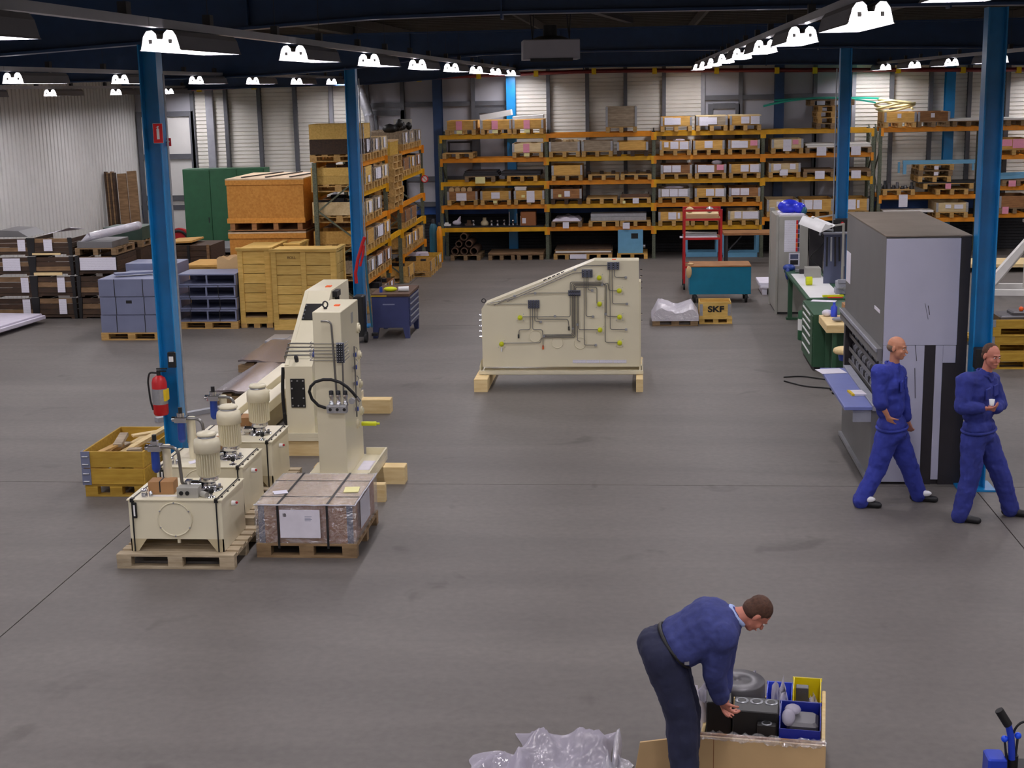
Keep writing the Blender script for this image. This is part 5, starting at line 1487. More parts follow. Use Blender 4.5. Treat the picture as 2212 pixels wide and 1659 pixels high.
# --- curved steel plates on timber
def steel_plate(label, x0, x1, y0, y1, amp, ph):
    rows = [[(x0 + (x1 - x0) * i / 12 + (y0 + (y1 - y0) * j / 10 - y0) * .03, y0 + (y1 - y0) * j / 10 + .03 * math.sin(i * 1.7), .2 + amp * math.cos((i / 12 - .3) * PI * 1.6 + ph)) for i in range(13)] for j in range(11)]
    low = [[(p[0], p[1], p[2] - .03) for p in r] for r in rows]
    mb = MB().sheet(rows).sheet(low).sheet([rows[0], low[0]]).sheet([[r[0] for r in rows], [r[0] for r in low]]).sheet([[r[-1] for r in rows], [r[-1] for r in low]])
    solo('steel_plate', mb, 'plate_steel', label, 'plate', None, 0, 'wavy steel plates')
    for yy, nm in ((y0 + .05, 'front'), (y1 - .3, 'rear')):
        solo('plate_skid', MB().cbox(x0 - .02, x1 + .02, yy, yy + .14, 0, .12, .004), 'wood_pallet_old', 'brown wooden skid, %s one under the %s' % (nm, label), 'skid')
        solo('plate_lath', MB().cbox(x0 + .1, x0 + .25, yy, yy + .2, .12, .155, .003), 'wood_old_board', 'short lath on the %s skid of the %s' % (nm, label), 'lath')


steel_plate('wavy steel plate nearer to the hydraulic units', -6.25, -5.6, 19.85, 22.0, .022, 0)
steel_plate('wavy steel plate nearer to the plank crates', -6.55, -5.75, 22.2, 24.1, .022, .6)
solo('wooden_panel', MB().cbox(-6.75, -6.15, 24.25, 25.2, .0, .07, .004), 'wood_pallet_old', 'small wooden board under the grey block behind the steel plates', 'board')
solo('steel_block', MB().cbox(-6.68, -6.22, 24.35, 25.05, .071, .15, .006).cbox(-6.58, -6.32, 24.5, 24.85, .15, .165, .003), 'galv', 'grey rectangular steel block behind the steel plates', 'block')

# --- yellow crate of wood scrap by the column
near_pallet('pallet with yellow painted blocks under the wood scrap crate', (-6.32, 15.08, 0), .72, 1.2, 0, 'wood_yellow')
cr = thing('scrap_crate', 'yellow wood collar crate full of timber scraps beside the blue column', 'crate', (-6.32, 15.06, .146))
for z in (.0, .2):
    part('plank', MB().cbox(.02, .7, 0, .022, z + .006, z + .188, .004), 'wood_yellow', cr)
    part('plank', MB().cbox(.02, .7, 1.19, 1.212, z + .006, z + .188, .004), 'wood_yellow', cr)
    for x in (.0, .698): part('plank', MB().cbox(x, x + .022, .0, 1.212, z + .006, z + .188, .004), 'wood_yellow', cr)
    h_ = part('hinge', MB().box(-.012, .09, -.012, 0, z, z + .19).box(-.012, 0, 0, .1, z, z + .19), 'grey_blue', cr)
    for zz_ in (.04, .13): part('hinge_pin', MB().cyl((.005, -.018, z + zz_), (.075, -.018, z + zz_), .009, n=8), 'galv', h_)
rr = random.Random(9)
for k in range(11):
    x, y = rr.uniform(.08, .5), rr.uniform(.12, .9); L_ = rr.uniform(.2, .5); a = rr.uniform(-.9, .9)
    mb = MB(Matrix.Translation((-6.32 + x, 15.06 + y, .32 + .02 * k)) @ Matrix.Rotation(a + .8, 4, 'Z') @ Matrix.Rotation(rr.uniform(-.25, .1), 4, 'Y'))
    L_ = min(L_, .62 - x)
    solo('wood_offcut', mb.cbox(0, L_, -.05, .05, 0, rr.uniform(.02, .06), .003), ('wood_timber', 'wood_collar_grey', 'wood_pallet')[k % 3], '%s wood offcut in the yellow scrap crate, %s counted upward' % (('pale', 'grey', 'tan')[k % 3], ORD[k]), 'offcut', None, 0, '%s offcuts in the scrap crate' % ('pale', 'grey', 'tan')[k % 3])
solo('long_lath', MB().bar((-5.95, 15.3, .45), (-5.5, 16.25, .66), .08, .035), 'wood_timber', 'long pale lath sticking out of the scrap crate past the column', 'lath')
solo('cardboard_box', MB().cbox(-5.25, -4.93, 16.2, 16.5, 0, .5, .004), 'cardboard', 'brown cardboard box behind the blue column and rear unit', 'box')

# --- extinguisher and signs on the near left column
ex = thing('fire_extinguisher', 'red fire extinguisher hung on the near left blue column', 'extinguisher', (-5.49, 15.43, .88))
part('cylinder', MB().lathe([(.075, 0), (.085, .02), (.085, .38), (.07, .43), (.03, .46)], n=22), 'red_paint', ex)
part('label', MB().lathe([(.0862, .13), (.0862, .31)], n=22).lathe([(.0864, .13), (.0864, .31)], n=22), 'galv', ex)
part('yellow_label', MB().box(.05, .088, -.06, .06, .17, .3), 'clip_yellow', ex)
part('handle', MB().cyl((0, 0, .46), (0, 0, .52), .022, n=10).box(-.02, .09, -.012, .012, .5, .515).box(-.02, .1, -.012, .012, .53, .545), 'black', ex)
part('hose', MB().tube(bend([(-.02, -.01, .49), (-.1, -.02, .5), (-.125, -.02, .4), (-.11, -.02, .16), (-.08, -.03, .06)], .08, 4), .011, 8), 'rubber', ex)
part('wall_bracket', MB().box(-.03, .03, .085, .113, .3, .36), 'dark_steel', ex)
p = A(341, 288, 15.53)
sg = thing('extinguisher_sign', 'tall red sign with white extinguisher pictogram on the blue column', 'sign', (p.x, 15.535, p.z), .25)
part('panel', MB().cbox(-.05, .05, -.008, 0, -.105, .105, .002), 'red_sign', sg)
part('border', MB().box(-.053, .053, -.004, .002, -.108, .108), 'white_paint', sg)
part('pictogram', MB().cbox(-.014, .016, -.0105, -.008, -.065, .05, .001).box(-.006, .008, -.0105, -.008, .05, .075).prism([(-.02, .062), (.0, .08), (.012, .08), (.012, .068)], 'y', -.0105, -.008), 'white_paint', sg)
p = A(362, 307, 15.75)
sg = thing('hose_sign', 'small square red sign projecting behind the blue column', 'sign', (p.x, 15.75, p.z))
part('panel', MB().cbox(-.042, .042, -.006, 0, -.045, .045, .002), 'red_sign', sg)
part('pictogram', MB().box(-.025, .0, -.008, -.006, -.01, .025).prism([(0, .01), (.025, -.004), (.025, .012), (0, .022)], 'y', -.008, -.006), 'white_paint', sg)
part('arm', MB().bar((-.042, -.003, 0), (-5.29 - p.x, -.03, 0), .012), 'dark_steel', sg)

# --- blue tool cabinet and hand stacker
tc_ = thing('tool_cabinet', 'dark blue steel tool cabinet with brown top, side drawers', 'cabinet', (-4.92, 25.4, 0))
part('body', MB().cbox(0, .68, 0, 1.15, .2, .78, .006), 'blue_cab', tc_)
part('top', MB().cbox(-.01, .7, -.02, 1.17, .78, .83, .006), 'brown_rust', tc_)
for x in (.0, .6):
    for y in (.0, 1.07): part('leg', MB().prism([(x, 0), (x + .08, 0), (x + (.08 if x else .12), .2), (x - (.04 if x else 0), .2)], 'y', y, y + .08), 'blue_cab', tc_)
for k in range(5):
    d = part('drawer', MB().cbox(.68, .695, .06, 1.1, .215 + k * .11, .315 + k * .11, .003), 'blue_cab', tc_)
    part('handle', MB().box(.695, .71, .1, 1.05, .285 + k * .11, .3 + k * .11), 'galv', d)
part('name_plate', MB().box(.2, .42, -.004, 0, .62, .645), 'grey_blue', tc_)
part('edge_strip', MB().box(-.012, .28, -.024, -.02, .785, .8), 'clip_yellow', tc_)
solo('cloth_roll', MB().ball((-4.62, 25.7, .875), .05, 12, (2.6, 1.2, .9)), 'plug_yellow', 'yellow folded cloth on the blue tool cabinet', 'cloth')
solo('white_bottle', MB().cyl((-4.47, 25.7, .875), (-4.28, 25.72, .875), .045, .05, 12), 'white_paint', 'white bottle lying on the blue tool cabinet', 'bottle')
solo('spray_can', MB().cyl((-4.78, 25.6, .831), (-4.78, 25.6, .93), .03, n=10), 'blue_fit', 'small blue can standing on the blue tool cabinet', 'can')
hs = thing('pallet_stacker', 'hand pallet stacker with red steering bar behind the tower', 'stacker', tuple(A(776, 640, 24.9)[:2]) + (0,))
o_ = Vector(hs.location)
al = lambda px, py: A(px, py, 24.9) - o_
part('steering_bar', MB().tube([al(770, 612), al(768, 590), al(773, 560), al(783, 525), al(788, 512)], .03, 8).tube([al(778, 575), al(783, 555), al(786, 530)], .022, 8), 'red_paint', hs)
part('body', MB().cbox(-.12, .06, .0, .3, .12, al(770, 640).z, .02), 'black', hs)
part('pole', MB().bar(al(784, 555) + Vector((0, .2, 0)), al(794, 640) + Vector((.02, .2, -.6)), .03), 'rack_teal', hs)
for x in (-.18, .05): part('wheel', MB().cyl((x, .1, .1), (x + .05, .1, .1), .1, n=14), 'rubber', hs)
for x in (-.1, .14): part('fork', MB().box(x, x + .1, .3, .42, .08, .13), 'black', hs)

# ================================================================== middle: cream sloping panel machine
PY = 21.1
pm = thing('panel_machine', 'cream slope topped panel machine with steel tubing and yellow plugs', 'machine', (-2.45, PY, .2))
o_ = Vector(pm.location)
al = lambda px, py, d=0.0: A(px, py, PY - d) - o_
zo = lambda x, y, d=0.0: al(1000 + x / 5.026, 530 + y / 5.026, d)
pf = [al(1043, 792), al(1040, 668), al(1047, 657), al(1283, 563), al(1380, 563), al(1381, 792)]
part('body', MB().prism([(p.x, p.z) for p in pf], 'y', 0, .36), 'cream', pm)
x0, x1 = al(1036, 790).x, al(1389, 790).x
part('base_plate', MB().cbox(x0, x1, -.06, .46, 0, .055, .004), 'cream', pm)
part('base_edge', MB().box(x0 - .005, x1 + .005, -.075, -.06, .01, .06), 'cream', pm)
for x, s in ((x0, 1), (x1, -1)):
    part('end_gusset', MB().prism([(x, .055), (x + s * .02, .055), (x + s * .02, .2), (x, .12)], 'y', 0.0, .4), 'cream', pm)
part('end_plate', MB().cbox(pf[4].x + .0, pf[4].x + .03, .02, .34, .055, 1.4, .003), 'cream', pm)
for py in (585, 598, 612, 625, 680, 695): 
    c_ = al(1383, py); part('edge_bolt', MB().cyl((c_.x, .1, c_.z), (c_.x + .03, .1, c_.z), .014, n=6), 'chrome', pm)
for zy in (770, 830, 888, 946, 1004):
    c_ = zo(200, zy); part('edge_knob', MB().cyl((c_.x, .1, c_.z), (c_.x - .04, .1, c_.z), .016, n=8), 'chrome', pm)
part('orange_label', MB().cbox(al(1326, 558).x - .03, al(1326, 558).x + .03, .1, .18, pf[4].z, pf[4].z + .01, .002), 'orange_label', pm)
part('lifting_eye', MB().tube([(pf[1].x + .02 + .03 * math.cos(2 * PI * k / 12), .15, pf[2].z + .03 + .03 * math.sin(2 * PI * k / 12)) for k in range(12)], .008, 6, True), 'dark_steel', pm)
for (xa, ya, xb, yb, rws, cls) in ((712, 592, 826, 682, 4, 4), (1150, 486, 1272, 545, 2, 6), (1296, 260, 1402, 345, 4, 3), (1575, 180, 1692, 260, 4, 3)):
    a, b = zo(xa, ya), zo(xb, yb)
    vb = part('valve_block', MB().cbox(a.x - .008, b.x + .008, -.03, 0, b.z, a.z, .003), 'valve_block', pm)
    for r in range(rws):
        for c in range(cls):
            x = a.x + .016 + c * (b.x - a.x - .032) / max(1, cls - 1); z = a.z - .016 - r * (a.z - b.z - .032) / max(1, rws - 1)
            part('valve', lambda: MB().use('valve_black').cyl((0, -.03, 0), (0, -.055, 0), .012, n=6).use('galv').ball((0, -.057, .005), .0065, 6), None, vb, (x, 0, z), key='vlv')
LINES = [
    [(260, 637), (700, 637)], [(785, 517), (1145, 517)], [(785, 517), (640, 540), (480, 610)], [(380, 612), (570, 548), (1218, 262), (1310, 220), (1570, 217)],
    [(440, 600), (560, 575), (1200, 300), (1290, 297)], [(300, 625), (420, 600)], [(340, 650), (470, 590)],
    [(730, 682), (730, 915), (610, 915), (606, 985)], [(757, 682), (757, 915), (862, 915), (868, 980), (870, 1105)], [(780, 682), (780, 825), (845, 828)],
    [(805, 682), (805, 803), (1140, 803), (1155, 905)], [(1165, 545), (1165, 775), (650, 775)],
    [(1186, 545), (1186, 965), (880, 972)], [(1197, 545), (1197, 975), (885, 982)], [(1208, 545), (1208, 985), (890, 992)], [(1219, 545), (1219, 998), (850, 1004), (845, 1058), (440, 1062)],
    [(1243, 545), (1243, 1035), (1275, 1042)], [(1255, 545), (1255, 915), (1465, 915)],
    [(1165, 486), (1165, 398), (1520, 400), (1545, 440), (1545, 1052), (1690, 1055)], [(1180, 486), (1180, 412), (1515, 412), (1558, 430), (1558, 770), (1690, 772)],
    [(1195, 486), (1195, 424), (1515, 424)], [(1210, 486), (1210, 436), (1500, 436), (1575, 405), (1585, 490), (1680, 490)], [(1225, 486), (1225, 455), (1455, 455), (1455, 630)],
    [(1314, 345), (1318, 1082), (1440, 1082)], [(1337, 345), (1337, 772), (1410, 772)], [(1360, 345), (1360, 485), (1402, 488)],
    [(1595, 262), (1600, 912), (1770, 913)], [(1620, 262), (1624, 634), (1778, 634)], [(1645, 262), (1648, 345), (1765, 346)]]
for i, Ln in enumerate(LINES):
    part('tube_line', MB().tube(bend([zo(x, y, .022 + .004 * (i % 3)) for x, y in Ln], .03), .0055, 6), 'pipe_metal', pm)
for x, y in ((1000, 768), (1243, 857), (1197, 900), (880, 982), (1550, 742), (1510, 425), (785, 517), (1218, 262), (562, 548), (1768, 346), (1780, 634), (1772, 912), (1442, 1080), (1412, 772), (1404, 488), (845, 828)):
    c_ = zo(x, y); part('tube_clip', lambda: MB().cbox(-.018, .018, -.035, 0, -.016, .016, .004), 'galv', pm, (c_.x, 0, c_.z), key='tclip')
for x, y in ((1480, 350), (1697, 490), (1484, 635), (1701, 775), (1489, 915), (1701, 1056), (622, 782), (421, 1068)):
    c_ = zo(x, y)
    fg = part('port_flange', lambda: MB().cyl((0, 0, 0), (0, -.008, 0), .075, n=20), 'cream', pm, (c_.x, 0, c_.z), key='pflange')
    part('yellow_plug', lambda: MB().lathe([(.036, 0), (.036, .04), (.028, .05), (.01, .06)], n=14), 'plug_yellow', fg, (0, -.008, 0), key='yplug').rotation_euler.x = PI / 2
    for dx, dz in ((-.05, -.05), (.05, -.05), (.05, .05)):
        part('bolt', lambda: MB().cyl((0, -.008, 0), (0, -.016, 0), .007, n=6), 'galv', fg, (dx, 0, dz), key='fbolt')
for x, y in ((785, 985), (1025, 1052), (1275, 1060)):
    c_ = zo(x, y); part('cover_ring', lambda: MB().tube([(.088 * math.cos(2 * PI * k / 24), -.006, .088 * math.sin(2 * PI * k / 24)) for k in range(24)], .007, 6, True).cyl((0, 0, 0), (0, -.005, 0), .085, n=24), 'cream', pm, (c_.x, 0, c_.z), key='cring')
for x, y, mn in ((1152, 900, 'dark_steel'), (606, 985, 'dark_steel'), (871, 1105, 'orange_label'), (421, 1130, 'white_paint')):
    c_ = zo(x, y); part('nipple', MB().cyl((c_.x, -.02, c_.z - .03), (c_.x, -.02, c_.z + .03), .012, n=8), mn, pm)
for k in range(4):
    a, b = zo(1192 + 147 * k, 1243), zo(1335 + 147 * k, 1278)
    part('paper_strip', MB().box(a.x, b.x, -.006, -.002, b.z, a.z), 'paper', pm)
for k in range(5):
    a = zo(890 + 48 * k, 372 - 21 * k)
    part('edge_marking', MB(Matrix.Translation((a.x, -.003, a.z - .004)) @ Matrix.Rotation(-.42, 4, 'Y')).box(-.025, .025, -.002, .002, -.007, .007), 'dark_steel', pm)
for px, nm in ((1024, 'left'), (1374, 'right')):
    g = G(px + (0 if nm == 'left' else 0), 847, 0)
    w_ = .205 if nm == 'left' else .105
    x_ = g.x
    solo('timber', MB().cbox(x_, x_ + w_, g.y, g.y + 1.75, 0, .198, .008), 'wood_timber', 'pale squared timber under the %s end of the panel machine' % nm, 'timber')

# ================================================================== right side
# teal cart
CY = 29.5
a, b = A(1490, 575, CY), A(1623, 572, CY)
zb, zt = A(1490, 636, CY).z, A(1500, 574, CY).z
ct = thing('workshop_cart', 'teal steel workshop cart with brown top and dark wheels', 'cart', (a.x, CY, 0))
w_ = b.x - a.x
part('body', MB().cbox(0, w_, 0, .75, zb, zt - .03, .008), 'teal', ct)
part('top', MB().cbox(-.0, w_ + .0, -.01, .76, zt - .03, zt, .006), 'wood_collar_brown', ct)
for x in (.06, w_ - .14):
    for y in (.06, .62):
        wh = part('caster', MB().box(x, x + .08, y, y + .1, .16, zb).bar((x + .04, y + .05, .2), (x + .1, y + .02, .1), .03), 'galv', ct)
        part('wheel', MB().cyl((x + .02, y + .02, .1), (x + .07, y + .02, .1), .1, n=16), 'rubber', wh)
solo('crumpled_bag', MB().ball((a.x - .02, CY - .08, zt - .12), .09, 9, (.7, .5, 1.5)).ball((a.x + .02, CY + .12, zt + .02), .05, 8, (1.4, 1, .5)), 'cardboard_tan', 'tan crumpled paper bag hanging on the left corner of teal cart', 'bag')
# red trolley
TY = 31.5
a, b = A(1478, 600, TY), A(1557, 600, TY)
zt = A(1478, 453, TY).z; w_ = b.x - a.x
rt = thing('shelf_trolley', 'tall red tubular shelf trolley behind the teal cart', 'trolley', (a.x, TY, 0))
for y in (0, .75):
    q = 'post'
    for x in (0, w_):
        part('post', MB().bar((x, y, .14), (x, y, zt), .045), 'trolley_red', rt)
        part('caster_wheel', MB().cyl((x - .02, y, .07), (x + .02, y, .07), .07, n=14), 'rubber', rt)
    part('top_bar', MB().bar((.02, y, zt - .02), (w_ - .02, y, zt - .02), .045), 'trolley_red', rt)
for z, zd in ((zt - .22, .045), (A(1478, 513, TY).z - .03, .045), (.5, .04)):
    for y in (0, .75): part('shelf_bar', MB().bar((.022, y, z), (w_ - .022, y, z), .045), 'trolley_red', rt)
    part('shelf', MB().box(.0, w_, .02, .73, z - .01, z + .012), 'wood_collar_brown', rt)
z1 = zt - .205
solo('tray_box', MB().cbox(a.x + .05, a.x + w_ - .05, TY + .1, TY + .62, z1, z1 + .1, .005), 'wood_collar_pale', 'pale wooden tray on the upper shelf of red trolley', 'tray')
for k, px in enumerate((1490, 1533)):
    c_ = A(px, 452, TY + .3); solo('round_fitting', MB().ball((c_.x, TY + .35, z1 + .17), .075, 10, (1.2, 1, .9)), ('wood_collar_pale', 'galv')[k], ('pale tan', 'grey metal')[k] + ' round fitting in the tray on red trolley', 'fitting')
z2 = A(1478, 513, TY).z - .018
for k in range(3):
    solo('flat_white_part', MB(Matrix.Translation((a.x + .02, TY + .06 + .2 * k, z2 + .0 + .03 * k)) @ Matrix.Rotation(-.04 * k, 4, 'Z')).cbox(-.12 + .06 * k, w_ - .1, 0, .14, .0, .03, .004), ('paper_white', 'galv', 'board_white')[k], ('white', 'grey metal', 'off white')[k] + ' flat part on the middle shelf of red trolley', 'part')
solo('dark_strip', MB().bar((a.x + .1, TY + .35, z2 + .12), (a.x + w_ - .05, TY + .3, z2 + .1), .03, .02), 'black', 'black strip on the middle shelf of red trolley', 'strip')
# film wrapped low pallet and logo crate
near_pallet('worn pallet under the film covered goods beside the logo crate', (.21, 26.62, 0), .86, 1.0, 0, 'wood_pallet_old', nd=4)
rr = random.Random(8)
rows = [[(.20 + .88 * i / 14, 26.6 + 1.02 * j / 10, .155 + .20 * min(1, i / 2, (14 - i) / 2) * min(1, (j + 1) / 2, (10 - j) / 2) ** .7 + rr.uniform(-.005, .03) + .05 * math.sin(i * .6)) for i in range(15)] for j in range(11)]
skirt = [[(p[0], p[1] - .01, .1) for p in rows[0]], rows[0]]
solo('film_covered_goods', MB().sheet(rows).sheet(skirt).sheet([[r[0] for r in rows], [(r[0][0] - .01, r[0][1], .1) for r in rows]]).sheet([[r[-1] for r in rows], [(r[-1][0] + .01, r[-1][1], .1) for r in rows]]), 'film_white', 'film covered goods on a low pallet beside the logo crate', 'goods')
lc = thing('logo_crate', 'small yellow wood crate with black letters on its front', 'crate', (1.10, 26.85, 0))
w_ = .60
part('bottom_board', MB().box(0, w_ + .02, -.01, .5, 0, .025), 'wood_crate', lc)
for x in (0, .26, w_ - .08): part('block', MB().box(x, x + .1, 0, .45, .025, .095), 'wood_crate', lc)
part('floor_board', MB().box(-.01, w_ + .02, -.01, .5, .095, .118), 'wood_crate', lc)
for z0, z1 in ((.12, .25), (.256, .42)):
    part('plank', MB().cbox(0, w_, 0, .02, z0, z1, .003), 'wood_crate', lc)
    part('plank', MB().cbox(0, w_, .48, .50, z0, z1 + .0, .003), 'wood_crate', lc)
    for x in (0, w_ - .02): part('plank', MB().cbox(x, x + .02, .02, .48, z0, z1, .003), 'wood_crate', lc)
for x in (.005, w_ - .065): part('hinge', MB().box(x, x + .06, -.008, 0, .16, .38).box(x + .005, x + .055, -.014, -.008, .2, .24).box(x + .005, x + .055, -.014, -.008, .3, .34), 'galv', lc)
lettering('lettering', 'SKF', .155, 'black', lc, (w_ * .52, -.006, .28), sx=1.25, bold=.006)
# white sheets behind the cart
solo('wrapped_sheets', MB().cbox(2.55, 3.0, 30.6, 31.6, .15, .2, .01).cbox(2.53, 2.98, 30.65, 31.6, .205, .26, .01).box(2.6, 2.7, 30.65, 31.5, 0, .15).box(2.85, 2.95, 30.65, 31.5, 0, .15), 'paper_white', 'white wrapped sheets on skids between teal cart and grey locker', 'sheets')

# grey locker with posters
lk = thing('locker', 'tall grey locker with calendar and poster on its end', 'locker', (2.62, 28.0, 0))
part('body', MB().cbox(0.02, .62, 0, 1.4, .04, 1.92, .008), 'locker_grey', lk)
part('side_post', MB().cbox(0, .10, 1.3, 1.42, 0, 1.98, .005), 'locker_grey', lk)
part('edge_post', MB().cbox(0, .05, -.02, .03, 0, 1.95, .004), 'locker_grey', lk)
part('foot', MB().box(.03, .6, .02, 1.3, 0, .04), 'dark_steel', lk)
al = lambda px, py: A(px, py, 28.0) - Vector((2.62, 28.0, 0))
a, b = al(1695, 476), al(1727, 544)
c_ = part('calendar', MB().box(a.x, b.x, -.006, -.002, b.z, a.z), 'paper', lk)
n = 7
for k in range(n):
    for j in range(2):
        part('picture', MB().box(b.x - .075 + .036 * j, b.x - .04 + .036 * j, -.0085, -.006, b.z + (a.z - b.z) * k / n + .006, b.z + (a.z - b.z) * (k + 1) / n), ('red_sign', 'machine_dark', 'orange_label', 'grey_blue_dark')[(k * 2 + j * 3) % 4], c_)
a, b = al(1704, 546), al(1727, 575)
c_ = part('poster', MB().box(a.x, b.x, -.006, -.002, b.z, a.z), 'paper', lk)
part('picture', MB().box(a.x + .03, b.x - .03, -.0085, -.006, (a.z + b.z) / 2 + .01, a.z - .03), 'grey_blue_dark', c_)
part('picture', MB().box(a.x + .03, b.x - .03, -.0085, -.006, b.z + .03, (a.z + b.z) / 2 - .01), 'machine_dark', c_)
solo('blue_bag', MB().ball((2.92, 28.5, 2.07), .15, 12, (1.55, 1.2, .95)).ball((3.1, 28.4, 2.05), .11, 10, (1.2, 1, 1)), 'blue_bag', 'shiny blue plastic bag on the grey locker', 'bag')
solo('carton', MB().cbox(2.72, 3.18, 28.1, 28.9, 1.922, 1.955, .004), 'paper_white', 'white flat carton under the blue bag on the locker', 'carton')
solo('dark_bag', MB().ball((3.19, 28.35, 2.0), .08, 9, (.8, 1.2, 1.0)), 'rack_teal', 'dark glossy bag beside the blue bag on the locker', 'bag')
# lamp over the bench, panel behind it
wl_ = thing('bench_lamp', 'white angled lamp shade over the bench beside the locker', 'lamp', (3.3, 26.2, 0))
a, b = A(1732, 470, 27.4), A(1775, 490, 25.2)
part('shade', MB().sheet([[a + Vector((-.06, 0, -.12)), a + Vector((.02, 0, .04)), a + Vector((.16, 0, .0)), a + Vector((.2, 0, .03))], [b + Vector((-.02, 0, -.1)), b + Vector((.06, 0, .05)), b + Vector((.2, 0, .0)), b + Vector((.24, 0, .03))]]), 'white_paint', wl_).location = (-3.3, -26.2, 0)
part('shade_end', MB().prism([(b.x - .02, b.z - .1), (b.x + .06, b.z + .05), (b.x + .2, b.z)], 'y', b.y - .01, b.y), 'white_paint', wl_).location = (-3.3, -26.2, 0)
part('post', MB().box(.26, .30, -.6, -.56, .9, b.z + .02).box(.26, .3, .7, .74, .9, b.z + .06), 'locker_grey', wl_)
part('arm', MB().bar((.28, -.58, b.z), (b.x - 3.2, -.95, b.z), .03).bar((.28, .72, b.z + .05), (a.x - 3.2, .95, a.z), .03), 'locker_grey', wl_)
a, b = A(1749, 494, 27.7), A(1777, 575, 27.7)
solo('dark_board', MB().cbox(a.x, b.x, 27.68, 27.72, .906, a.z, .004), 'machine_dark', 'upright black board between the locker and the bench lamp', 'board')
a, b = A(1781, 505, 25.8), A(1826, 600, 25.8)
tb = thing('tool_rack', 'dark blue tool rack with hanging tools behind the bench vice', 'rack', (a.x, 25.8, .906))
h_ = a.z - .906
part('back_panel', MB().box(0, b.x - a.x, 0, .03, 0, h_), 'grey_blue_dark', tb)
for k in range(5): part('hanging_tool', MB().bar((.05 + .07 * k, -.02, h_ - .06), (.05 + .075 * k, -.02, h_ * (.35 + .1 * (k % 2))), .03, .02), ('black', 'galv', 'machine_dark')[k % 3], tb)
part('top_shelf', MB().box(-.03, b.x - a.x + .05, -.12, .03, h_, h_ + .03), 'bin_grey', tb)
# bench with white top
bn = thing('work_bench', 'green legged work bench with white top beside the locker', 'bench', (2.78, 24.0, 0))
part('bench_top', MB().cbox(0, .78, 0, 3.9, .85, .9, .006), 'green_bench', bn)
part('white_mat', MB().box(.06, .6, .1, 3.2, .9, .905), 'white_paint', bn)
for y in (.15, 3.3):
    for x in (.03, .68): part('leg', MB().box(x, x + .08, y, y + .1, .04, .85), 'green_bench', bn)
    part('foot', MB().box(.0, .78, y - .02, y + .12, 0, .04), 'green_bench', bn)
part('back_rail', MB().box(.7, .74, .2, 3.4, .3, .4), 'green_bench', bn)
part('red_edge', MB().box(.35, .6, .02, .06, .905, .915), 'red_sign', bn)
items = [('grey_carton', 'locker_grey', 'pale grey box on the white bench top', (3.05, 26.6, .28, .3, .18)), ('yellow_tape', 'plug_yellow', '', None),
         ('dark_tool', 'machine_dark', 'dark tool lying at the far end of the white bench', (3.0, 27.15, .3, .12, .08)), ('steel_tool', 'galv', 'grey metal tool at the far end of the white bench', (2.95, 27.4, .25, .1, .05))]
for nm, mn, lab, q in items:
    if q: solo(nm, MB().cbox(q[0], q[0] + q[2], q[1], q[1] + q[3], .906, .906 + q[4], .006), mn, lab, nm.split('_')[1])
c_ = A(1747, 604, 25.6)
solo('tape_roll', MB().cyl((c_.x - .05, 25.6, .985), (c_.x + .06, 25.6, .985), .075, n=16), 'plug_yellow', 'yellow tape roll standing on the white bench top', 'tape')
solo('blue_cloth', MB().ball((2.86, 27.75, .95), .09, 9, (1.4, 1.3, .8)).ball((2.82, 27.6, .85), .06, 8, (.8, 1, 2.0)), 'blue_fit', 'blue cloth hanging at the far end of the bench by the locker', 'cloth')
solo('yellow_strip', MB().bar((3.05, 24.08, .93), (3.4, 24.12, .93), .06, .03), 'plug_yellow', 'yellow strip lying at the near end of the bench', 'strip')
solo('paper_sheet', MB(Matrix.Translation((2.8, 23.65, .905)) @ Matrix.Rotation(-.3, 4, 'Z')).box(0, .4, 0, .2, 0, .004), 'paper_white', 'white paper at the near end of the bench above drawers', 'paper')
vz = thing('bench_vice', 'grey bench vice at the right side of the bench', 'vice', (3.42, 24.6, .906))
part('body', MB().cbox(-.1, .1, -.12, .12, 0, .1, .01).cbox(-.07, .07, -.2, .2, .1, .2, .01).box(-.08, .08, -.22, -.16, .2, .26), 'bin_grey', vz)
part('screw', MB().cyl((0, -.22, .13), (0, -.36, .13), .02).bar((-.1, -.34, .13), (.1, -.34, .13), .014), 'galv', vz)
solo('cable', MB().tube([(3.3 + .12 * math.cos(k * .5), 27.0 + .1 * math.sin(k * .5), .93 + .05 * k) for k in range(18)], .012, 6), 'rubber', 'black cable rising from the bench beside the dark tool board', 'cable')
# drawer cabinet
dc = thing('drawer_cabinet', 'dark green drawer cabinet with white handles before the bench', 'cabinet', (2.68, 22.3, 0))
part('body', MB().cbox(.015, .7, 0, 1.5, .06, .9, .006), 'green_bench', dc)
part('plinth', MB().box(.04, .68, .03, 1.47, 0, .06), 'dark_steel', dc)
for k, (z0, z1) in enumerate(((.07, .25), (.255, .4), (.405, .53), (.535, .65), (.655, .76), (.765, .87))):
    d = part('drawer', MB().cbox(0, .015, .03, 1.47, z0, z1, .003), 'green_bench', dc)
    part('handle', MB().box(-.012, 0, .3, 1.3, z1 - .035, z1 - .01), 'white_paint', d)
solo('green_bottle_bin', MB().lathe([(.09, 0), (.1, .02), (.1, .5), (.085, .52)], (2.86, 25.1, 0), 16), 'green_cab', 'dark green round bin on the floor under the bench', 'bin')
solo('bin_band', MB().lathe([(.1015, .18), (.1015, .38)], (2.86, 25.1, 0), 16), 'white_paint', 'white red marked band around the green bin', 'band')
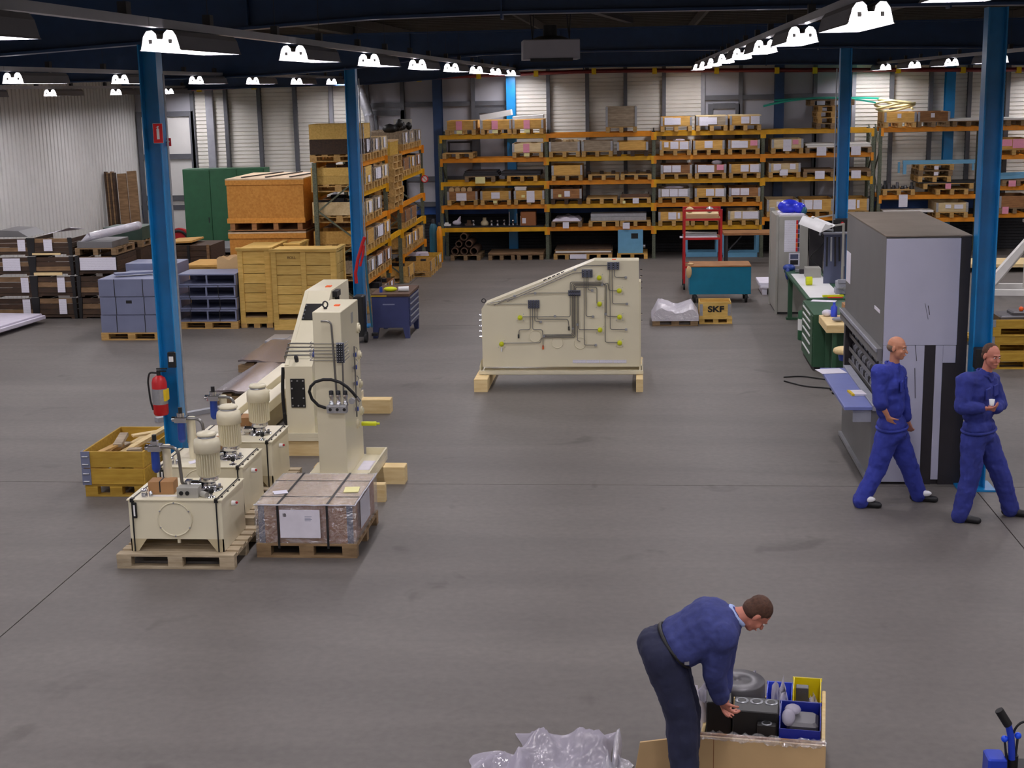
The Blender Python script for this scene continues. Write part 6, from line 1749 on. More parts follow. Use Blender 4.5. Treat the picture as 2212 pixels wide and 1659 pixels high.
# second bench with pale wood top and stool
b2_ = thing('wood_bench', 'pale thick wooden bench end beside the drawer cabinet', 'bench', (2.75, 21.0, 0))
part('bench_top', MB().cbox(0.02, .8, .3, 1.28, .78, .9, .008), 'wood_timber', b2_)
for x in (.12, .7):
    for y in (.36, 1.15): part('leg', MB().box(x, x + .06, y, y + .06, 0, .78), 'green_bench', b2_)
solo('blue_bottle', MB().lathe([(.05, 0), (.05, .15), (.02, .18), (.02, .22)], (2.98, 22.1, .901), 12), 'blue_bin_light', 'blue bottle standing on the pale wooden bench', 'bottle')
solo('white_cloth', MB().ball((2.88, 22.15, .95), .07, 9, (1.2, 1.1, .8)), 'paper_white', 'white crumpled cloth behind the blue bottle on the bench', 'cloth')
solo('cardboard_box', MB().cbox(3.1, 3.35, 21.85, 22.15, .901, 1.12, .004), 'cardboard', 'brown cardboard box on the pale wooden bench', 'box')
solo('dark_bottle', MB().lathe([(.04, 0), (.045, .2), (.03, .25), (.03, .3)], (3.12, 21.45, .901), 12), 'rack_teal', 'dark teal bottle at the near end of the pale bench', 'bottle')
solo('grey_tool', MB().ball((2.98, 21.6, .94), .05, 8, (2.0, 1.2, .7)), 'bin_grey', 'grey power tool lying on the pale wooden bench', 'tool')
st = thing('stool', 'round white stool with dark legs beside the storage machine', 'stool', (2.98, 20.7, 0))
part('seat', MB().lathe([(.02, .58), (.17, .585), (.19, .61), (.18, .65), (.15, .665), (.02, .67)], n=22), 'wood_timber', st)
part('seat_base', MB().lathe([(.1, .48), (.12, .58)], n=14), 'blue_fit', st)
part('column', MB().cyl((0, 0, .1), (0, 0, .5), .03), 'black', st)
for k in range(5):
    a = 2 * PI * k / 5; part('leg', MB().bar((0, 0, .12), (.24 * math.cos(a), .24 * math.sin(a), .015), .04, .03), 'black', st)
# cables on the floor
for k, pts in enumerate(([(1690, 815), (1730, 812), (1800, 822), (1830, 830)], [(1690, 822), (1740, 835), (1790, 838), (1835, 846)])):
    q = [G(x, y, .012) for x, y in pts]
    q = [q[0].lerp(q[1], .3)] + q
    solo('floor_cable', MB().tube(bend(q, .4, 6), .011, 6), 'rubber', 'dark cable on the floor left of the storage machine, %s one' % ('farther', 'nearer')[k], 'cable')
mbp = thing('column_unit', 'dark clamp unit fixed on the far right blue column', 'unit', (3.70, 26.8, 1.72))
part('box', MB().cbox(-.17, .12, -.3, -.136, 0, .28, .02), 'black', mbp)
part('red_button', MB().cyl((-.02, -.3, .2), (-.02, -.32, .2), .03, n=10), 'red_paint', mbp)
part('arm', MB().tube(bend([(-.14, -.24, .06), (-.4, -.26, .1), (-.42, -.26, -.02)], .1, 4), .02, 8), 'galv', mbp)

# --- grey storage lift
sl_ = thing('storage_machine', 'tall grey vertical storage machine with pale end panel and blue worktable', 'machine', (2.67, 15.77, 0))
Lm, Wm, Hm = 3.0, .91, 2.80
part('hood', MB().cbox(0, Wm, 0.02, Lm, 1.46, Hm, .006), 'machine_grey', sl_)
part('roof_plate', MB().box(-.005, Wm + .005, -.005, Lm + .005, Hm, Hm + .012), 'machine_top', sl_)
part('hood_lip', MB().cbox(-.06, .0, .01, Lm, 1.42, 1.56, .006), 'machine_grey', sl_)
part('hood_strip', MB().cbox(-.075, -.06, .01, Lm, 1.52, 1.56, .003), 'bin_grey', sl_)
part('lower_body', MB().cbox(0, Wm, 0.02, Lm, .06, .80, .006), 'machine_grey', sl_)
part('kick_plate', MB().box(.03, Wm - .03, .03, Lm - .03, 0, .06), 'machine_dark', sl_)
part('back_body', MB().box(.35, Wm, .02, Lm, .80, 1.46), 'machine_dark', sl_)
part('end_jamb', MB().box(0, .35, Lm - .12, Lm, .8, 1.46), 'machine_dark', sl_)
part('end_jamb', MB().box(0.0, .04, Lm - .01, Lm + .02, .1, 1.46), 'bin_grey', sl_)
# end panels
al = lambda px, py: A(px, py, 15.77) - Vector((2.67, 15.77, 0))
part('end_panel', MB().cbox(.005, .80, 0, .02, 1.60, Hm - .02, .004), 'machine_pale', sl_)
part('end_panel', MB().cbox(.005, .455, 0, .02, .03, 1.594, .004), 'machine_pale', sl_)
part('end_panel', MB().cbox(.575, .655, 0, .02, .06, 1.594, .004), 'machine_pale', sl_)
part('end_panel', MB().cbox(.655, .795, 0, .02, 1.40, 1.594, .004), 'machine_pale', sl_)
part('end_recess', MB().box(.455, .575, .008, .02, .0, 1.594), 'machine_dark', sl_)
part('end_recess', MB().box(.655, .80, .008, .02, .0, 1.40), 'machine_dark', sl_)
part('end_recess', MB().box(.80, Wm, .006, .02, .0, Hm), 'machine_dark', sl_)
for k, (px0, py0, px1, py1) in enumerate(((1998, 655, 2005, 690), (2005, 660, 2008, 680), (1977, 745, 1980, 780), (1976, 795, 1977, 860))):
    a, b = al(px0, py0), al(px1, py1)
    part('scratch_mark', MB().bar((a.x, -.002, a.z), (b.x, -.002, b.z), .006, .002), 'machine_dark', sl_)
# papers on the hood side
bl = lambda px, py: B(px, py, 2.67) - Vector((2.67, 15.77, 0))
for (pa, pb) in (((1827, 530), (1836, 634)), ((1890, 650), (1900, 700))):
    a, b = bl(*pa), bl(*pb)
    z0, z1 = min(a.z, b.z), max(a.z, b.z)
    y0, y1 = max(.05, min(a.y, b.y)), min(Lm - .05, max(a.y, b.y))
    part('notice_sheet', MB().box(-.004, 0, y0, max(y1, y0 + .2), z0 + .12, z1 - .05), 'paper_white', sl_)
# shelves with bins in the opening
for r, z in enumerate((.86, 1.02, 1.2, 1.36)):
    s_ = part('carrier_shelf', MB().box(.06, .35, .05, Lm - .12, z, z + .02), 'bin_grey', sl_)
    part('shelf_lip', MB().box(.05, .06, .05, Lm - .12, z - .005, z + .045), 'machine_grey', s_)
    for k in range(22):
        y = .1 + k * .125
        if y > Lm - .25 or r == 3: break
        part('storage_bin', lambda: MB().prism([(0, 0), (.2, 0), (.2, .11), (.05, .11), (0, .06)], 'y', 0, .105), ('bin_grey', 'machine_dark', 'bin_grey')[(k + r) % 3], s_, (.08, y, z + .021), key='sbin%d' % ((k + r) % 3 == 1))
# worktable
wt_ = part('worktable', MB().cbox(-.40, -.09, -.62 + .62, 2.25, .86, .90, .006), 'table_blue', sl_)
part('table_rail', MB().cbox(-.09, .0, 0.0, 2.35, .85, .915, .004), 'bin_grey', sl_)
part('table_front', MB().box(-.30, -.1, .02, .05, .72, .86), 'bin_grey', sl_)
part('lower_front', MB().cbox(-.1, .0, .02, 2.3, .06, .86, .005), 'machine_grey', sl_)
part('floor_rail', MB().box(-.14, -.1, .02, 2.3, .02, .06), 'galv', sl_)
solo('paper_sheet', MB(Matrix.Translation((2.35, 17.72, .902)) @ Matrix.Rotation(.2, 4, 'Z')).box(-.12, .2, -.1, .2, 0, .004), 'paper_white', 'white paper on the far end of the blue worktable', 'paper')
nb = thing('note_block', 'small white note block with yellow stripe on the blue worktable', 'notes', (2.50, 16.45, .902), .1)
part('pad', MB().box(-.05, .09, -.12, .12, 0, .02), 'paper_white', nb)
part('yellow_stripe', MB().box(-.08, -.05, -.12, .12, 0, .022), 'clip_yellow', nb)

# --- far right: white stand, stacks of yellow collared pallets
ws = thing('machine_stand', 'white welded steel stand at the right edge', 'stand', (7.9, 30.6, 0))
part('base', MB().bar((-.75, -.2, .06), (1.0, -.4, .06), .12).bar((-.75, -.2, .06), (-.3, .7, .06), .12).bar((-.3, .7, .06), (1.2, .6, .06), .12), 'board_white', ws)
part('post', MB().bar((.25, 0, .12), (.25, 0, 1.5), .18), 'board_white', ws)
part('brace', MB().bar((-.7, -.15, .12), (.2, -.02, 1.15), .12).bar((-.3, .6, .12), (.2, .1, 1.0), .09), 'board_white', ws)
part('top_plate', MB().box(.1, .45, -.15, .15, 1.5, 1.56), 'galv', ws)
solo('white_crate', MB().cbox(6.9, 7.2, 33.2, 33.7, .0, .75, .008), 'board_white', 'white box standing behind the far right blue column', 'box')
solo('low_platform', MB().cbox(6.6, 9.5, 34.0, 35.2, .12, .2, .006).box(6.7, 6.9, 34.1, 35.1, 0, .12).box(9.1, 9.3, 34.1, 35.1, 0, .12), 'wood_timber', 'long pale wooden platform on the floor at far right', 'platform')
for k in range(3):
    x, y, z = 5.45, 22.4 + .02 * (k % 2), .262 * k
    pl = near_pallet('wooden pallet at the right edge, %s in the yellow collar stack' % ('lowest', 'middle', 'topmost')[k], (x, y, z), 1.2, .8, 0, 'wood_yellow', 'pallets of the yellow stack', 5)
    if k < 3 or True:
        t = thing('collar_box', 'yellow wooden collar at the right edge, %s of its stack' % ('lowest', 'middle', 'topmost')[k], 'box', (x, y, z + .146), 0, 'yellow collars of the right stack')
        for (x0, x1, y0, y1) in ((0, 1.2, 0, .02), (0, 1.2, .78, .8), (0, .02, .02, .78), (1.18, 1.2, .02, .78)):
            part('board', MB().cbox(x0, x1, y0, y1, 0, .115, .003), 'wood_yellow', t)
        for x2 in (-.0, 1.14): part('hinge', MB().box(x2, x2 + .06, -.008, 0, 0, .115), 'galv', t)
solo('grey_casting', MB().cbox(5.6, 6.5, 22.55, 23.1, .672, .82, .02).cbox(5.8, 6.2, 22.6, 22.95, .82, .88, .02), 'grey_part', 'grey casting in the topmost yellow collar at right', 'part')
solo('orange_knob', MB().ball((5.95, 22.66, .915), .04, 8), 'orange_label', 'orange round knob on the grey casting at right', 'knob')
rr = random.Random(21)
for k in range(5):
    solo('wood_batten', MB(Matrix.Translation((6.0 + .15 * k, 23.9 + .2 * k, .16)) @ Matrix.Rotation(rr.uniform(-.5, .5), 4, 'Z')).cbox(-.5, .5, 0, .1, 0, .08, .004), 'wood_yellow', 'yellow batten behind the collar stack at right, %s from the camera' % ORD[k], 'batten', None, 0, 'battens behind the right stack')
near_pallet('yellow pallet with battens behind the right collar stack', (5.6, 23.7, 0), 1.6, 1.3, 0, 'wood_yellow', None, 6)

# ================================================================== foreground pallet being unpacked
FM = Matrix.Translation((.02, 8.62, 0)) @ Matrix.Rotation(-.13, 4, 'Z')
fl_loc = (.02, 8.62, 0); frz = -.13
near_pallet('wooden pallet in the foreground under the opened carton', tuple(FM @ Vector((.35, 0, 0))), .8, .82, frz, 'wood_pallet')
bx_ = thing('pallet_carton', 'opened cardboard pallet box in front of the bending man', 'box', fl_loc, frz)
part('front_panel', MB().box(.34, 1.155, -.03, -.012, .06, .36), 'cardboard_tan', bx_)
part('side_flap', MB(Matrix.Translation((.335, -.02, 0)) @ Matrix.Rotation(.1, 4, 'Z')).prism([(0, .05), (-.40, .05), (-.36, .30), (0, .36)], 'y', -.01, .006), 'cardboard_tan', bx_)
part('front_fold', MB().box(.448, .452, -.0315, -.03, .06, .36), 'cardboard_dark', bx_)
part('side_board', MB().cbox(1.125, 1.15, 0, .8, .146, .37, .004), 'wood_timber', bx_)
part('side_board', MB().cbox(.345, .37, 0, .8, .146, .26, .004), 'wood_timber', bx_)
part('rear_board', MB().cbox(.37, 1.125, .78, .8, .146, .30, .004), 'wood_timber', bx_)
part('front_rail', MB().cbox(.345, 1.15, -.008, .02, .146, .37, .006), 'wood_collar_brown', bx_)
rr = random.Random(6)
part('film_edge', MB().sheet([[(.34 + .82 * i / 40, -.045 + .03 * j / 3 + rr.uniform(-.012, .012), .345 + .045 * j / 3 + rr.uniform(-.012, .016)) for i in range(41)] for j in range(4)]), 'film_clear', bx_)
L2W = lambda x, y, z: tuple(FM @ Vector((x, y, z)))
def fsolo(nm, mb_fn, mn, lab, cat, group=None, loc=(0, 0, 0), rz=0.0):
    return solo(nm, mb_fn, mn, lab, cat, L2W(*loc), frz + rz, group)


# black round block, black drilled blocks, bins
fsolo('round_block', MB().lathe([(.16, 0), (.185, .012), (.185, .36), (.178, .37), (.03, .372), (.028, .36), (.004, .36)], n=32), 'grey_part', 'large round grey black block behind the drilled black blocks', 'part', None, (.563, .55, .148))
def drilled(nm, lab, loc, rz, w_, d_, h_, holes, extra=None):
    t = thing(nm, lab, 'part', L2W(*loc), frz + rz, None)
    part('body', MB().cbox(0, w_, 0, d_, 0, h_, .006), 'black_part', t)
    for hx, hy in holes:
        part('port_seat', MB().lathe([(.044, h_), (.044, h_ + .003), (.02, h_ + .003)], (hx, hy, 0), 18), 'galv', t)
        part('port', MB().cyl((hx, hy, h_), (hx, hy, h_ + .006), .027, n=16), 'black', t)
    if extra: extra(t)
    return t


def ex2(t):
    part('side_boss', MB().cbox(.16, .28, -.06, 0, .20, .29, .006), 'black_part', t)
    part('boss_seat', MB().lathe([(.034, .29), (.034, .293), (.02, .293)], (.22, -.03, 0), 16), 'galv', t)
    part('boss_port', MB().cyl((.22, -.03, .29), (.22, -.03, .295), .024, n=14), 'black', t)


drilled('drilled_block', 'black block with three round ports standing in the pallet box', (.56, .10, .148), 0, .29, .22, .35, [(.05 + .095 * k, .16) for k in range(3)], ex2)
drilled('drilled_block', 'black block with one port held by the bending man', (.385, .16, .148), .08, .165, .20, .365, [(.11, .15)])
fsolo('ruler', MB().bar((0, 0, 0), (.012, -.01, .40), .006, .014), 'wood_timber', 'thin pale stick between the two black drilled blocks', 'stick', None, (.552, .2, .148))
def bin_mesh(w_, d_, h_, t_=.006, low=.6):
    q = MB()
    q.box(0, w_, 0, d_, 0, t_)
    q.box(0, w_, 0, t_, t_, h_ * low).box(0, w_, d_ - t_, d_, t_, h_)
    for x in (0, w_ - t_):
        q.prism([(0 + t_, t_), (d_ - t_, t_), (d_ - t_, h_), (d_ * .35, h_), (t_, h_ * low)], 'x', x, x + t_)
    return q.box(-.006, w_ + .006, d_ - .004, d_ + .008, h_ - .02, h_)


fsolo('blue_bin', bin_mesh(.26, .30, .33, low=.82), 'blue_bin', 'dark blue plastic bin of grey parts at front right of pallet box', 'bin', None, (.86, .05, .148))
fsolo('grey_casting', MB().cbox(.03, .23, .05, .26, 0, .29, .02), 'grey_part', 'rough grey casting inside the dark blue bin', 'part', None, (.875, .03, .156))
fsolo('bubble_wrap', MB().ball((.045, .12, .3), .055, 12, (.8, 2.0, .7)).ball((.07, .2, .32), .045, 10, (1.2, 1.2, .7)), 'film_frosted', 'bubble wrap bundle at the left side of the dark blue bin', 'wrap', None, (.87, .03, .156))
fsolo('blue_bin', bin_mesh(.17, .3, .28), 'blue_bin_light', 'bright blue plastic bin with white paper behind the dark blue bin', 'bin', None, (.757, .46, .148))
fsolo('yellow_bin', bin_mesh(.2, .28, .30, low=.7), 'yellow_bin', 'yellow plastic bin at the rear right corner of pallet box', 'bin', None, (.94 + .12, .48, .148)) if False else fsolo('yellow_bin', bin_mesh(.185, .3, .32, low=.7), 'yellow_bin', 'yellow plastic bin at the rear right corner of pallet box', 'bin', None, (.932, .47, .148), .0)
fsolo('heart_block', MB().cbox(0, .085, 0, .06, 0, .31, .004).prism([(.02, .27), (.043, .245), (.066, .27), (.06, .285), (.043, .278), (.026, .285)], 'y', -.003, 0), 'grey_part', 'tall grey block standing in the yellow bin', 'part', None, (.95, .6, .156))
def paper_bunch(seed, w_, h_):
    rr = random.Random(seed); q = MB()
    for k in range(3):
        n = 7; z0 = 0
        rows = []
        for j in range(5):
            rows.append([(w_ * (i / (n - 1) - .5) * (1 - .1 * j) + rr.uniform(-.012, .012), .05 * math.sin(i * 1.4 + k) + .03 * k + rr.uniform(-.01, .01), z0 + h_ * j / 4 * (1 + (.10 * rr.uniform(-1, 1) - .5 * abs(i / (n - 1) - .45 - .2 * (k - 1)) if j == 4 else 0))) for i in range(n)])
        q.sheet(rows)
    return q


fsolo('white_paper', paper_bunch(1, .13, .34), 'paper_white', 'crumpled white paper standing in the bright blue bin', 'paper', None, (.842, .6, .156))
fsolo('white_paper', paper_bunch(2, .10, .25), 'paper_white', 'crumpled white paper standing in the yellow bin', 'paper', None, (1.06, .6, .156))
fsolo('white_paper', paper_bunch(3, .12, .33), 'paper_white', 'crumpled white paper beside the round grey block', 'paper', None, (.655, .735, .15))
fsolo('white_wrap', paper_bunch(4, .22, .34), 'paper_white', 'white wrapping paper behind the left drilled block', 'paper', None, (.33, .42, .15))
fsolo('brown_sheet', MB().sheet([[(0, 0, .0), (.2, .0, .012), (.32, .02, .0)], [(.03, .14, .0), (.2, .12, .02), (.30, .14, .01)]]), 'cardboard_tan', 'tan paper piece lying before the left drilled block', 'paper', None, (.33, .03, .2))
# film on the floor at left
rr = random.Random(31)
def film_heap(pts, hgt, n, seed, apex=None):
    from mathutils import noise
    rows = []
    x0, y0, x1, y1 = pts
    for j in range(n + 1):
        r = []
        for i in range(n + 1):
            u, v = i / n, j / n
            e = min(1.0, min(u, 1 - u, v, 1 - v) * 5)
            p = Vector((u * 2.0 + seed, v * 1.7 + u * .6, seed * 1.7))
            rid = 1 - abs(noise.noise(p)) * 2.2
            rid2 = 1 - abs(noise.noise(p * 2.7)) * 2.0
            z = .006 + e * (hgt * max(0, rid) ** 2 + hgt * .3 * max(0, rid2) ** 1.5 + .004 * noise.noise(p * 9)) + .004 * abs(noise.noise(p * 5))
            if apex: z += apex[2] * math.exp(-((u - apex[0]) ** 2 + (v - apex[1]) ** 2) / .03)
            ed = .10 * noise.noise(p * 1.6 + Vector((5, 2, 1)))
            r.append((x0 + (x1 - x0) * u + ed + .05 * v, y0 + (y1 - y0) * v + .12 * noise.noise(p * 1.3), max(.004, z)))
        rows.append(r)
    return MB().sheet(rows)


solo('packing_foil', film_heap((-.9, 8.15, -.25, 9.3), .16, 30, 2), 'film_frosted', 'milky plastic foil heap on the floor left of the pallet box', 'foil')
solo('packing_foil', film_heap((-1.2, 8.3, -.85, 8.95), .07, 14, 5), 'film_frosted', 'small milky foil piece at the bottom edge of the picture', 'foil')
solo('clear_foil', film_heap((-.28, 8.45, -.10, 8.85), .2, 18, 3, (.45, .6, .10)), 'film_white', 'clear crumpled film standing up at left of the pallet box', 'foil')
solo('cardboard_flap', MB(Matrix.Translation((-.05, 8.62, 0)) @ Matrix.Rotation(-.1, 4, 'Z')).prism([(-.06, .15), (.28, .15), (.28, .165), (-.06, .165)], 'y', -.4, -.05), 'cardboard_tan', 'tan cardboard flap left of the bending man', 'cardboard') if False else None
# blue pallet jack in the corner
pj = thing('pallet_jack', 'blue lever operated jack with ball handles at bottom right corner', 'jack', (2.32, 8.62, 0))
o_ = Vector(pj.location); al = lambda px, py, y=8.62: A(px, py, y) - o_
part('lever', MB().tube(bend([al(2186, 1640), al(2184, 1590), al(2177, 1562)], .05), .022, 10), 'jack_blue', pj)
part('grip', MB().tube([al(2178, 1566), al(2158, 1534)], .028, 10), 'rubber', pj)
for px, py in ((2170, 1596), (2199, 1589)):
    c_ = al(px, py)
    r_ = part('valve_rod', MB().tube([c_, al(px + (4 if px < 2180 else -6), 1640), al(px + (6 if px < 2180 else -8), 1700)], .008, 6), 'dark_steel', pj)
    part('ball_knob', MB().ball(c_, .022, 14), 'jack_ball', r_)
part('hose', MB().tube(bend([al(2186, 1590), al(2196, 1568), al(2212, 1557), al(2240, 1570), al(2250, 1640)], .1), .008, 6), 'rubber', pj)
a, b = al(2131, 1632), al(2172, 1632)
part('body', MB().cbox(a.x, b.x, -.06, .1, 0.0, a.z, .01), 'jack_blue', pj)
part('pump', MB().cbox(b.x - .02, b.x + .2, -.08, .14, 0.0, a.z - .08, .01).cyl((b.x + .05, .02, 0.0), (b.x + .05, .02, a.z), .035), 'black', pj)

# ================================================================== people
def cap_mesh(mb, p, q, r0, r1, n=12):
    """closed rounded cone"""
    p, q = Vector(p), Vector(q); d = q - p; L_ = d.length
    if L_ < 1e-6: return mb.ball(p, r0, n)
    d /= L_; u = Vector((0, 0, 1)) if abs(d.z) < .9 else Vector((1, 0, 0))
    s = d.cross(u).normalized(); u = s.cross(d)
    rings = []
    for k in range(4): a = PI / 2 * (k + .15) / 4; rings.append((p - d * r0 * math.cos(a), r0 * math.sin(a)))
    rings.append((p, r0)); rings.append((q, r1))
    for k in range(4): a = PI / 2 * (1 - (k + 1 - .15) / 4); rings.append((q + d * r1 * math.cos(a), r1 * math.sin(a)))
    vs = []
    for c, r in rings: vs += [c + (s * math.cos(2 * PI * i / n) + u * math.sin(2 * PI * i / n)) * r for i in range(n)]
    N = len(rings)
    fs = [(i * n + k, i * n + (k + 1) % n, (i + 1) * n + (k + 1) % n, (i + 1) * n + k) for i in range(N - 1) for k in range(n)]
    fs += [tuple(range(n - 1, -1, -1)), tuple((N - 1) * n + k for k in range(n))]
    return mb.add(vs, fs)


def ell(mb, c, ax, r, n=14):
    """ellipsoid with axes matrix columns ax, radii r"""
    ax = ax.to_3x3() if len(ax) == 4 else ax
    m_ = MB(); m_.ball((0, 0, 0), 1.0, n)
    vs = [Vector(c) + ax @ Vector((v[0] * r[0], v[1] * r[1], v[2] * r[2])) for v in m_.v]
    return mb.add(vs, m_.f)


def fuse(name, mb, mname, parent, voxel=.012, smooth=3, key=None, wrinkle=0.0):
    """union of closed shapes -> one continuous smooth surface"""
    me = mb.mesh(name, mname)
    bm = bmesh.new(); bm.from_mesh(me); bmesh.ops.remove_doubles(bm, verts=bm.verts, dist=1e-5)
    bmesh.ops.recalc_face_normals(bm, faces=bm.faces); bm.to_mesh(me); bm.free()
    o = bpy.data.objects.new('tmp', me); COL.objects.link(o)
    r = o.modifiers.new('r', 'REMESH'); r.mode = 'VOXEL'; r.voxel_size = voxel; r.use_smooth_shade = True
    s = o.modifiers.new('s', 'SMOOTH'); s.factor = .5; s.iterations = smooth
    if wrinkle:
        tx = bpy.data.textures.new('cloth_fold', 'CLOUDS'); tx.noise_scale = .085; tx.noise_depth = 3
        d = o.modifiers.new('d', 'DISPLACE'); d.texture = tx; d.strength = wrinkle; d.mid_level = .5; d.texture_coords = 'GLOBAL'
    dg = bpy.context.evaluated_depsgraph_get()
    me2 = bpy.data.meshes.new_from_object(o.evaluated_get(dg))
    bpy.data.objects.remove(o)
    me2.materials.clear(); me2.materials.append(M[mname])
    for p in me2.polygons: p.use_smooth = True
    return link(name, me2, parent)


def frame(fwd, up):
    f = Vector(fwd).normalized(); u = Vector(up); s = f.cross(u).normalized(); u = s.cross(f)
    return Matrix((s, f, u)).transposed()              # columns: right(side), forward, up


def head(body, root, c, fwd, up, skin, hair, bald=False, s=1.0, hairback=True):
    """adds head shapes to body MB; returns builder of child parts"""
    F_ = frame(fwd, up)
    P = lambda x, y, z: Vector(c) + F_ @ Vector((x * s, y * s, z * s))
    ell(body, P(0, -.012, .035), F_, (.076 * s, .096 * s, .088 * s))
    ell(body, P(0, .022, -.035), F_, (.062 * s, .07 * s, .082 * s))
    ell(body, P(0, .058, -.088), F_, (.034 * s, .03 * s, .026 * s))
    cap_mesh(body, P(0, .084, .012), P(0, .112, -.026), .009 * s, .014 * s, 8)
    ell(body, P(0, .086, -.06), F_, (.026 * s, .014 * s, .012 * s))
    cap_mesh(body, P(-.03, .079, .026), P(.03, .079, .026), .013 * s, .013 * s, 8)
    for e in (-1, 1):
        ell(body, P(e * .078, -.012, -.005), F_, (.010 * s, .02 * s, .033 * s), 8)
        ell(body, P(e * .038, .062, -.03), F_, (.024 * s, .022 * s, .024 * s), 8)

    def kids():
        for e in (-1, 1):
            q = MB(); ell(q, P(e * .03, .083, .007), F_, (.012 * s, .008 * s, .007 * s), 8); part('eye', q, 'white_paint', root)
            q = MB(); ell(q, P(e * .03, .090, .007), F_, (.006 * s, .003 * s, .006 * s), 8); part('pupil', q, 'black', root)
            q = MB(); cap_mesh(q, P(e * .015, .093, .028), P(e * .045, .083, .03), .004 * s, .003 * s, 6); part('eyebrow', q, hair, root)
        q = MB(); cap_mesh(q, P(-.02, .097, -.06), P(.02, .097, -.06), .0045 * s, .0045 * s, 6); part('mouth', q, 'skin_ruddy', root)
        q = MB()
        if bald:
            ell(q, P(0, -.035, .0), F_, (.080 * s, .078 * s, .055 * s))
            fuse('hair', q, hair, root, .006, 2)
        elif bald is None:
            ell(q, P(0, -.030, .044), F_, (.080 * s, .089 * s, .090 * s)); ell(q, P(0, -.045, .0), F_, (.081 * s, .07 * s, .06 * s))
            fuse('hair', q, hair, root, .007, 2)
        else:
            ell(q, P(0, -.022, .048), F_, (.083 * s, .098 * s, .086 * s))
            ell(q, P(0, -.045, .0), F_, (.081 * s, .072 * s, .07 * s))
            fuse('hair', q, hair, root, .007, 2, wrinkle=.006)
    return kids


def hand(mb, wrist, d, palm_n, side, curl=.9, s=1.0, spread=.25):
    """palm, four bent fingers of unequal length, thumb from the palm side"""
    d = Vector(d).normalized(); n_ = Vector(palm_n); n_ = (n_ - d * n_.dot(d)).normalized(); t = d.cross(n_) * side
    w = Vector(wrist)
    cap_mesh(mb, w - d * .01, w + d * .03 * s, .025 * s, .026 * s, 10)
    for k in range(4):
        o = t * (.030 - .020 * k) * s
        cap_mesh(mb, w + d * .02 * s + o * .7, w + d * .088 * s + o, .014 * s, .0125 * s, 8)
    L4 = (.040, .046, .043, .033)
    for k in range(4):
        o = t * (.030 - .020 * k) * s
        p = w + d * .09 * s + o; a = .15 + curl * .35; dd = d + t * spread * (1.5 - k) * .18
        for j, f in enumerate((1.0, .68, .55)):
            dd2 = (dd.normalized() * math.cos(a) + n_ * math.sin(a)).normalized()
            q = p + dd2 * L4[k] * f * s
            cap_mesh(mb, p, q, (.0098 - .0008 * j) * s, (.0090 - .0008 * j) * s, 8)
            p = q; a += curl * .62
    p = w + d * .03 * s + t * .026 * s; v = (d * .6 + t * .75 + n_ * .35).normalized()
    q = p + v * .04 * s; cap_mesh(mb, p, q, .0135 * s, .0115 * s, 8)
    v = (d * .85 + t * .25 + n_ * (.35 + .4 * curl)).normalized()
    r = q + v * .034 * s; cap_mesh(mb, q, r, .0112 * s, .0095 * s, 8)
    v = (d * .8 + n_ * (.5 + .5 * curl)).normalized(); cap_mesh(mb, r, r + v * .024 * s, .0095 * s, .008 * s, 8)


def shoe(mb, ankle, toe, h_=.05):
    a, t = Vector(ankle), Vector(toe); d = t - a; d.z = 0; d.normalize(); L_ = (Vector((t.x, t.y, 0)) - Vector((a.x, a.y, 0))).length
    cap_mesh(mb, (a.x - d.x * .045, a.y - d.y * .045, .045), (a.x + d.x * .06, a.y + d.y * .06, .05), .045, .046, 12)
    cap_mesh(mb, (a.x + d.x * .05, a.y + d.y * .05, .042), (a.x + d.x * (L_ - .03), a.y + d.y * (L_ - .03), .033), .043, .036, 12)
    cap_mesh(mb, (a.x, a.y, .05), (a.x, a.y, .11), .044, .045, 12)


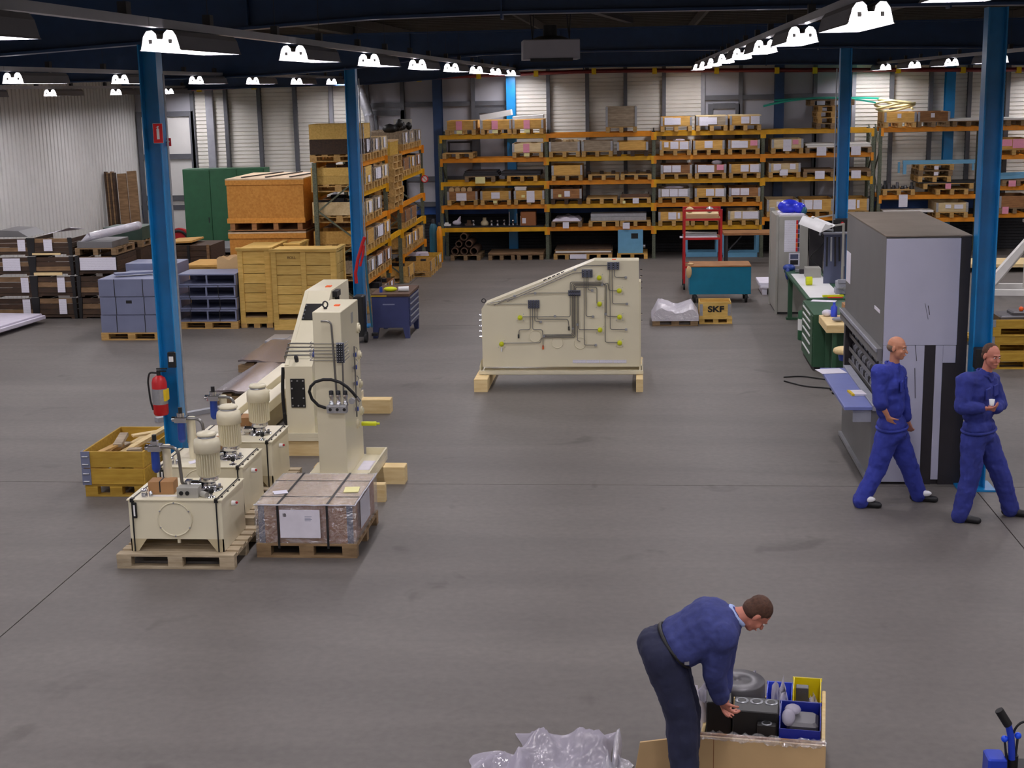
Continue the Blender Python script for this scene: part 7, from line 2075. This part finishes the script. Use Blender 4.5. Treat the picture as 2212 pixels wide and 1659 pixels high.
def person(name_label, J, skin, hair, top_mat, trouser_mat, headspec, one_piece=True, group=None, sleeves=(1, 1), hands=(None, None), bald=False, bulk=1.0, hs=1.0, wr=.030):
    """J holds world joints: pelvis, chest, neck, and for L/R: hip knee ankle toe shoulder elbow wrist"""
    base = J['pelvis'].copy(); base.z = 0
    root = thing('person', name_label, 'person', (0, 0, 0), 0, group)
    V_ = lambda k: Vector(J[k])
    T_ = frame(J['front'], V_('chest') - V_('pelvis'))
    body = MB()
    # inner body, one continuous skin
    ell(body, V_('pelvis'), T_, (.13, .095, .1)); ell(body, (V_('pelvis') + V_('chest')) / 2, T_, (.12, .085, .15)); ell(body, V_('chest'), T_, (.15, .10, .15))
    cap_mesh(body, V_('chest'), V_('neck'), .08, .056); 
    hc, hf, hu = headspec
    cap_mesh(body, V_('neck'), Vector(hc) - frame(hf, hu) @ Vector((0, .015, .02)), .054, .052)
    for S in 'LR':
        cap_mesh(body, V_('pelvis').lerp(V_('hip' + S), .8), V_('knee' + S), .075, .05); cap_mesh(body, V_('knee' + S), V_('ankle' + S), .05, .033)
        cap_mesh(body, V_('ankle' + S), Vector((V_('ankle' + S).x, V_('ankle' + S).y, .05)), .033, .03)
        cap_mesh(body, V_('chest').lerp(V_('shoulder' + S), .7), V_('shoulder' + S), .06, .05); cap_mesh(body, V_('shoulder' + S), V_('elbow' + S), .047, .036); cap_mesh(body, V_('elbow' + S), V_('wrist' + S), .038, .025)
    kids = head(body, root, hc, hf, hu, skin, hair, bald, hs)
    for S, h_ in zip('LR', hands):
        if h_: hand(body, V_('wrist' + S), h_[0], h_[1], h_[2], h_[3])
    fuse('body', body, skin, root, .0068, 2)
    kids()
    # clothing
    def torso(q, g):
        pel, ch, nk = V_('pelvis'), V_('chest'), V_('neck')
        b = bulk
        lo = .18 if one_piece else .36
        ell(q, pel + (ch - pel) * lo, T_, (.165 * b + g, .118 * b + g, .13)); ell(q, pel.lerp(ch, .55), T_, (.158 * b + g, .118 * b + g, .17)); ell(q, ch, T_, (.180 * b + g, .13 * b + g, .17))
        ell(q, pel.lerp(ch, .78), T_, (.17 * b + g, .125 * b + g, .16))
        cap_mesh(q, ch + (nk - ch) * .35, ch + (nk - ch) * .80, .115 + g, .066 + g)
        for S in 'LR':
            cap_mesh(q, ch.lerp(V_('shoulder' + S), .35) + (nk - ch) * .2, V_('shoulder' + S), .10 * b + g, .074 * b + g)

    def arm(q, S, g, full):
        sh, el, wr_ = V_('shoulder' + S), V_('elbow' + S), V_('wrist' + S)
        cap_mesh(q, sh, el, .073 * bulk + g, .06 * bulk + g)
        e = el.lerp(wr_, .94 if full == 1 else full)
        cap_mesh(q, el, e, .059 * bulk + g, (.043 if full == 1 else .055) * bulk + g)

    def legs(q, g):
        pel = V_('pelvis')
        b = bulk
        ell(q, pel, T_, (.168 * b + g, .125 * b + g, .12))
        ell(q, pel - T_ @ Vector((0, .035, .03)), T_, (.15 * b + g, .115 * b + g, .11))
        for S in 'LR':
            hp, kn, an = V_('hip' + S), V_('knee' + S), V_('ankle' + S)
            cap_mesh(q, hp, kn, .102 * b + g, .08 * b + g)
            cap_mesh(q, kn, an + (kn - an).normalized() * .03, .08 * b + g, .068 * b + g)
            cap_mesh(q, an + (kn - an).normalized() * .08, an - (kn - an).normalized() * .02, .068 * b + g, .07 * b + g)
    if one_piece:
        q = MB(); torso(q, .012)
        for S, f in zip('LR', sleeves): arm(q, S, .005, f)
        jk = fuse('jacket', q, top_mat, root, .012, 3, wrinkle=wr)
        q = MB(); legs(q, .006)
        fuse('trousers', q, trouser_mat, root, .012, 3, wrinkle=wr)
        # collar
        ch, nk = V_('chest'), V_('neck'); up = (nk - ch).normalized()
        c_ = nk - up * .03
        ring = [c_ + T_ @ Vector((.078 * math.cos(a), .075 * math.sin(a) - .008, .028 * -math.sin(a) - (.05 if abs(a - PI / 2) < .5 else 0))) for a in [2 * PI * k / 20 for k in range(20)]]
        part('collar', MB().tube(ring, .014, 6, True), top_mat, root)
        # chest pocket, fly placket
        F_ = T_
        for sx in (-.085, .085):
            pc = ch + F_ @ Vector((sx, .134 * bulk, .02))
            part('chest_pocket', MB(Matrix.Translation(pc) @ F_.to_4x4()).cbox(-.05, .05, -.012, .012, -.06, .05, .006), top_mat, root)
        part('waist_seam', MB().tube([V_('pelvis') + (ch - V_('pelvis')) * .12 + T_ @ Vector((.176 * bulk * math.cos(a), .130 * bulk * math.sin(a), 0)) for a in [2 * PI * k / 28 for k in range(28)]], .016, 6, True), trouser_mat, root)
    else:
        q = MB(); torso(q, .010)
        for S, f in zip('LR', sleeves): arm(q, S, .003, f)
        fuse('jersey', q, top_mat, root, .011, 3, wrinkle=wr * .8)
        q = MB(); legs(q, .002)
        fuse('trousers', q, trouser_mat, root, .011, 3, wrinkle=wr * .7)
    q = MB()
    for S in 'LR':
        q = MB(); shoe(q, V_('ankle' + S), V_('toe' + S))
        fuse('shoe', q, 'shoe_black', root, .009, 2)
    return root, T_


YM = 15.0
def at1(px, py, dy=0.0): return A(px, py, YM + dy)


J1 = dict(front=Vector((.93, -.36, 0)), pelvis=at1(1928, 934), chest=at1(1919, 830), neck=at1(1932, 783),
          hipL=at1(1938, 945, .07), hipR=at1(1916, 945, -.07), kneeL=at1(1963, 1005, .08), kneeR=at1(1895, 1012, -.07),
          ankleL=at1(1983, 1066, .12), ankleR=at1(1862, 1068, -.12),
          shoulderL=at1(1938, 806, .17), shoulderR=at1(1901, 806, -.15), elbowL=at1(1950, 862, .24), elbowR=at1(1900, 866, -.22), wristL=at1(1958, 905, .18), wristR=at1(1917, 898, -.19))
J1['ankleL'].z = max(J1['ankleL'].z, .09); J1['ankleR'].z = .09
J1['toeL'] = J1['ankleL'] + Vector((.2, -.06, 0)); J1['toeR'] = J1['ankleR'] + Vector((.2, -.05, 0))
for k in ('toeL', 'toeR'): J1[k].z = 0
h1 = at1(1938, 752, -.03)
p1, _ = person('balding man in blue work suit walking right, hand in pocket', J1, 'skin', 'hair_grey', 'coverall_blue', 'coverall_blue',
               (h1, Vector((.86, -.48, -.12)), Vector((.08, 0, 1))), True, None, (1, .25), ((Vector((.3, -.1, -1)), Vector((.4, .6, 0)), -1, .8), (Vector((.45, .25, -.85)), Vector((.6, .6, .2)), 1, .8)), True, bulk=1.2)
for S in 'LR':
    a = J1['ankle' + S]
    part('reflective_tab', MB().ball((a.x + .07, a.y - .055, .10), .055, 10, (1.2, .5, .6)), 'reflective', p1, label='reflective shoe tab, its flash glow painted white')

YM = 14.5
J2 = dict(front=Vector((.80, -.60, 0)), pelvis=at1(2115, 938), chest=at1(2110, 845), neck=at1(2132, 800, -.03),
          hipL=at1(2130, 950, .06), hipR=at1(2102, 950, -.07), kneeL=at1(2163, 1030, .05), kneeR=at1(2096, 1030, -.1),
          ankleL=at1(2182, 1100, .10), ankleR=at1(2075, 1103, -.12),
          shoulderL=at1(2140, 822, .17), shoulderR=at1(2086, 825, -.14), elbowL=at1(2160, 872, .2), elbowR=at1(2078, 880, -.20), wristL=at1(2150, 884, -.06), wristR=at1(2122, 882, -.28))
J2['ankleL'].z = .09; J2['ankleR'].z = .09
J2['toeL'] = J2['ankleL'] + Vector((.21, -.07, 0)); J2['toeR'] = J2['ankleR'] + Vector((.19, -.08, 0))
for k in ('toeL', 'toeR'): J2[k].z = 0
h2 = at1(2142, 770, -.06)
p2, _ = person('smiling man in dark blue work suit at right edge holding a paper cup', J2, 'skin_ruddy', 'hair_brown', 'coverall_navy', 'coverall_navy',
               (h2, Vector((.42, -.86, -.12)), Vector((.05, 0, 1))), True, None, (1, 1), ((Vector((-.7, -.6, .1)), Vector((0, .6, .3)), 1, .9), (Vector((.95, -.2, .0)), Vector((.1, .5, .9)), -1, .9)), None, bulk=1.2)
wv = J2['wristR'] + Vector((.085, -.02, .035))
solo('paper_cup', MB().lathe([(.022, 0), (.03, .06), (.028, .06), (.02, .006)], tuple(wv), 12), 'white_paint', 'small white cup held by the man at right edge', 'cup')

YM = 8.32
J3 = dict(front=Vector((.62, .12, -.72)), pelvis=at1(1436, 1404), chest=at1(1535, 1352), neck=at1(1590, 1330),
          hipL=at1(1440, 1418, .09), hipR=at1(1432, 1420, -.09), kneeL=at1(1480, 1530, .09), kneeR=at1(1470, 1540, -.08),
          ankleL=at1(1478, 1700, .12), ankleR=at1(1484, 1715, -.10),
          shoulderL=at1(1565, 1352, .17), shoulderR=at1(1560, 1372, -.16), elbowL=at1(1560, 1440, .24), elbowR=at1(1543, 1452, -.10), wristL=at1(1562, 1492, .2), wristR=at1(1556, 1508, .02))
for S in 'LR': J3['ankle' + S].z = .09
J3['toeL'] = J3['ankleL'] + Vector((.2, .05, 0)); J3['toeR'] = J3['ankleR'] + Vector((.2, .0, 0))
for k in ('toeL', 'toeR'): J3[k].z = 0
h3 = at1(1633, 1326, .0)
p3, T3 = person('man in blue jersey and dark trousers bending over the pallet box', J3, 'skin_ruddy', 'hair_brown', 'jersey_blue', 'trouser_navy',
                (h3, Vector((.50, .10, -.80)), Vector((.80, .0, .55))), False, None, (1, 1), ((Vector((.1, -.1, -1)), Vector((.6, -.6, 0)), 1, .7), (Vector((.42, .2, -.85)), Vector((.7, .5, .2)), 1, .75)), False, bulk=1.26, hs=.9)
# belt, shirt collar and cuff
pel, ch, nk = J3['pelvis'], J3['chest'], J3['neck']
ax = (ch - pel).normalized()
bc = pel + ax * .075
part('belt', MB().tube([bc + T3 @ Vector((.195 * math.cos(a), .146 * math.sin(a), 0)) for a in [2 * PI * k / 30 for k in range(30)]], .013, 6, True), 'black', p3)
part('belt_clip', MB().cbox(bc.x + .05, bc.x + .08, bc.y - .20, bc.y - .18, bc.z - .05, bc.z - .02, .003), 'galv', p3)
nu = (nk - ch).normalized(); nc = nk + nu * .005
NF = frame(Vector((.6, 0, -.8)), nu)
part('shirt_collar', MB().tube([nc + NF @ Vector((.066 * math.cos(a), .066 * math.sin(a), 0)) for a in [2 * PI * k / 22 for k in range(22)]], .016, 6, True), 'shirt_pale', p3)
for S in 'LR':
    w_, e_ = J3['wrist' + S], J3['elbow' + S]; d = (w_ - e_).normalized()
    part('shirt_cuff', MB().cyl(w_ - d * .02, w_ + d * .008, .041, .039, 16), 'shirt_pale', p3)
